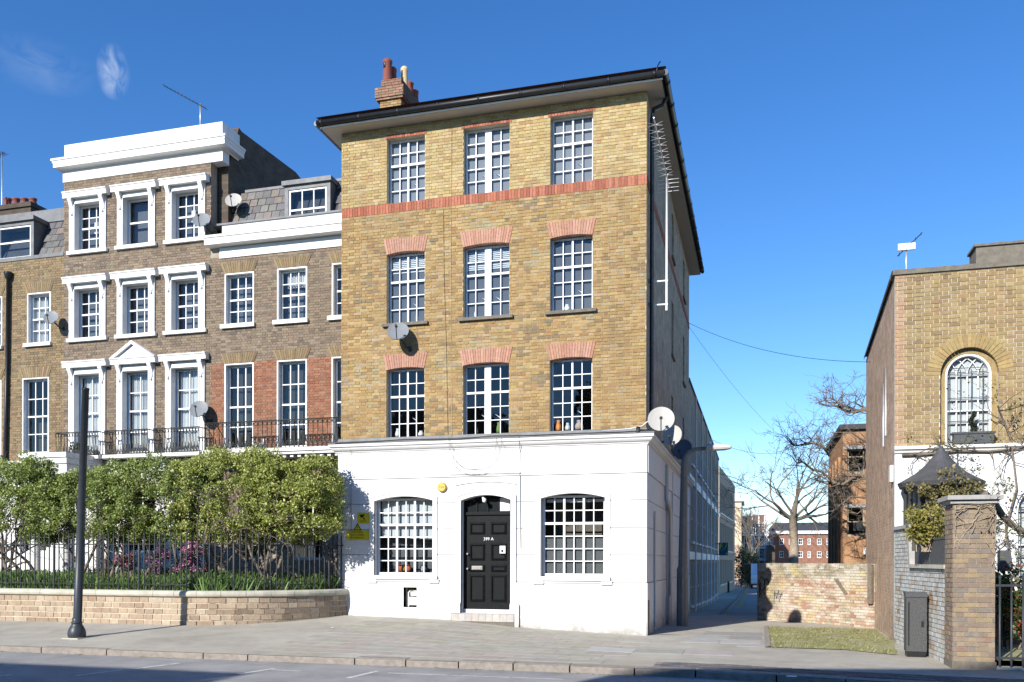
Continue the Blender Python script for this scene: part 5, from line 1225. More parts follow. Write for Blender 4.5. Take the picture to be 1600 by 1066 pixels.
# post on the pavement
pp = onG(120, 997); zt = CO[2]+ray(137, 609)[2]*(np.dot(pp-CO, FW)); tp = CO+ray(137, 609)*np.dot(pp-CO, FW)
post = thing('lamp_column', (pp[0], pp[1], pp[2]), 'plain dark blue-grey column with bulbous base on the pavement, no lantern', 'post')
b = Vector(pp); t = Vector((tp[0], pp[1], tp[2])); d = (t-b)
mb = MB(); mb.tube([b+d*.05, b+d*.40, b+d*1.], [.086, .078, .068], 20); mb.build('shaft', 'post_paint', post)
mb = MB(); mb.lathe(b, [(.165, -.02), (.165, .03), (.175, .05), (.178, .10), (.165, .17), (.13, .24), (.105, .28), (.102, .31), (.112, .315), (.112, .335), (.092, .34), (.09, .42)], 28); mb.build('base_casting', 'post_paint', post)
mb = MB(); mb.tube([t-d*.004, t+d*.004], .072, 20); mb.build('end_cap', 'black_paint', post)
mb = MB(); mb.box(b.x-.2, b.x+.2, b.y-.2, b.y+.2, b.z-.03, b.z+.012); mb.build('footing', 'coping_stone', post)
# litter on the pavement
rng = random.Random(4)
for (px, py) in ((520, 982),):
    p = onG(px, py); mb = MB(); mb.face([(p[0]-.05, p[1]-.03, p[2]+.006), (p[0]+.04, p[1]-.02, p[2]+.012), (p[0]+.05, p[1]+.03, p[2]+.004), (p[0]-.03, p[1]+.03, p[2]+.02)]); tag(mb.build('paper_scrap', 'white_paint'), 'white scrap of paper on the pavement near the curved wall', 'litter')
p = onZ(1237, 1058, 0); mb = MB(); mb.box(p[0]-.07, p[0]+.07, p[1]-.05, p[1]+.05, .010, .014); tag(mb.build('paper_scrap', 'white_paint'), 'white sheet of paper on the shaded block paving', 'litter')
# ================================================================== LANE
def block(parent, x0, x1, y0, y1, z0, z1, m, name='walls', top=True):
    mb = MB(); mb.box(x0, x1, y0, y1, z0, z1); return mb.build(name, m, parent)
FLN = frame(-2.44, 33.02, math.pi/2)
lb = thing('lane_building', (-6, 46, -.5), 'grey three-storey building with white framed windows lining the lane', 'building')
LE = 26.8
lh = []; lwin = []
for k in range(12):
    u = 1.3+k*2.05
    for (z0, z1) in ((-.35, 1.62), (2.45, 4.55), (5.45, 7.7)):
        zz0 = z0 if z0 > 0 else max(z0, lane_z(33+u)+.25)
        lh.append((u, u+.46, zz0, z1)); lh.append((u+.62, u+1.08, zz0, z1))
mb = MB(); slab(mb, FLN, 0, LE, -1.4, 8.42, lh, 0, .2); mb.build('wall', 'render_grey', lb)
mb = MB(); mb.face([(-2.46, 33.02, -1.4), (-9, 33.02, -1.4), (-9, 33.02, 8.42), (-2.46, 33.02, 8.42)]); mb.face([(-2.46, 59.8, -1.4), (-12, 59.8, -1.4), (-12, 59.8, 8.42), (-2.46, 59.8, 8.42)][::-1]); mb.face([(-2.46, 33.02, 8.41), (-2.46, 59.8, 8.41), (-12, 59.8, 8.41), (-12, 33.02, 8.41)]); mb.build('other_walls', 'render_grey', lb)
mb = MB(); mb.face([(-3.3, 33.1, -1), (-3.3, 59.7, -1), (-3.3, 59.7, 8.3), (-3.3, 33.1, 8.3)]); mb.build('room_interior', 'interior', lb)
for z in (1.76, 4.68):
    mb = MB(); mb.obox(FLN, 0, LE, 0, .05, z, z+.30); mb.build('floor_band', 'white_paint', lb)
mb = MB(); mb.obox(FLN, 0, LE, -.3, .04, 8.40, 8.5); mb.build('parapet_coping', 'roof_dark', lb)
for (a, b, c, d) in lh:
    w = window(lb, FLN, a, b, c, d, -.02, [], [(.42, .05)], fo=.06, gm='glass_lane')
    mb = MB(); mb.obox(FLN, a-.05, b+.05, -.05, .09, c-.07, c-.003); mb.build('window_sill', 'white_paint', w)
for k in range(6):
    u = 3.05+k*4.1; mb = MB(); mb.tube([FLN(u, .07, -.6-.025*u), FLN(u, .07, 8.35)], .04, 6); mb.build('downpipe', 'white_paint', lb)
# estate agent's board
bs = onY(1123, 848, 55.); be = onY(1137.5, 868, 55.)
sb = thing('agents_board', (-2.35, 55, be[2]), 'square dark teal board with lime letter F on the lane building', 'sign')
fs = frame(0, 55.); mb = MB(); mb.obox(fs, bs[0], be[0], 0, .03, be[2], bs[2]); mb.build('board', 'teal_sign', sb)
mb = MB(); mb.obox(fs, -2.46, be[0], -.03, 0, bs[2]-.1, bs[2]-.05); mb.obox(fs, -2.46, bs[0]+.05, -.03, 0, be[2]+.05, be[2]+.1); mb.build('arm', 'iron', sb)
bw_, bh_ = be[0]-bs[0], bs[2]-be[2]
letters('F', bh_*.62, 'lime_ink', sb, fs, bs[0]+bw_*.24, .032, bs[2]-bh_*.32)
mb = MB(); mb.tube([fs(bs[0]+bw_*.2+bw_*.62*math.cos(t), .034, bs[2]-bh_*.05+bh_*.58*math.sin(t)) for t in np.linspace(-1.45, -.0, 9)], .018, 4); mb.build('arc_mark', 'lime_ink', sb)
mb = MB(); mb.tube([fs(be[0]-bw_*.12, .03, be[2]+bh_*.14), fs(be[0]-bw_*.12, .036, be[2]+bh_*.14)], .055, 12); mb.build('dot_mark', 'lime_ink', sb)
# next block, turned a little towards us
def atD(px, py, t): return CO+ray(px, py)*t
P1, P2 = atD(1124, 728, 69.), atD(1148.3, 759, 87.2); zr = (P1[2]+P2[2])/2
a2 = math.atan2(P2[1]-P1[1], P2[0]-P1[0]); F2 = frame(P1[0], P1[1], a2); L2 = math.dist(P1[:2], P2[:2])
b2 = thing('concrete_block', (P1[0]-3, P1[1]+6, -1), 'pale concrete framed block of flats beyond the lane building', 'building')
h2 = [(1.0+k*2.6, 1.0+k*2.6+1.0, z0, z0+h) for k in range(6) for (z0, h) in ((-.2, 2.0), (2.6, 2.2), (5.6, 2.4))]+[(2.25+k*2.6, 2.25+k*2.6+.9, z0, z0+h) for k in range(6) for (z0, h) in ((-.2, 2.0), (2.6, 2.2), (5.6, 2.4))]
h2 = [h for h in h2 if h[1] < L2-.3]
mb = MB(); slab(mb, F2, 0, L2, -1.5, zr, h2, 0, .25); mb.build('wall', 'render_tan', b2)
mb = MB(); mb.face([F2(0, -.25, -1.5), F2(0, -9, -1.5), F2(0, -9, zr), F2(0, -.25, zr)][::-1]); mb.face([F2(L2, -.25, -1.5), F2(L2, -9, -1.5), F2(L2, -9, zr), F2(L2, -.25, zr)]); mb.face([F2(0, -.24, -1.5), F2(L2, -.24, -1.5), F2(L2, -.24, zr), F2(0, -.24, zr)]); mb.build('inner_walls', 'interior', b2)
for h in h2:
    w = window(b2, F2, *h, -.1, [], [(.4, .07)], fo=.07, gm='glass_lane')
    mb = MB(); mb.obox(F2, h[0]-.08, h[1]+.08, -.1, .06, h[2]-.1, h[2]-.003); mb.build('window_sill', 'white_paint', w)
for z in (2.25, 5.2): mb = MB(); mb.obox(F2, 0, L2, 0, .06, z, z+.25); mb.build('floor_band', 'render_tan', b2)
def simple_block(name, loc, label, x0, x1, y, dep, z0, z1, m, wins=(), roofm=None, roofh=0, wm='white_paint', fo=.1, cat='building', gm='glass_dark', nb=2):
    t = thing(name, (loc[0], loc[1], z0), label, cat); f = frame(0, y)
    mb = MB(); slab(mb, f, x0, x1, z0, z1, list(wins), 0, .2); mb.build('wall', m, t)
    mb = MB(); mb.face([(x0, y+.2, z0), (x0, y+dep, z0), (x0, y+dep, z1), (x0, y+.2, z1)][::-1]); mb.face([(x1, y+.2, z0), (x1, y+dep, z0), (x1, y+dep, z1), (x1, y+.2, z1)]); mb.face([(x0, y, z1-.01), (x1, y, z1-.01), (x1, y+dep, z1-.01), (x0, y+dep, z1-.01)]); mb.build('side_walls', m, t)
    mb = MB(); mb.face([(x0+.1, y+.5, z0), (x1-.1, y+.5, z0), (x1-.1, y+.5, z1-.1), (x0+.1, y+.5, z1-.1)]); mb.build('room_interior', 'interior', t)
    for h in wins: window(t, f, *h, -.06, even(nb, fo*.5), [(.5, fo*.6)], fo=fo, gm=gm, m=wm)
    return t, f
# cream tower and balconies, white framed block, red flats at the end of the lane
pc, pd = onY(1148, 777, 108), onY(1160.5, 795, 108)
t, f = simple_block('cream_block', ((pc[0]+pd[0])/2-2, 108), 'tall cream rendered flats with flat white roof at the lane end', pc[0]-7, pd[0]-.15, 108, 9, 3.6, pc[2]-.5, 'render_cream')
mb = MB(); mb.box(pc[0]-7, pd[0]-.15, 108.02, 117, -1.5, 3.6); mb.build('brick_base', 'brick_flank_brown', t)
mb = MB(); mb.box(pc[0]-7.1, pd[0]+.1, 107.7, 117, pc[2]-.5, pc[2]-.15); mb.box(pc[0]-6.6, pd[0]-.4, 108.2, 117, pc[2]-.15, pc[2]+.7); mb.build('roof', 'white_paint', t)
bx0, bx1 = onY(1160, 850, 112)[0], onY(1174, 850, 112)[0]
t, f = simple_block('balcony_flats', (bx0, 112), 'flats with stacked white balconies beside the cream block', bx0, bx1, 112, 9, -1.5, onY(1167, 806, 112)[2], 'render_tan', [(bx0+.2, bx0+.9, z, z+1.5) for z in (.6, 3.2, 5.6)])
for z in (2.35, 4.85, 7.1):
    mb = MB(); mb.box(bx0-.1, bx1+.3, 111.0, 112, z, z+.14); bb = mb.build('balcony', 'white_paint', t)
    for q in range(7): mb = MB(); mb.box(bx0-.08+q*.27, bx0-.04+q*.27, 111.02, 111.06, z+.14, z+.9); mb.build('baluster', 'white_paint', bb)
    mb = MB(); mb.box(bx0-.1, bx1+.3, 111.0, 111.07, z+.9, z+.98); mb.build('rail', 'white_paint', bb)
wx0, wx1 = onY(1174.5, 850, 122)[0], onY(1199, 850, 122)[0]; wz = onY(1190, 804, 122)[2]
wn = [(wx0+.25+k*.74, wx0+.25+k*.74+.52, z, z+1.15) for k in range(3) for z in (2.0, 3.7, 5.4, 6.9)]
t, f = simple_block('white_frame_block', (wx0+1, 122), 'block with white concrete frame and brown panels behind the bare tree', wx0, wx1, 122, 9, -1.5, wz, 'brick_far_red', [h for h in wn if h[3] < wz-.2])
for z in (1.75, 3.35, 5.05, 6.65, wz-.1): mb = MB(); mb.box(wx0, wx1+.15, 121.8, 122, z, z+.28); mb.build('frame_beam', 'white_paint', t)
for x in (wx0+.0, wx0+.85, wx0+1.6, wx1-.15): mb = MB(); mb.box(x, x+.17, 121.85, 122, -1.5, wz); mb.build('frame_column', 'white_paint', t)
rx0, rx1 = onY(1199.5, 850, 132)[0], onY(1320, 850, 132)[0]; rz = onY(1250, 829, 132)[2]
wn = [(rx0+.35+k*1.28, rx0+.35+k*1.28+(.62 if k % 2 else .42), z, z+.95) for k in range(9) for z in (.3, 2.2, 4.05)]
t, f = simple_block('red_flats', ((rx0+rx1)/2, 132), 'long red brick flats with white windows and white eaves line', rx0, rx1, 132, 10, -1.5, rz-.5, 'brick_far_red', [h for h in wn if h[3] < rz-.6], fo=.09)
mb = MB(); mb.box(rx0-.2, rx1+.2, 131.7, 142, rz-.5, rz-.05); mb.build('eaves', 'white_paint', t)
mb = MB(); mb.face([(rx0-.2, 131.7, rz-.05), (rx1+.2, 131.7, rz-.05), (rx1, 136, rz+1.3), (rx0+1, 136, rz+1.3)]); mb.face([(rx0-.2, 141, rz-.05), (rx0-.2, 131.7, rz-.05), (rx0+1, 136, rz+1.3)]); mb.build('roof', 'slate_far' if 'slate_far' in M else 'roof_dark', t)
sx0, sx1 = onY(1198, 860, 118)[0], onY(1211, 860, 118)[0]
t, f = simple_block('dark_shed', (sx0+.5, 118), 'small dark outbuilding in front of the red flats', sx0, sx1, 118, 4, -1.5, onY(1205, 852, 118)[2], 'brick_terrace_side', [(sx0+.3, sx0+.7, .6, 1.4)])
# bollards, cycle stands, low fence and hedge along the far footway
for k, (px, py) in enumerate(((1138.2, 926), (1159, 903), (1173.5, 905))):
    p = onG(px, py); tb = thing('bollard', p, ('black bollard on the sunny footway by the cycle stand', 'black bollard beyond the cycle stand', 'black bollard at the bend of the lane kerb')[k], 'bollard')
    mb = MB(); mb.lathe(p, [(.09, -.02), (.09, .72), (.11, .74), (.11, .8), (.085, .84), (.08, .92), (.0, .98)], 12); mb.build('shaft', 'iron', tb)
    mb = MB(); mb.lathe((p[0], p[1], p[2]), [(.13, -.02), (.13, .06), (.095, .1)], 12); mb.build('foot', 'iron', tb)
for k, (px, py) in enumerate(((1146, 921), (1150, 919))):
    p = onG(px, py); tb = thing('cycle_stand', p, ('first', 'second')[k]+' steel hoop cycle stand past the black bollard', 'cycle stand')
    mb = MB(); mb.tube([(p[0]-.35, p[1], p[2]-.02)]+[(p[0]-.35*math.cos(t), p[1], p[2]+.6+.2*math.sin(t)) for t in np.linspace(0, math.pi, 9)]+[(p[0]+.35, p[1], p[2]-.02)], .03, 6); mb.build('hoop', 'galvanised', tb)
    mb = MB(); mb.tube([(p[0]-.35, p[1], p[2]+.3), (p[0]+.35, p[1], p[2]+.3)], .02, 6); mb.build('crossbar', 'galvanised', tb)
pf0, pf1 = onG(1127, 920), onG(1163, 899)
fe = thing('low_fence', ((pf0[0]+pf1[0])/2, (pf0[1]+pf1[1])/2, lane_z(80)), 'low grey fence in front of the concrete block', 'fence')
for i in range(30):
    q = i/29; x = pf0[0]-.9+(pf1[0]-pf0[0])*q; y = pf0[1]+(pf1[1]-pf0[1])*q; z = lane_z(y); mb = MB(); mb.box(x-.03, x+.03, y-.03, y+.03, z-.05, z+1.1); mb.build('paling', 'render_grey', fe)
mb = MB(); mb.tube([(pf0[0]-.9, pf0[1], lane_z(pf0[1])+1.05), (pf1[0]-.9, pf1[1], lane_z(pf1[1])+1.05)], .04, 4); mb.build('rail', 'render_grey', fe)
for k, (px, py, w, lab) in enumerate(((1158, 862, .8, 'dark green bush below the cream flats'), (1168, 858, .9, 'tall dark evergreen bush at the end of the footway'), (1175, 866, .7, 'small dark bush beside the white framed block'))):
    y = 100+k*2; p = onY(px, py, y); z0 = lane_z(y); sh = thing('bush', (p[0], y, z0), lab, 'bush'); rng = random.Random(k+300)
    cs = [((p[0]+rng.gauss(0, w*.45), y+rng.gauss(0, .5), z0+rng.uniform(.1, 1)*(p[2]-z0)), (.35, .35, .4)) for _ in range(26)]
    mb = MB(); leaves(mb, cs, 1800, 1, .16, ((.03, .05, .02), (.045, .07, .025), (.02, .035, .015)), rng); mb.build('crown', 'leaf', sh)
    mb = MB(); mb.tube([(p[0], y, z0-.1), (p[0], y, z0+1.2)], [.08, .04], 5); mb.build('trunk', 'bark', sh)
# lamp post at the lane corner
pl = onG(1066, 978); bz = pl[2]; ly = pl[1]; lx = pl[0]
lp = thing('street_lamp', (lx, ly, bz), 'concrete street lamp with curved arm beside the white flank wall', 'street lamp')
ztop = onX(1072, 724, lx)[2]
mb = MB(); mb.tube([(lx, ly, bz-.1), (lx, ly, bz+1.5), (lx+.01, ly, bz+1.6), (lx+.04, ly, ztop-.1)], [.15, .145, .12, .085], 8, smooth=False); mb.build('column', 'concrete', lp)
mb = MB(); mb.tube([(lx+.04, ly, ztop-.12), (lx+.07, ly, ztop+.05), (lx+.16, ly, ztop+.17), (lx+.32, ly, ztop+.23), (lx+.62, ly, ztop+.25)], [.08, .075, .065, .055, .05], 8); mb.build('arm', 'concrete', lp)
mb = MB(); hx = lx+.58
for (x0, x1, r) in ((0, .1, .6), (.1, .62, 1.), (.62, .7, .7)): pass
prof = [(0, .03), (.04, .08), (.2, .11), (.5, .10), (.66, .06), (.68, .02)]
k = 10; rws = []
for (dx, r) in prof: rws.append([(hx+dx, ly+r*1.1*math.cos(2*math.pi*j/k), ztop+.26+r*(.9 if math.sin(2*math.pi*j/k) > 0 else .8)*math.sin(2*math.pi*j/k)) for j in range(k)])
for i in range(len(rws)-1):
    for j in range(k): mb.face([rws[i][j], rws[i+1][j], rws[i+1][(j+1) % k], rws[i][(j+1) % k]], None, True)
mb.face(rws[0]); mb.face(rws[-1][::-1]); mb.build('lamp_head', 'lamp_head', lp)
mb = MB(); mb.lathe((hx+.12, ly, ztop+.35), [(.045, 0), (.045, .06), (.02, .09), (0, .09)], 10); mb.build('photocell', 'white_paint', lp)
mb = MB(); mb.tube([(lx, ly-.13, bz+.9), (lx, ly-.15, bz+1.3)], .03, 5); mb.build('access_door', 'concrete', lp)

# ================================================================== GRAFFITI WALL AND VERGE
A, B = onG(1183.4, 969), onG(1367, 982.5); ga = math.atan2(B[1]-A[1], B[0]-A[0]); FGW = frame(A[0], A[1], ga); LG = math.dist(A[:2], B[:2])
zA = CO[2]+ray(1183, 881)[2]*np.dot(A-CO, FW); zB = CO[2]+ray(1366, 880)[2]*np.dot(B-CO, FW); zt = (zA+zB)/2; zb_ = min(A[2], B[2])-.1
gw_ = thing('brick_boundary_wall', (*FGW(LG/2, 0, 0)[:2], zb_), 'patchy brick wall with whitewash, yellow paint and graffiti behind the grass', 'wall')
mb = MB(); mb.obox(FGW, 0, LG, -.22, 0, zb_-.2, zt-.02); gcore = mb.build('wall_core', 'mortar_brown', gw_)
def pal_g(u, z, rng):
    if u < .9 and z > .35: return palette(((.42, .34, .22), 3), ((.38, .28, .17), 3), ((.46, .38, .27), 2))(u, z, rng)
    if z > zt-.42: 
        i, c = palette(((.30, .26, .18), 3), ((.25, .21, .15), 3), ((.36, .31, .22), 2))(u, z, rng); return i+10, c
    i, c = PAL_W(u, z, rng); return i+20, c
brickwork(gcore, FGW, .0, LG, zb_, zt-.12, [], pal_g, 71, L=.22, Hh=.068, J=.011, m='graffiti_brick', n1=.01)
s = 0; rng = random.Random(72)
while s < LG-.02:
    mb = MB(); mb.obox(FGW, s, min(s+.068, LG), -.23, .016, zt-.115, zt+rng.uniform(-.006, .006), jit((.30, .26, .19), rng, .25)); mb.build('coping_brick', 'graffiti_brick', gw_); s += .079
def scribble(pts, m, r=.012):
    mb = MB(); mb.tube([FGW(u, .018, z) for u, z in pts], r, 4); mb.build('graffiti_tag', m, gw_)
th = np.linspace(0, 5.6, 16)
scribble([(.22+.13*math.cos(t), 1.02+.2*math.sin(t)) for t in th], 'sign_ink'); scribble([(.42+.09*math.cos(t), 1.0+.17*math.sin(t)) for t in th], 'sign_ink'); scribble([(.12, .62), (.16, 1.05), (.1, .75), (.22, .7)], 'sign_ink')
scribble([(.75, .45), (.78, .82), (.86, .6), (.95, .85), (.97, .5), (1.1, .8), (1.0, .65)], 'lead', .014); scribble([(.72, .75), (1.12, .72)], 'lead', .012)
mb = MB(); mb.obox(frame(*FGW(LG*.72, 0, 0)[:2], ga), 0, .45, .012, .035, 0, .001)
mb = MB(); mb.prism([(LG*.69, zt-.42), (LG*.72, zt-.40), (LG*.80, zt-.80), (LG*.78, zt-.84)], FGW, .0, .03); mb.build('leaning_slat', 'bark', gw_)
mb = MB(); mb.obox(FGW, LG-.16, LG-.02, 0, .10, zb_+.8, zt-.02); mb.build('end_board', 'bark', gw_)
# grass verge in front of it
q = [onG(1200, 980), onG(1203, 1012), onG(1320, 1016), onG(1400, 1024), onG(1396, 1004), onG(1366, 983.5)]
mb = MB(); mb.face([(p[0], p[1], p[2]+.012) for p in q]); tag(mb.build('verge', 'grass_ground', None, (0, 0, 0)), kind='structure')
rng = random.Random(73); mb = MB(); poly = [(p[0], p[1]) for p in q]
def inside(x, y):
    c = False
    for i in range(len(poly)):
        (xa_, ya_), (xb_, yb_) = poly[i], poly[i-1]
        if (ya_ > y) != (yb_ > y) and x < (xb_-xa_)*(y-ya_)/(yb_-ya_)+xa_: c = not c
    return c
n = 0
while n < 5000:
    x, y = rng.uniform(0, 3.3), rng.uniform(17, 27)
    if not inside(x+rng.gauss(0, .06), y+rng.gauss(0, .09)): continue
    if mnoise.noise((x*1.4, y*1.1, 0)) < -.12 and rng.random() < .75: n += 1; continue
    h = rng.uniform(.01, .045)+(.05*rng.random() if y < 17.9 else 0); a = rng.uniform(0, 6.28); w = rng.uniform(.006, .016); l = rng.gauss(0, .04); z = G(x, y)+.01
    dx, dy = math.cos(a)*w, math.sin(a)*w; mb.face([(x-dx, y-dy, z), (x+dx, y+dy, z), (x+l, y+l*.5, z+h)], jit(rng.choice(((.30, .31, .10), (.36, .35, .14), (.24, .26, .09), (.42, .39, .2))), rng, .2)); n += 1
tag(mb.build('verge_grass', 'leaf', None, (0, 0, 0)), label='short worn grass on the verge below the graffiti wall', cat='grass', kind='stuff')
mb = MB(); p, r_ = onG(1198, 979), onG(1201, 1012); mb.face([(p[0]-.07, p[1], p[2]+.01), (r_[0]-.07, r_[1], r_[2]+.01), (r_[0]+.04, r_[1], r_[2]+.03), (p[0]+.04, p[1], p[2]+.03)]); tag(mb.build('verge_edging', 'kerb_stone', None, (0, 0, 0)), kind='structure')

# ================================================================== ORANGE BRICK HOUSE BEHIND THE WALL
oh = thing('brick_house', (4.6, 36, -.4), 'orange brick house with flat dark roof behind the graffiti wall', 'house')
FO = frame(0, 34.); ow = [(3.17, 3.78, 4.90, 5.78), (3.17, 3.78, 2.62, 3.66), (4.6, 5.3, 4.9, 5.78), (4.6, 5.3, 2.62, 3.66)]
mb = MB(); slab(mb, FO, 3.02, 8, -.6, 6.5, ow, 0, .2); mb.build('wall', 'brick_orange', oh)
mb = MB(); mb.face([(3.02, 34.2, -.6), (3.02, 40.3, -.6), (3.02, 40.3, 6.5), (3.02, 34.2, 6.5)][::-1]); mb.face([(3.02, 40.3, -.6), (8, 40.3, -.6), (8, 40.3, 6.5), (3.02, 40.3, 6.5)][::-1])
for k in range(4): mb.box(2.94, 3.02, 34.9+k*1.4, 35.5+k*1.4, -.6, 5.6)
mb.build('side_wall', 'brick_orange_side', oh)
mb = MB(); mb.box(2.9, 8.1, 33.85, 40.45, 6.5, 6.68); mb.build('roof', 'roof_dark', oh)
mb = MB(); mb.face([(3.1, 34.7, -.5), (8, 34.7, -.5), (8, 34.7, 6.4), (3.1, 34.7, 6.4)]); mb.build('room_interior', 'interior', oh)
for h in ow:
    w = window(oh, FO, *h, -.08, [], [(.72, .04)] if h[2] > 4 else [(.5, .04)], fo=.06, m='render_grey'); mb = MB(); mb.obox(FO, h[0]-.1, h[1]+.1, -.1, .06, h[3], h[3]+.12); mb.build('lintel', 'grey_stone', w)
mb = MB(); mb.obox(FO, 3.72, 3.9, 0, .15, 1.95, 2.2); mb.build('vent_box', 'white_paint', oh)

# ================================================================== BARE TREES
rng = random.Random(21); tz = lane_z(52)
tr = thing('bare_tree', (2.02, 52, tz), 'leafless pollarded tree with thick trunk behind the graffiti wall', 'tree')
mb = MB(); mb.tube([(2.02, 52, tz-.2), (1.98, 52, tz+1.2), (2.05, 52, tz+3.0), (1.98, 52, tz+5.0)], [.36, .30, .26, .23], 10); mb.build('trunk', 'bark_pale', tr)
mb = MB()
for (d, L, r) in (((-1, .1, .55), 2.0, .085), ((-.55, -.3, 1), 2.1, .085), ((.05, .2, 1), 2.3, .12), ((.5, -.2, 1), 2.0, .085), ((1, .1, .5), 1.9, .085), ((.75, .3, .2), 1.6, .12), ((-.8, -.4, .25), 1.7, .12), ((.2, -.6, .6), 1.7, .12)):
    branch(mb, (2.0, 52, tz+4.7), d, L*1.1, r, 5, rng, .5, .62, .08, 4, (2, 3), .74, .012)
mb.build('crown', 'bark', tr)
t2 = thing('bare_tree', (4.55, 31, lane_z(31)), 'leafless tree whose gnarled limbs reach out past the brown house', 'tree')
zz = lane_z(31); mb = MB(); mb.tube([(4.55, 31, zz-.2), (4.5, 31, zz+2.5), (4.4, 31, zz+4.6), (4.45, 31.0, zz+7.2)], [.3, .24, .2, .14], 9); mb.build('trunk', 'bark', t2)
mb = MB()
limbs = ([(1395, 742), (1362, 752), (1345, 742), (1325, 757), (1302, 757), (1296, 752)], .085), ([(1345, 745), (1330, 748), (1318, 757), (1305, 755), (1294, 745), (1285, 738), (1268, 733), (1254, 722), (1245, 724)], .06), ([(1400, 640), (1362, 641), (1348, 640), (1337, 644), (1322, 643), (1312, 636), (1302, 634), (1290, 634)], .075), ([(1337, 641), (1325, 636), (1312, 632), (1303, 624), (1295, 622)], .045), ([(1348, 636), (1336, 630), (1338, 618)], .03), ([(1296, 712), (1290, 703), (1284, 695), (1268, 692), (1256, 694), (1243, 697), (1236, 694)], .05), ([(1370, 700), (1345, 686), (1330, 676), (1312, 676), (1298, 676)], .035), ([(1380, 770), (1350, 778), (1330, 776), (1312, 790), (1300, 800)], .04), ([(1400, 812), (1362, 800), (1350, 795), (1340, 803), (1325, 800)], .035)
for pts, r in limbs:
    P = [Vector(onY(px, py, 31.2+.3*math.sin(i*1.3+r*40))) for i, (px, py) in enumerate(pts)]
    mb.tube(P, [r*(1-.6*i/(len(P)-1)) for i in range(len(P))], 7, False)
    for i in range(1, len(P)):
        for q in range(3):
            branch(mb, P[i].lerp(P[i-1], rng.random()), (rng.uniform(-1, .3), rng.uniform(-.5, .5), rng.uniform(-.25, .9)), rng.uniform(.35, .75), r*.32, 3, rng, .6, .8, .12, 3, (1, 3), .7, .006)
mb.build('crown', 'bark', t2)
t3 = thing('bare_tree', (-.7, 104, lane_z(104)), 'small leafless tree against the white framed block', 'tree'); z3 = lane_z(104)
mb = MB(); mb.tube([(-.7, 104, z3-.1), (-.75, 104, z3+3)], [.2, .15], 7); mb.build('trunk', 'bark', t3)
mb = MB()
for k in range(7): branch(mb, (-.75, 104, z3+2.6), (rng.uniform(-.7, .7), rng.uniform(-.5, .5), 1), 2.4, .1, 4, rng, .3, .5, .2, 4, (2, 4), .72, .02)
mb.build('crown', 'bark', t3)

# ================================================================== RIGHT-HAND HOUSE
YR = 20.03; FR = frame(0, YR); RX0, RX1 = 2.81, 9.0
rh = thing('ochre_house', (5.5, YR, 0), 'ochre brick house with arched window, white ground floor and plain parapet', 'house')
ac = 4.24; RA = .55; ZSP = 5.60; RW = .45
lowx = 5.66
rho = [(ac-RA, ac+RA, 4.12, ZSP+RA)]; rl = [(lowx-.55, lowx+.55, 1.35, 2.75+.55)]
mb = MB(); slab(mb, FR, RX0, RX1, 4.05, 7.76, rho, 0, .11); rw = mb.build('brick_wall', 'mortar_pale', rh)
def pal_r(u, z, rng):
    if u < 3.06: i, c = palette(((.38, .24, .15), 3), ((.42, .29, .18), 3), ((.36, .25, .13), 2))(u, z, rng); return i+10, c
    return PAL_H(u, z, rng)
brickwork(rw, FR, RX0, RX1, 4.12, 7.74, rho, pal_r, 81, L=.22, Hh=.072, J=.011)
n = 27; rng = random.Random(82)
for i in range(n):
    a0, a1 = math.pi*i/n+.006, math.pi*(i+1)/n-.006
    mb = MB(); mb.prism([(ac+RA*math.cos(a0), ZSP+RA*math.sin(a0)), (ac+.82*math.cos(a0), ZSP+.82*math.sin(a0)), (ac+.82*math.cos(a1), ZSP+.82*math.sin(a1)), (ac+RA*math.cos(a1), ZSP+RA*math.sin(a1))], FR, -.1, .016, jit((.35, .25, .11), rng, .15)); mb.build('arch_brick', 'brick', rw)
def ringseg(mb, c, zs, r0, r1, n0, n1, z0, k=20, Fr=None):
    for i in range(k):
        a0, a1 = math.pi*i/k, math.pi*(i+1)/k
        mb.prism([(c+r0*math.cos(a0), zs+r0*math.sin(a0)), (c+r1*math.cos(a0), zs+r1*math.sin(a0)), (c+r1*math.cos(a1), zs+r1*math.sin(a1)), (c+r0*math.cos(a1), zs+r0*math.sin(a1))], Fr, n0, n1)
    mb.obox(Fr, c-r1, c-r0, n0, n1, z0, zs); mb.obox(Fr, c+r0, c+r1, n0, n1, z0, zs)
mb = MB(); ringseg(mb, ac, ZSP, RW-.01, RA+.2, -.3, -.10, 4.1, 20, FR); mb.build('window_reveal', 'brick_reveal', rh)
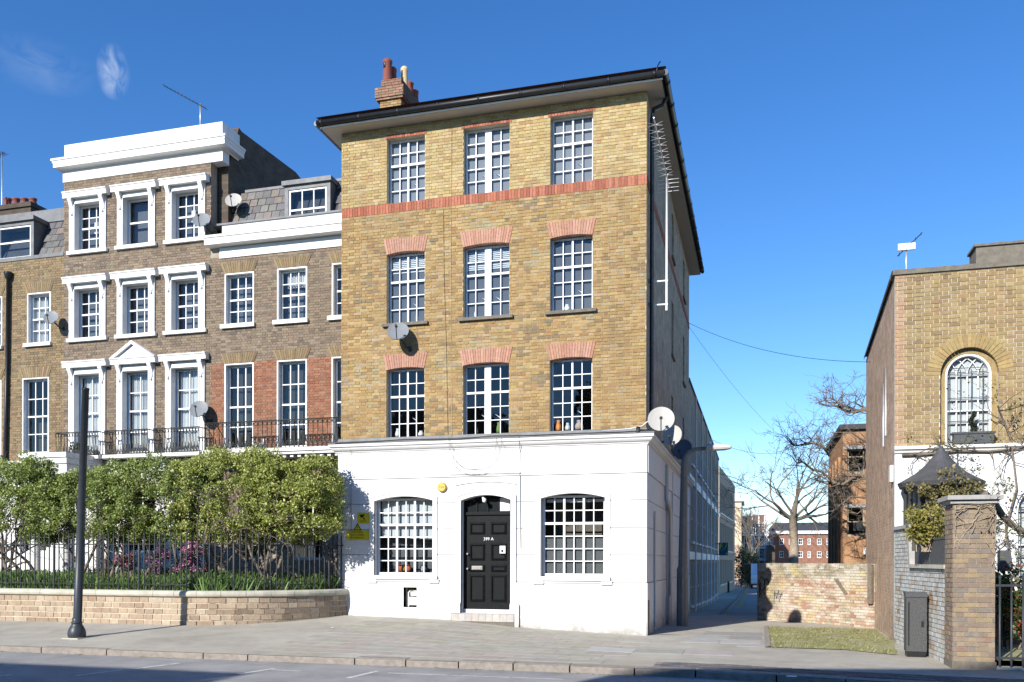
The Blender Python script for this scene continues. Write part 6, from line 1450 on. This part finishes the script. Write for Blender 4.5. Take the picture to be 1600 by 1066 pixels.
def arched_window(par, c, zs, r, z0, n, guard=True, name='arched_window', blind=True):
    mb = MB(); ringseg(mb, c, zs, r-.055, r, n-.08, n+.05, z0, 20, FR); mb.obox(FR, c-r+.055, c+r-.055, n-.08, n+.03, z0, z0+.06); w = mb.build(name, 'white_paint', par)
    mb = MB(); ri = r-.055
    for k in (-1, 0, 1): mb.obox(FR, c+k*ri*.52-.012, c+k*ri*.52+.012, n-.06, n-.02, z0+.06, zs)
    for q in (.33, .5, .66, 1.): zq = z0+(zs-z0)*q; mb.obox(FR, c-ri, c+ri, n-.06, n-.015+(.02 if q == .5 else 0), zq-.014, zq+.014)
    for k in (-1.04, -.52, 0, .52, 1.04):      # interlaced tracery
        for s in (-1, 1):
            pts = []
            for t in np.linspace(0, 1, 9):
                u = k*ri+s*ri*1.04*(1-math.cos(t*1.35)); z = zs+ri*1.04*math.sin(t*1.35)
                if math.hypot(u, z-zs) <= ri+.004: pts.append(FR(c+u, n-.035, z))
            if len(pts) > 2: mb.tube(pts, .012, 4)
    mb.build('glazing_bars', 'white_paint', w)
    poly = [(c+ri*math.cos(a), zs+ri*math.sin(a)) for a in np.linspace(0, math.pi, 21)]+[(c-ri, z0+.06), (c+ri, z0+.06)]
    mb = MB(); mb.prism(poly, FR, n-.05, n-.046); mb.build('pane', 'glass', w)
    if blind: mb = MB(); mb.prism(poly, FR, n-.09, n-.085); mb.build('blind', 'curtain', w)
    if guard:
        mb = MB()
        for k in (-.9, -.36, .18, .72): mb.tube([FR(c+k*ri, n+.03, z0), FR(c+k*ri, n+.03, zs+ri*.3)], .008, 4)
        for q in (.35, .68, 1.02, 1.1): mb.tube([FR(c-ri, n+.03, z0+(zs-z0)*q), FR(c+ri, n+.03, z0+(zs-z0)*q)], .009, 4)
        mb.build('window_guard', 'lead', w)
    return w
arched_window(rh, ac, ZSP, RW, 4.12, -.16)
mb = MB(); mb.obox(FR, RX0+.002, RX1, -.1, .012, -.2, 4.05); slabz = None
mb = MB(); slab(mb, FR, RX0+.004, RX1, -.2, 4.05, rl, .012, .12); mb.build('rendered_wall', 'stucco', rh)
mb = MB(); arch_poly = []
for i in range(20):
    a0, a1 = math.pi*i/20, math.pi*(i+1)/20; c = lowx; r = .55; zs = 2.75
    mb.prism([(c+r*math.cos(a0), zs+r*math.sin(a0)), (c+r*math.cos(a0), zs+r+.003) if True else None, (c+r*math.cos(a1), zs+r+.003), (c+r*math.cos(a1), zs+r*math.sin(a1))], FR, -.1, .012)
mb.build('window_head', 'stucco', rh)
arched_window(rh, lowx, 2.75, .55, 1.35, -.1)
mb = MB(); mb.face([(RX0+.3, YR+.6, 0), (RX1, YR+.6, 0), (RX1, YR+.6, 7.5), (RX0+.3, YR+.6, 7.5)]); mb.build('room_interior', 'interior', rh)
mb = MB(); prism_u(mb, [(0, 3.98), (.05, 3.99), (.07, 4.03), (.12, 4.06), (.12, 4.12), (0, 4.14)], FR, RX0-.01, RX1); mb.build('string_course', 'white_worn', rh)
mb = MB(); mb.obox(FR, RX0-.05, RX1, -.4, .05, 7.76, 7.86); mb.build('parapet_coping', 'sill_stone', rh)
mb = MB(); xb = 3.16; mb.face([(RX0, YR+.11, -.3), (xb, 28.2, -.3), (xb, 28.2, 7.76), (RX0, YR+.11, 7.76)][::-1]); mb.face([(xb, 28.2, -.3), (RX1, 28.2, -.3), (RX1, 28.2, 7.76), (xb, 28.2, 7.76)][::-1]); mb.face([(RX1, YR, -.3), (RX1, 28.2, -.3), (RX1, 28.2, 7.76), (RX1, YR, 7.76)]); mb.build('flank_wall', 'brick_flank_brown', rh)
mb = MB(); mb.face([(RX0-.06, YR, 7.76), (xb-.06, 28.25, 7.76), (xb-.06, 28.25, 7.86), (RX0-.06, YR, 7.86)][::-1]); mb.face([(RX0-.06, YR, 7.858), (RX1, YR, 7.858), (RX1, 28.25, 7.858), (xb-.06, 28.25, 7.858)]); mb.build('roof', 'roof_dark', rh)
mb = MB(); s0 = onY(1525, 400, YR+.5); mb.box(s0[0], s0[0]+2.4, YR+.5, YR+1.1, 7.86, onY(1525, 386, YR+.5)[2]); mb.box(s0[0]-.04, s0[0]+2.44, YR+.46, YR+1.14, onY(1525, 386, YR+.5)[2], onY(1525, 386, YR+.5)[2]+.05); mb.build('chimney_stack', 'sill_stone', rh)
for (px, z0, z1) in ((1384, 4.6, 6.15), (1380.5, 4.4, 5.85)):
    p = onX(px, 620, 2.86); mb = MB(); mb.tube([(p[0]+.0, p[1], z0), (p[0]+.0, p[1], z1)], .025, 5); mb.build('flank_pipe', 'galvanised', rh)
p = onX(1396, 735, 2.83); mb = MB(); mb.box(RX0-.06, RX0+.04, p[1]-.1, p[1]+.1, p[2]-.25, p[2]+.1); mb.build('flood_light', 'white_paint', rh)
p = onY(1416, 425, YR+.3); q = onY(1416, 383, YR+.3)
t = yagi((p[0], YR+.3, 7.85), q[2]-7.85, (.62, .1, .6), .42, 5, 'small aerial with white box on the ochre house parapet', el=.1)
mb = MB(); mb.box(p[0]-.17, p[0]+.17, YR+.24, YR+.3, q[2]-.12, q[2]+.02); mb.build('amplifier_box', 'alu_white', t)
# lead planter with a spiral topiary on the sill
tp = thing('planter_box', FR(4.31, .1, 4.14), 'grey lead trough on the arched window sill', 'planter')
mb = MB(); mb.obox(FR, 3.93, 4.68, -.06, .12, 4.142, 4.36); mb.obox(FR, 3.90, 4.71, -.08, .14, 4.34, 4.38); mb.build('trough', 'planter', tp)
sp = thing('spiral_topiary', FR(4.30, .03, 4.38), 'dark spiral topiary standing in the lead trough', 'plant'); mb = MB(); rng = random.Random(5)
cs = [((4.30+.055*math.sin(z*20)*(1-z*1.2), YR-.03, 4.38+z), (.07*(1.1-z*1.6), .07*(1.1-z*1.6), .05)) for z in np.linspace(0.02, .40, 18)]; leaves(mb, cs, 1800, 1, .022, ((.025, .035, .018), (.04, .05, .025)), rng); mb.build('foliage', 'leaf', sp)
mb = MB(); mb.tube([(4.30+.03*math.sin(z*20), YR-.03, 4.36+z) for z in np.linspace(0, .36, 8)], .012, 5); mb.build('stem', 'bark', sp)
# turret bay with bell-shaped lead roof
bx, by = onY(1470, 755, YR-.55)[0], YR-.55
ze = onY(1470, 755, YR-.55)[2]; za = onY(1467, 697, YR-.55)[2]
bay = thing('turret_bay', (bx, by, 0), 'round bay with bell-shaped grey lead roof against the white wall', 'bay')
mb = MB(); R = .80; hh = za-ze
mb.lathe((bx, by, ze), [(R, -.05), (R+.02, .0), (R*.86, hh*.10), (R*.62, hh*.25), (R*.40, hh*.45), (R*.22, hh*.68), (R*.11, hh*.84), (R*.05, hh*.97), (0, hh)], 20, None, False); mb.build('roof', 'lead_dark', bay)
mb = MB(); mb.lathe((bx, by, ze), [(R-.12, -.12), (R-.02, -.10), (R, -.04), (0, -.03)], 20); mb.build('eaves', 'roof_dark', bay)
for k in range(8):
    a0, a1 = math.pi*(1+k/8), math.pi*(1+(k+1)/8); r = .66
    mb = MB(); P0, P1_ = (bx+r*math.cos(a0), by+r*math.sin(a0)), (bx+r*math.cos(a1), by+r*math.sin(a1)); mb.tube([(P0[0], P0[1], .3), (P0[0], P0[1], ze-.08)], .045, 6); mb.build('mullion', 'planter', bay)
    mb = MB(); mb.face([(*P0, 1.6), (*P1_, 1.6), (*P1_, ze-.08), (*P0, ze-.08)]); mb.build('pane', 'glass_dark', bay)
    mb = MB(); mb.face([(*P0, .0), (*P1_, .0), (*P1_, 1.6), (*P0, 1.6)]); mb.build('panel', 'stucco', bay)
mb = MB(); mb.lathe((bx, by+.1, .2), [(.45, 0), (.45, ze-.4), (0, ze-.4)], 10); mb.build('inside', 'interior', bay)

# ---------------------------------------------------------------- side wall, pier, trough, cabinet
pl0 = onG(1490, 1045); pr0 = onG(1553, 1046)
PX0, PX1, PY0 = pl0[0], pr0[0], (pl0[1]+pr0[1])/2; PW = PX1-PX0; PZ = onY(1515, 787, PY0)[2]
pier = thing('brick_pier', ((PX0+PX1)/2, PY0+PW/2, 0), 'square weathered brick gate pier with stone cap beside the railings', 'pier')
mb = MB(); mb.box(PX0, PX1, PY0, PY0+PW, -.1, PZ); pc_ = mb.build('pier_core', 'mortar_brown', pier)
FP = frame(0, PY0)
brickwork(pc_, FP, PX0, PX1, .12, PZ, [], PAL_PIL, 91, L=.215, Hh=.068, J=.010)
FPL = frame(PX0, PY0+PW, -math.pi/2); brickwork(pc_, FPL, 0, PW, .12, PZ, [], PAL_PIL, 92, Hh=.068, J=.010)
mb = MB(); mb.box(PX0-.02, PX1+.02, PY0-.02, PY0+PW+.02, -.1, .12); mb.build('plinth', 'sill_stone', pier)
mb = MB(); mb.box(PX0-.05, PX1+.05, PY0-.05, PY0+PW+.05, PZ, PZ+.06); mb.box(PX0-.10, PX1+.10, PY0-.10, PY0+PW+.10, PZ+.06, PZ+.13); mb.build('cap', 'grey_stone', pier)
w0 = (RX0+.01, YR); w1 = (PX0+.03, PY0+PW); wa = math.atan2(w1[1]-w0[1], w1[0]-w0[0]); FWL = frame(w0[0], w0[1], wa); LW = math.dist(w0, w1)
sw = thing('painted_side_wall', (*FWL(LW/2, 0, 0)[:2], 0), 'grey-green painted brick garden wall running back from the pier', 'wall')
zlo, zhi, us = 1.58, 2.36, 1.55
mb = MB(); mb.obox(FWL, 0, us, -.23, 0, -.2, zhi); mb.obox(FWL, us, LW, -.23, 0, -.2, zlo); swc = mb.build('wall_core', 'mortar_dark', sw)
brickwork(swc, FWL, 0, LW, .0, zhi, [(us, LW, zlo, zhi+.1)], lambda u, z, rng: (lambda r: (r[0]+9, (.36, .25, .15)) if (u > 2.6+.5*math.sin(z*3) and z < 1.2 and rng.random() < .6) else r)(PAL_PW(u, z, rng)), 93, L=.215, Hh=.068, J=.011, m='painted_brick')
mb = MB(); mb.obox(FWL, us-.02, LW+.0, -.30, .06, zlo, zlo+.07); mb.build('coping', 'coping_stone', sw)
mb = MB(); mb.obox(FWL, 0.02, us, -.28, .05, zhi, zhi+.07); mb.prism([(us-.04, zlo+.07), (us+.06, zlo+.07), (us-.12, zhi+.06), (us-.3, zhi+.06)], FWL, -.28, .05); mb.build('coping', 'grey_stone', sw)
tr_ = thing('planter_box', FWL(us+1.35, -.1, zlo+.07), 'pair of dark metal troughs standing on the side wall coping', 'planter')
u0 = us+.25; u1 = LW-.05
for (a, b) in ((u0, (u0+u1)/2-.02), ((u0+u1)/2+.02, u1)):
    mb = MB(); mb.obox(FWL, a, b, -.26, .0, zlo+.072, zlo+.52); mb.obox(FWL, a-.015, b+.015, -.27, .012, zlo+.50, zlo+.54); mb.build('trough', 'planter', tr_)
# dark service cabinet
c0, c1, c2 = onG(1403, 1020), onG(1416, 1026.5), onG(1448, 1027.5)
cab = thing('service_cabinet', (c1[0]+.2, c1[1]+.15, 0), 'dark grey speckled utility cabinet on the pavement against the side wall', 'cabinet')
ca_ = math.atan2(c2[1]-c1[1], c2[0]-c1[0]); FC = frame(c1[0], c1[1], ca_); wc = math.dist(c1[:2], c2[:2]); zc2 = onY(1430, 932, c1[1])[2]
mb = MB(); prism_u(mb, [(0, .10), (0, zc2-.0), (-.04, zc2+.05), (-.30, zc2+.05), (-.30, .10)], FC, 0, wc); mb.build('shell', 'cabinet_grey', cab)
mb = MB(); mb.obox(FC, .015, wc-.015, -.28, -.012, -.05, .10); mb.build('plinth', 'black_paint', cab)
mb = MB(); prism_u(mb, [(.015, zc2-.015), (.015, zc2+.01), (-.04, zc2+.075), (-.32, zc2+.075), (-.32, zc2+.04), (-.05, zc2+.045)], FC, -.012, wc+.012); mb.build('lid', 'cabinet_grey', cab)
mb = MB(); mb.obox(FC, .03, .05, 0, .006, .2, zc2-.1); mb.obox(FC, wc-.09, wc-.05, 0, .012, zc2*.5, zc2*.5+.1); mb.build('door_edge', 'black_paint', cab)
# railings and gate to the right of the pier
gt = thing('garden_railing', (4.4, PY0+.1, .05), 'grey iron railing with ball-topped bars to the right of the pier', 'railing')
zr_ = onY(1578, 905, PY0+.1)[2]
for i in range(11):
    x = onY(1562, 1000, PY0+.1)[0]+i*.165; mb = MB(); mb.tube([(x, PY0+.1, .02), (x, PY0+.1, zr_), (x, PY0+.1, zr_+.03), (x, PY0+.1, zr_+.07)], [.016, .016, .026, .004], 7); mb.build('bar', 'post_paint', gt)
for z in (.16, zr_-.12): mb = MB(); mb.box(PX1, PX1+1.95, PY0+.075, PY0+.125, z, z+.035); mb.build('rail', 'post_paint', gt)
mb = MB(); mb.box(PX1, 9, PY0-.0, PY0+.25, -.1, .035); mb.build('plinth', 'coping_stone', gt)
# right-hand garden
grid('front_garden', [PX0+.3, 5, 9], [PY0+.25, 17, 18.5, YR], lambda x, y: .05+.02*x, 'grass_ground')
rng = random.Random(95)
gb = thing('brick_edging', (4.9, 18.6, .1), 'low red brick planter wall below the white house wall', 'wall'); mb = MB(); mb.box(3.9, 8.5, 18.55, 18.75, 0, .95); gbc = mb.build('wall_core', 'mortar_red', gb); brickwork(gbc, frame(0, 18.55), 3.9, 6.4, .12, .93, [], PAL_R, 96, n_ind=120)
for k, (px, py, r, cols, lab) in enumerate(((1572, 925, .42, ((.10, .16, .04), (.06, .10, .03), (.35, .08, .03)), 'green garden bush with red flowers behind the grey railing'), (1597, 945, .5, ((.05, .08, .03), (.09, .13, .04), (.40, .07, .03)), 'dark garden bush with red flowers by the brick edging'))):
    p = onY(px, py, 17.6); sh = thing('garden_bush', (p[0], 17.6, .12), lab, 'bush')
    cs = [((p[0]+rng.gauss(0, r*.5), 17.6+rng.gauss(0, .25), max(.25, p[2]+rng.gauss(0, r*.5))), (.13, .13, .12)) for _ in range(30)]; mb = MB(); leaves(mb, cs, 2200, 1, .07, cols[:2]*3+cols[2:], rng); mb.build('foliage', 'leaf', sh)
    mb = MB()
    for q in range(4): mb.tube([(p[0]+rng.uniform(-.1, .1), 17.6, .05), (p[0]+rng.uniform(-.3, .3), 17.6, p[2])], [.02, .008], 4)
    mb.build('stem', 'bark', sh)
p = onY(1569, 865, 17.9); bi = thing('wall_box', (p[0], 17.9, 1.2), 'tall dark box hanging beside the pier', 'box'); mb = MB(); mb.box(p[0]-.09, p[0]+.09, 17.8, 18.0, onY(1569, 892, 17.9)[2], onY(1569, 860, 17.9)[2]); mb.build('case', 'planter', bi); mb = MB(); mb.tube([(p[0], 17.9, .1), (p[0], 17.9, 1.9)], .025, 5); mb.build('stake', 'iron', bi)
# climbers
def climb(name, pts, r, lab, leafn, cols, seed, y_j=.04, twig=4, tl=.5, droop=-.05, leafsize=.05):
    rng = random.Random(seed); P = [Vector(p) for p in pts]; t = thing(name, P[0], lab, 'climber'); mb = MB()
    mb.tube(P, [r*(1-.5*i/(len(P)-1)) for i in range(len(P))], 7); tips = []
    for i in range(1, len(P)):
        for q in range(twig):
            branch(mb, P[i].lerp(P[i-1], rng.random()), (rng.uniform(-1, 1), rng.uniform(-.5, .1), rng.uniform(-.9, .8)), tl*rng.uniform(.5, 1.2), .012, 2, rng, .6, .8, droop, 4, (1, 3), .7, .004, tips)
    mb.build('stem', 'bark', t); m2 = MB()
    if tips: leaves(m2, [(tuple(p), (.09, .07, .09)) for p in tips], leafn, 1, leafsize, cols, rng); m2.build('foliage', 'leaf', t)
    return t
LG1 = ((.14, .17, .05), (.20, .21, .07), (.10, .12, .035))
climb('wall_climber', [(2.95, YR-.05, 3.94), (3.4, YR-.05, 3.95), (4.0, YR-.06, 4.0), (4.6, YR-.06, 3.97), (5.2, YR-.06, 4.02), (6.0, YR-.06, 3.98)], .035, 'woody climber trained along the string course of the white wall', 500, LG1, 11, twig=6, tl=.55)
climb('wall_climber', [(5.4, YR-.15, .4), (5.0, YR-.12, 1.6), (4.9, YR-.1, 2.4), (5.1, YR-.1, 3.2), (5.0, YR-.08, 4.2), (4.75, YR-.08, 4.9)], .03, 'thin leafy climber rising across the white wall to the arched window', 700, LG1, 12, twig=5, tl=.6)
climb('wisteria', [(PX1-.12, PY0+.15, PZ+.15), (PX1+.03, PY0+.25, PZ+.03), (PX1+.2, PY0+.4, PZ-.18), (PX1+.42, PY0+.5, PZ-.38), (PX1+.7, PY0+.6, PZ-.48), (PX1+1.1, PY0+.7, PZ-.5)], .07, 'thick gnarled wisteria stem bending away from the pier cap', 260, LG1, 13, twig=2, tl=.45)
rng = random.Random(97); vt = thing('vine_tangle', ((PX0+PX1)/2, PY0-.05, PZ-.4), 'tangle of bare brown vines hanging over the pier face', 'climber'); mb = MB()
for k in range(16):
    x = PX0+.1+rng.random()*(PW-.1); z = PZ-rng.uniform(0, .1); pts = [(x, PY0-.03, z)]
    vx, vz = rng.gauss(0, .05), -.02
    for q in range(14): vx = vx*.8+rng.gauss(0, .03); vz = vz*.75+rng.gauss(-.008, .022); x = min(PX1, max(PX0+.02, x+vx)); z += vz; pts.append((x, PY0-.03-.02*math.sin(q), min(z, PZ-.01)))
    mb.tube(pts, .007, 4)
mb.build('stem', 'bark_pale', vt)
LG2 = ((.20, .19, .06), (.25, .22, .08), (.14, .13, .045), (.28, .22, .1))
YG = ((.26, .24, .05), (.32, .28, .07), (.18, .18, .04), (.38, .33, .12))
for k, (x0, x1, y0_, y1_, n, cols, lab, yy, ls) in enumerate(((1425, 1476, 798, 840, 2000, YG, 'feathery yellow-green shrub growing in the dark troughs', 16.9, .06), (1425, 1540, 752, 800, 1300, LG2, 'leafy climber hanging over the bay roof eaves', 18.6, .06), (1470, 1535, 735, 768, 380, LG2, 'loose climber spray on top of the bay eaves', 18.7, .06))):
    rng = random.Random(200+k); pa, pb = onY(x0, y0_, yy), onY(x1, y1_, yy); sh = thing('garden_shrub', ((pa[0]+pb[0])/2, yy, pb[2]), lab, 'shrub')
    cs = [((rng.uniform(pa[0], pb[0]), yy+rng.uniform(-.12, .2), rng.uniform(pb[2], pa[2])), (.1, .1, .1)) for _ in range(34)]
    mb = MB(); leaves(mb, cs, n, 1.1, ls, cols, rng); mb.build('foliage', 'leaf', sh); mb = MB()
    for q in range(16):
        c = cs[q][0]; mb.tube([((pa[0]+pb[0])/2+rng.uniform(-.2, .2), yy+.1, pb[2]-.25), c], [.01, .004], 4)
    mb.build('stem', 'bark_pale', sh)

# ================================================================== OVERHEAD CABLES
def span(a, b, sag, lab, r=.009):
    a, b = Vector(a), Vector(b); mb = MB(); mb.tube([a.lerp(b, t)+Vector((0, 0, -sag*4*t*(1-t))) for t in np.linspace(0, 1, 15)], r, 4); tag(mb.build('overhead_cable', 'black_paint', None), lab, 'cable')
span((-2.42, 32.8, onX(1080, 505, -2.42)[2]-.3), (3.02, 25.9, 7.2), .35, 'cable from the dark flank to the brown house wall', .007)
span((-2.42, 32.6, 10.3), (2.1, 51.6, 8.0), .4, 'cable sloping down from the dark flank into the bare tree', .007)
span((-2.40, 49, 8.35), (1.3, 51.6, 7.8), .3, 'cable from the lane building parapet to the bare tree', .009)
span((-2.40, 51, 6.9), (.4, 51.6, 6.2), .2, 'low cable from the lane building to the tree branches', .009)

# ================================================================== PARKED CARS BEHIND THE WALL
def car(loc, ang, m, lab, tall=1.):
    f = frame(loc[0], loc[1], ang); z = loc[2]; t = thing('parked_van', loc, lab, 'van')
    prof = [(u_, h_*tall) for u_, h_ in [(-2.0, .35), (-2.02, .62), (-1.9, .80), (-1.0, .92), (-.55, 1.36), (-.2, 1.45), (.9, 1.45), (1.35, 1.32), (1.75, .95), (2.0, .88), (2.03, .4), (1.9, .28), (-1.9, .28)]]
    mb = MB(); mb.prism([(u, z+h) for u, h in prof], f, -1.7, 0); mb.build('body', m, t)
    for n0, n1 in ((0, .008), (-1.708, -1.7)): mb = MB(); mb.prism([(-.85, z+.95*tall), (-.48, z+1.32*tall), (.85, z+1.36*tall), (1.2, z+1.26*tall), (1.5, z+.95*tall)], f, n0, n1); mb.build('side_glass', 'glass_dark', t)
    mb = MB(); mb.face([f(-1.01, -.12, z+.935*tall), f(-1.01, -1.58, z+.935*tall), f(-.57, -1.5, z+1.365*tall), f(-.57, -.2, z+1.365*tall)]); mb.build('windscreen', 'glass_dark', t)
    for u in (-1.3, 1.3):
        for n in (.02, -1.52): mb = MB(); mb.tube([f(u, n, z+.32), f(u, n-.2, z+.32)], .32, 16); mb.build('wheel', 'rubber', t)
    for n in (-.15, -1.55): mb = MB(); mb.tube([f(-2.03, n, z+.66), f(-1.95, n, z+.66)], .09, 8); mb.build('headlight', 'white_paint', t)
car((onY(1199, 876, 99)[0], 99, lane_z(99)-.09), math.pi/2, 'car_white', 'white van roof showing over the graffiti wall at the lane end', 1.85)

# ================================================================== OPPOSITE SIDE OF THE STREET (behind the camera; shades the carriageway)
def opp(x0, x1, h0, h1, lab, m='brick_opposite'):
    t = thing('opposite_house', ((x0+x1)/2, -5, 0), lab, 'house'); f = frame(x1, -5, math.pi); Wd = x1-x0
    wn = [(u, u+1.0, z, z+1.7) for u in np.arange(.9, Wd-1.2, 2.2) for z in (1.0, 3.9, 6.4) if z+2.0 < min(h0, h1)]
    mb = MB(); slab(mb, f, 0, Wd, -.2, min(h0, h1), wn, 0, .2); mb.build('wall', m, t)
    mb = MB(); mb.prism([(0, min(h0, h1)), (Wd, min(h0, h1)), (Wd, h0+.001), (0, h1+.001)], f, -.4, 0.0); mb.build('parapet', 'stucco', t)
    mb = MB(); mb.face([(x0, -5.3, -.2), (x0, -13, -.2), (x0, -13, h0), (x0, -5.3, h0)]); mb.face([(x1, -5.3, -.2), (x1, -13, -.2), (x1, -13, h1), (x1, -5.3, h1)][::-1]); mb.face([(x0, -13, -.2), (x1, -13, -.2), (x1, -13, h1), (x0, -13, h0)]); mb.face([(x0, -5.2, h0-.4), (x1, -5.2, h1-.4), (x1, -13, h1-.4), (x0, -13, h0-.4)]); mb.build('rear_walls', m, t)
    mb = MB(); mb.face([(x0+.2, -5.8, 0), (x1-.2, -5.8, 0), (x1-.2, -5.8, min(h0, h1)-.4), (x0+.2, -5.8, min(h0, h1)-.4)]); mb.build('room_interior', 'interior', t)
    for h in wn: window(t, f, *h, -.08, even(2, .05), [(.5, .06)], fo=.08, gm='glass_dark')
opp(-42, -14.2, 10.0, 9.95, 'long brick house across the street with a level parapet')
opp(-14.1, -9.3, 9.0, 8.9, 'low brick house across the street between taller neighbours')
opp(-9.2, -3.5, 10.85, 11.95, 'brick house across the street whose parapet climbs')
opp(-3.4, 14, 11.95, 12.1, 'tallest brick house across the street')
grid('opposite_pavement', [-70, 70], [-5.4, -3.6], lambda x, y: 0., 'pavement')
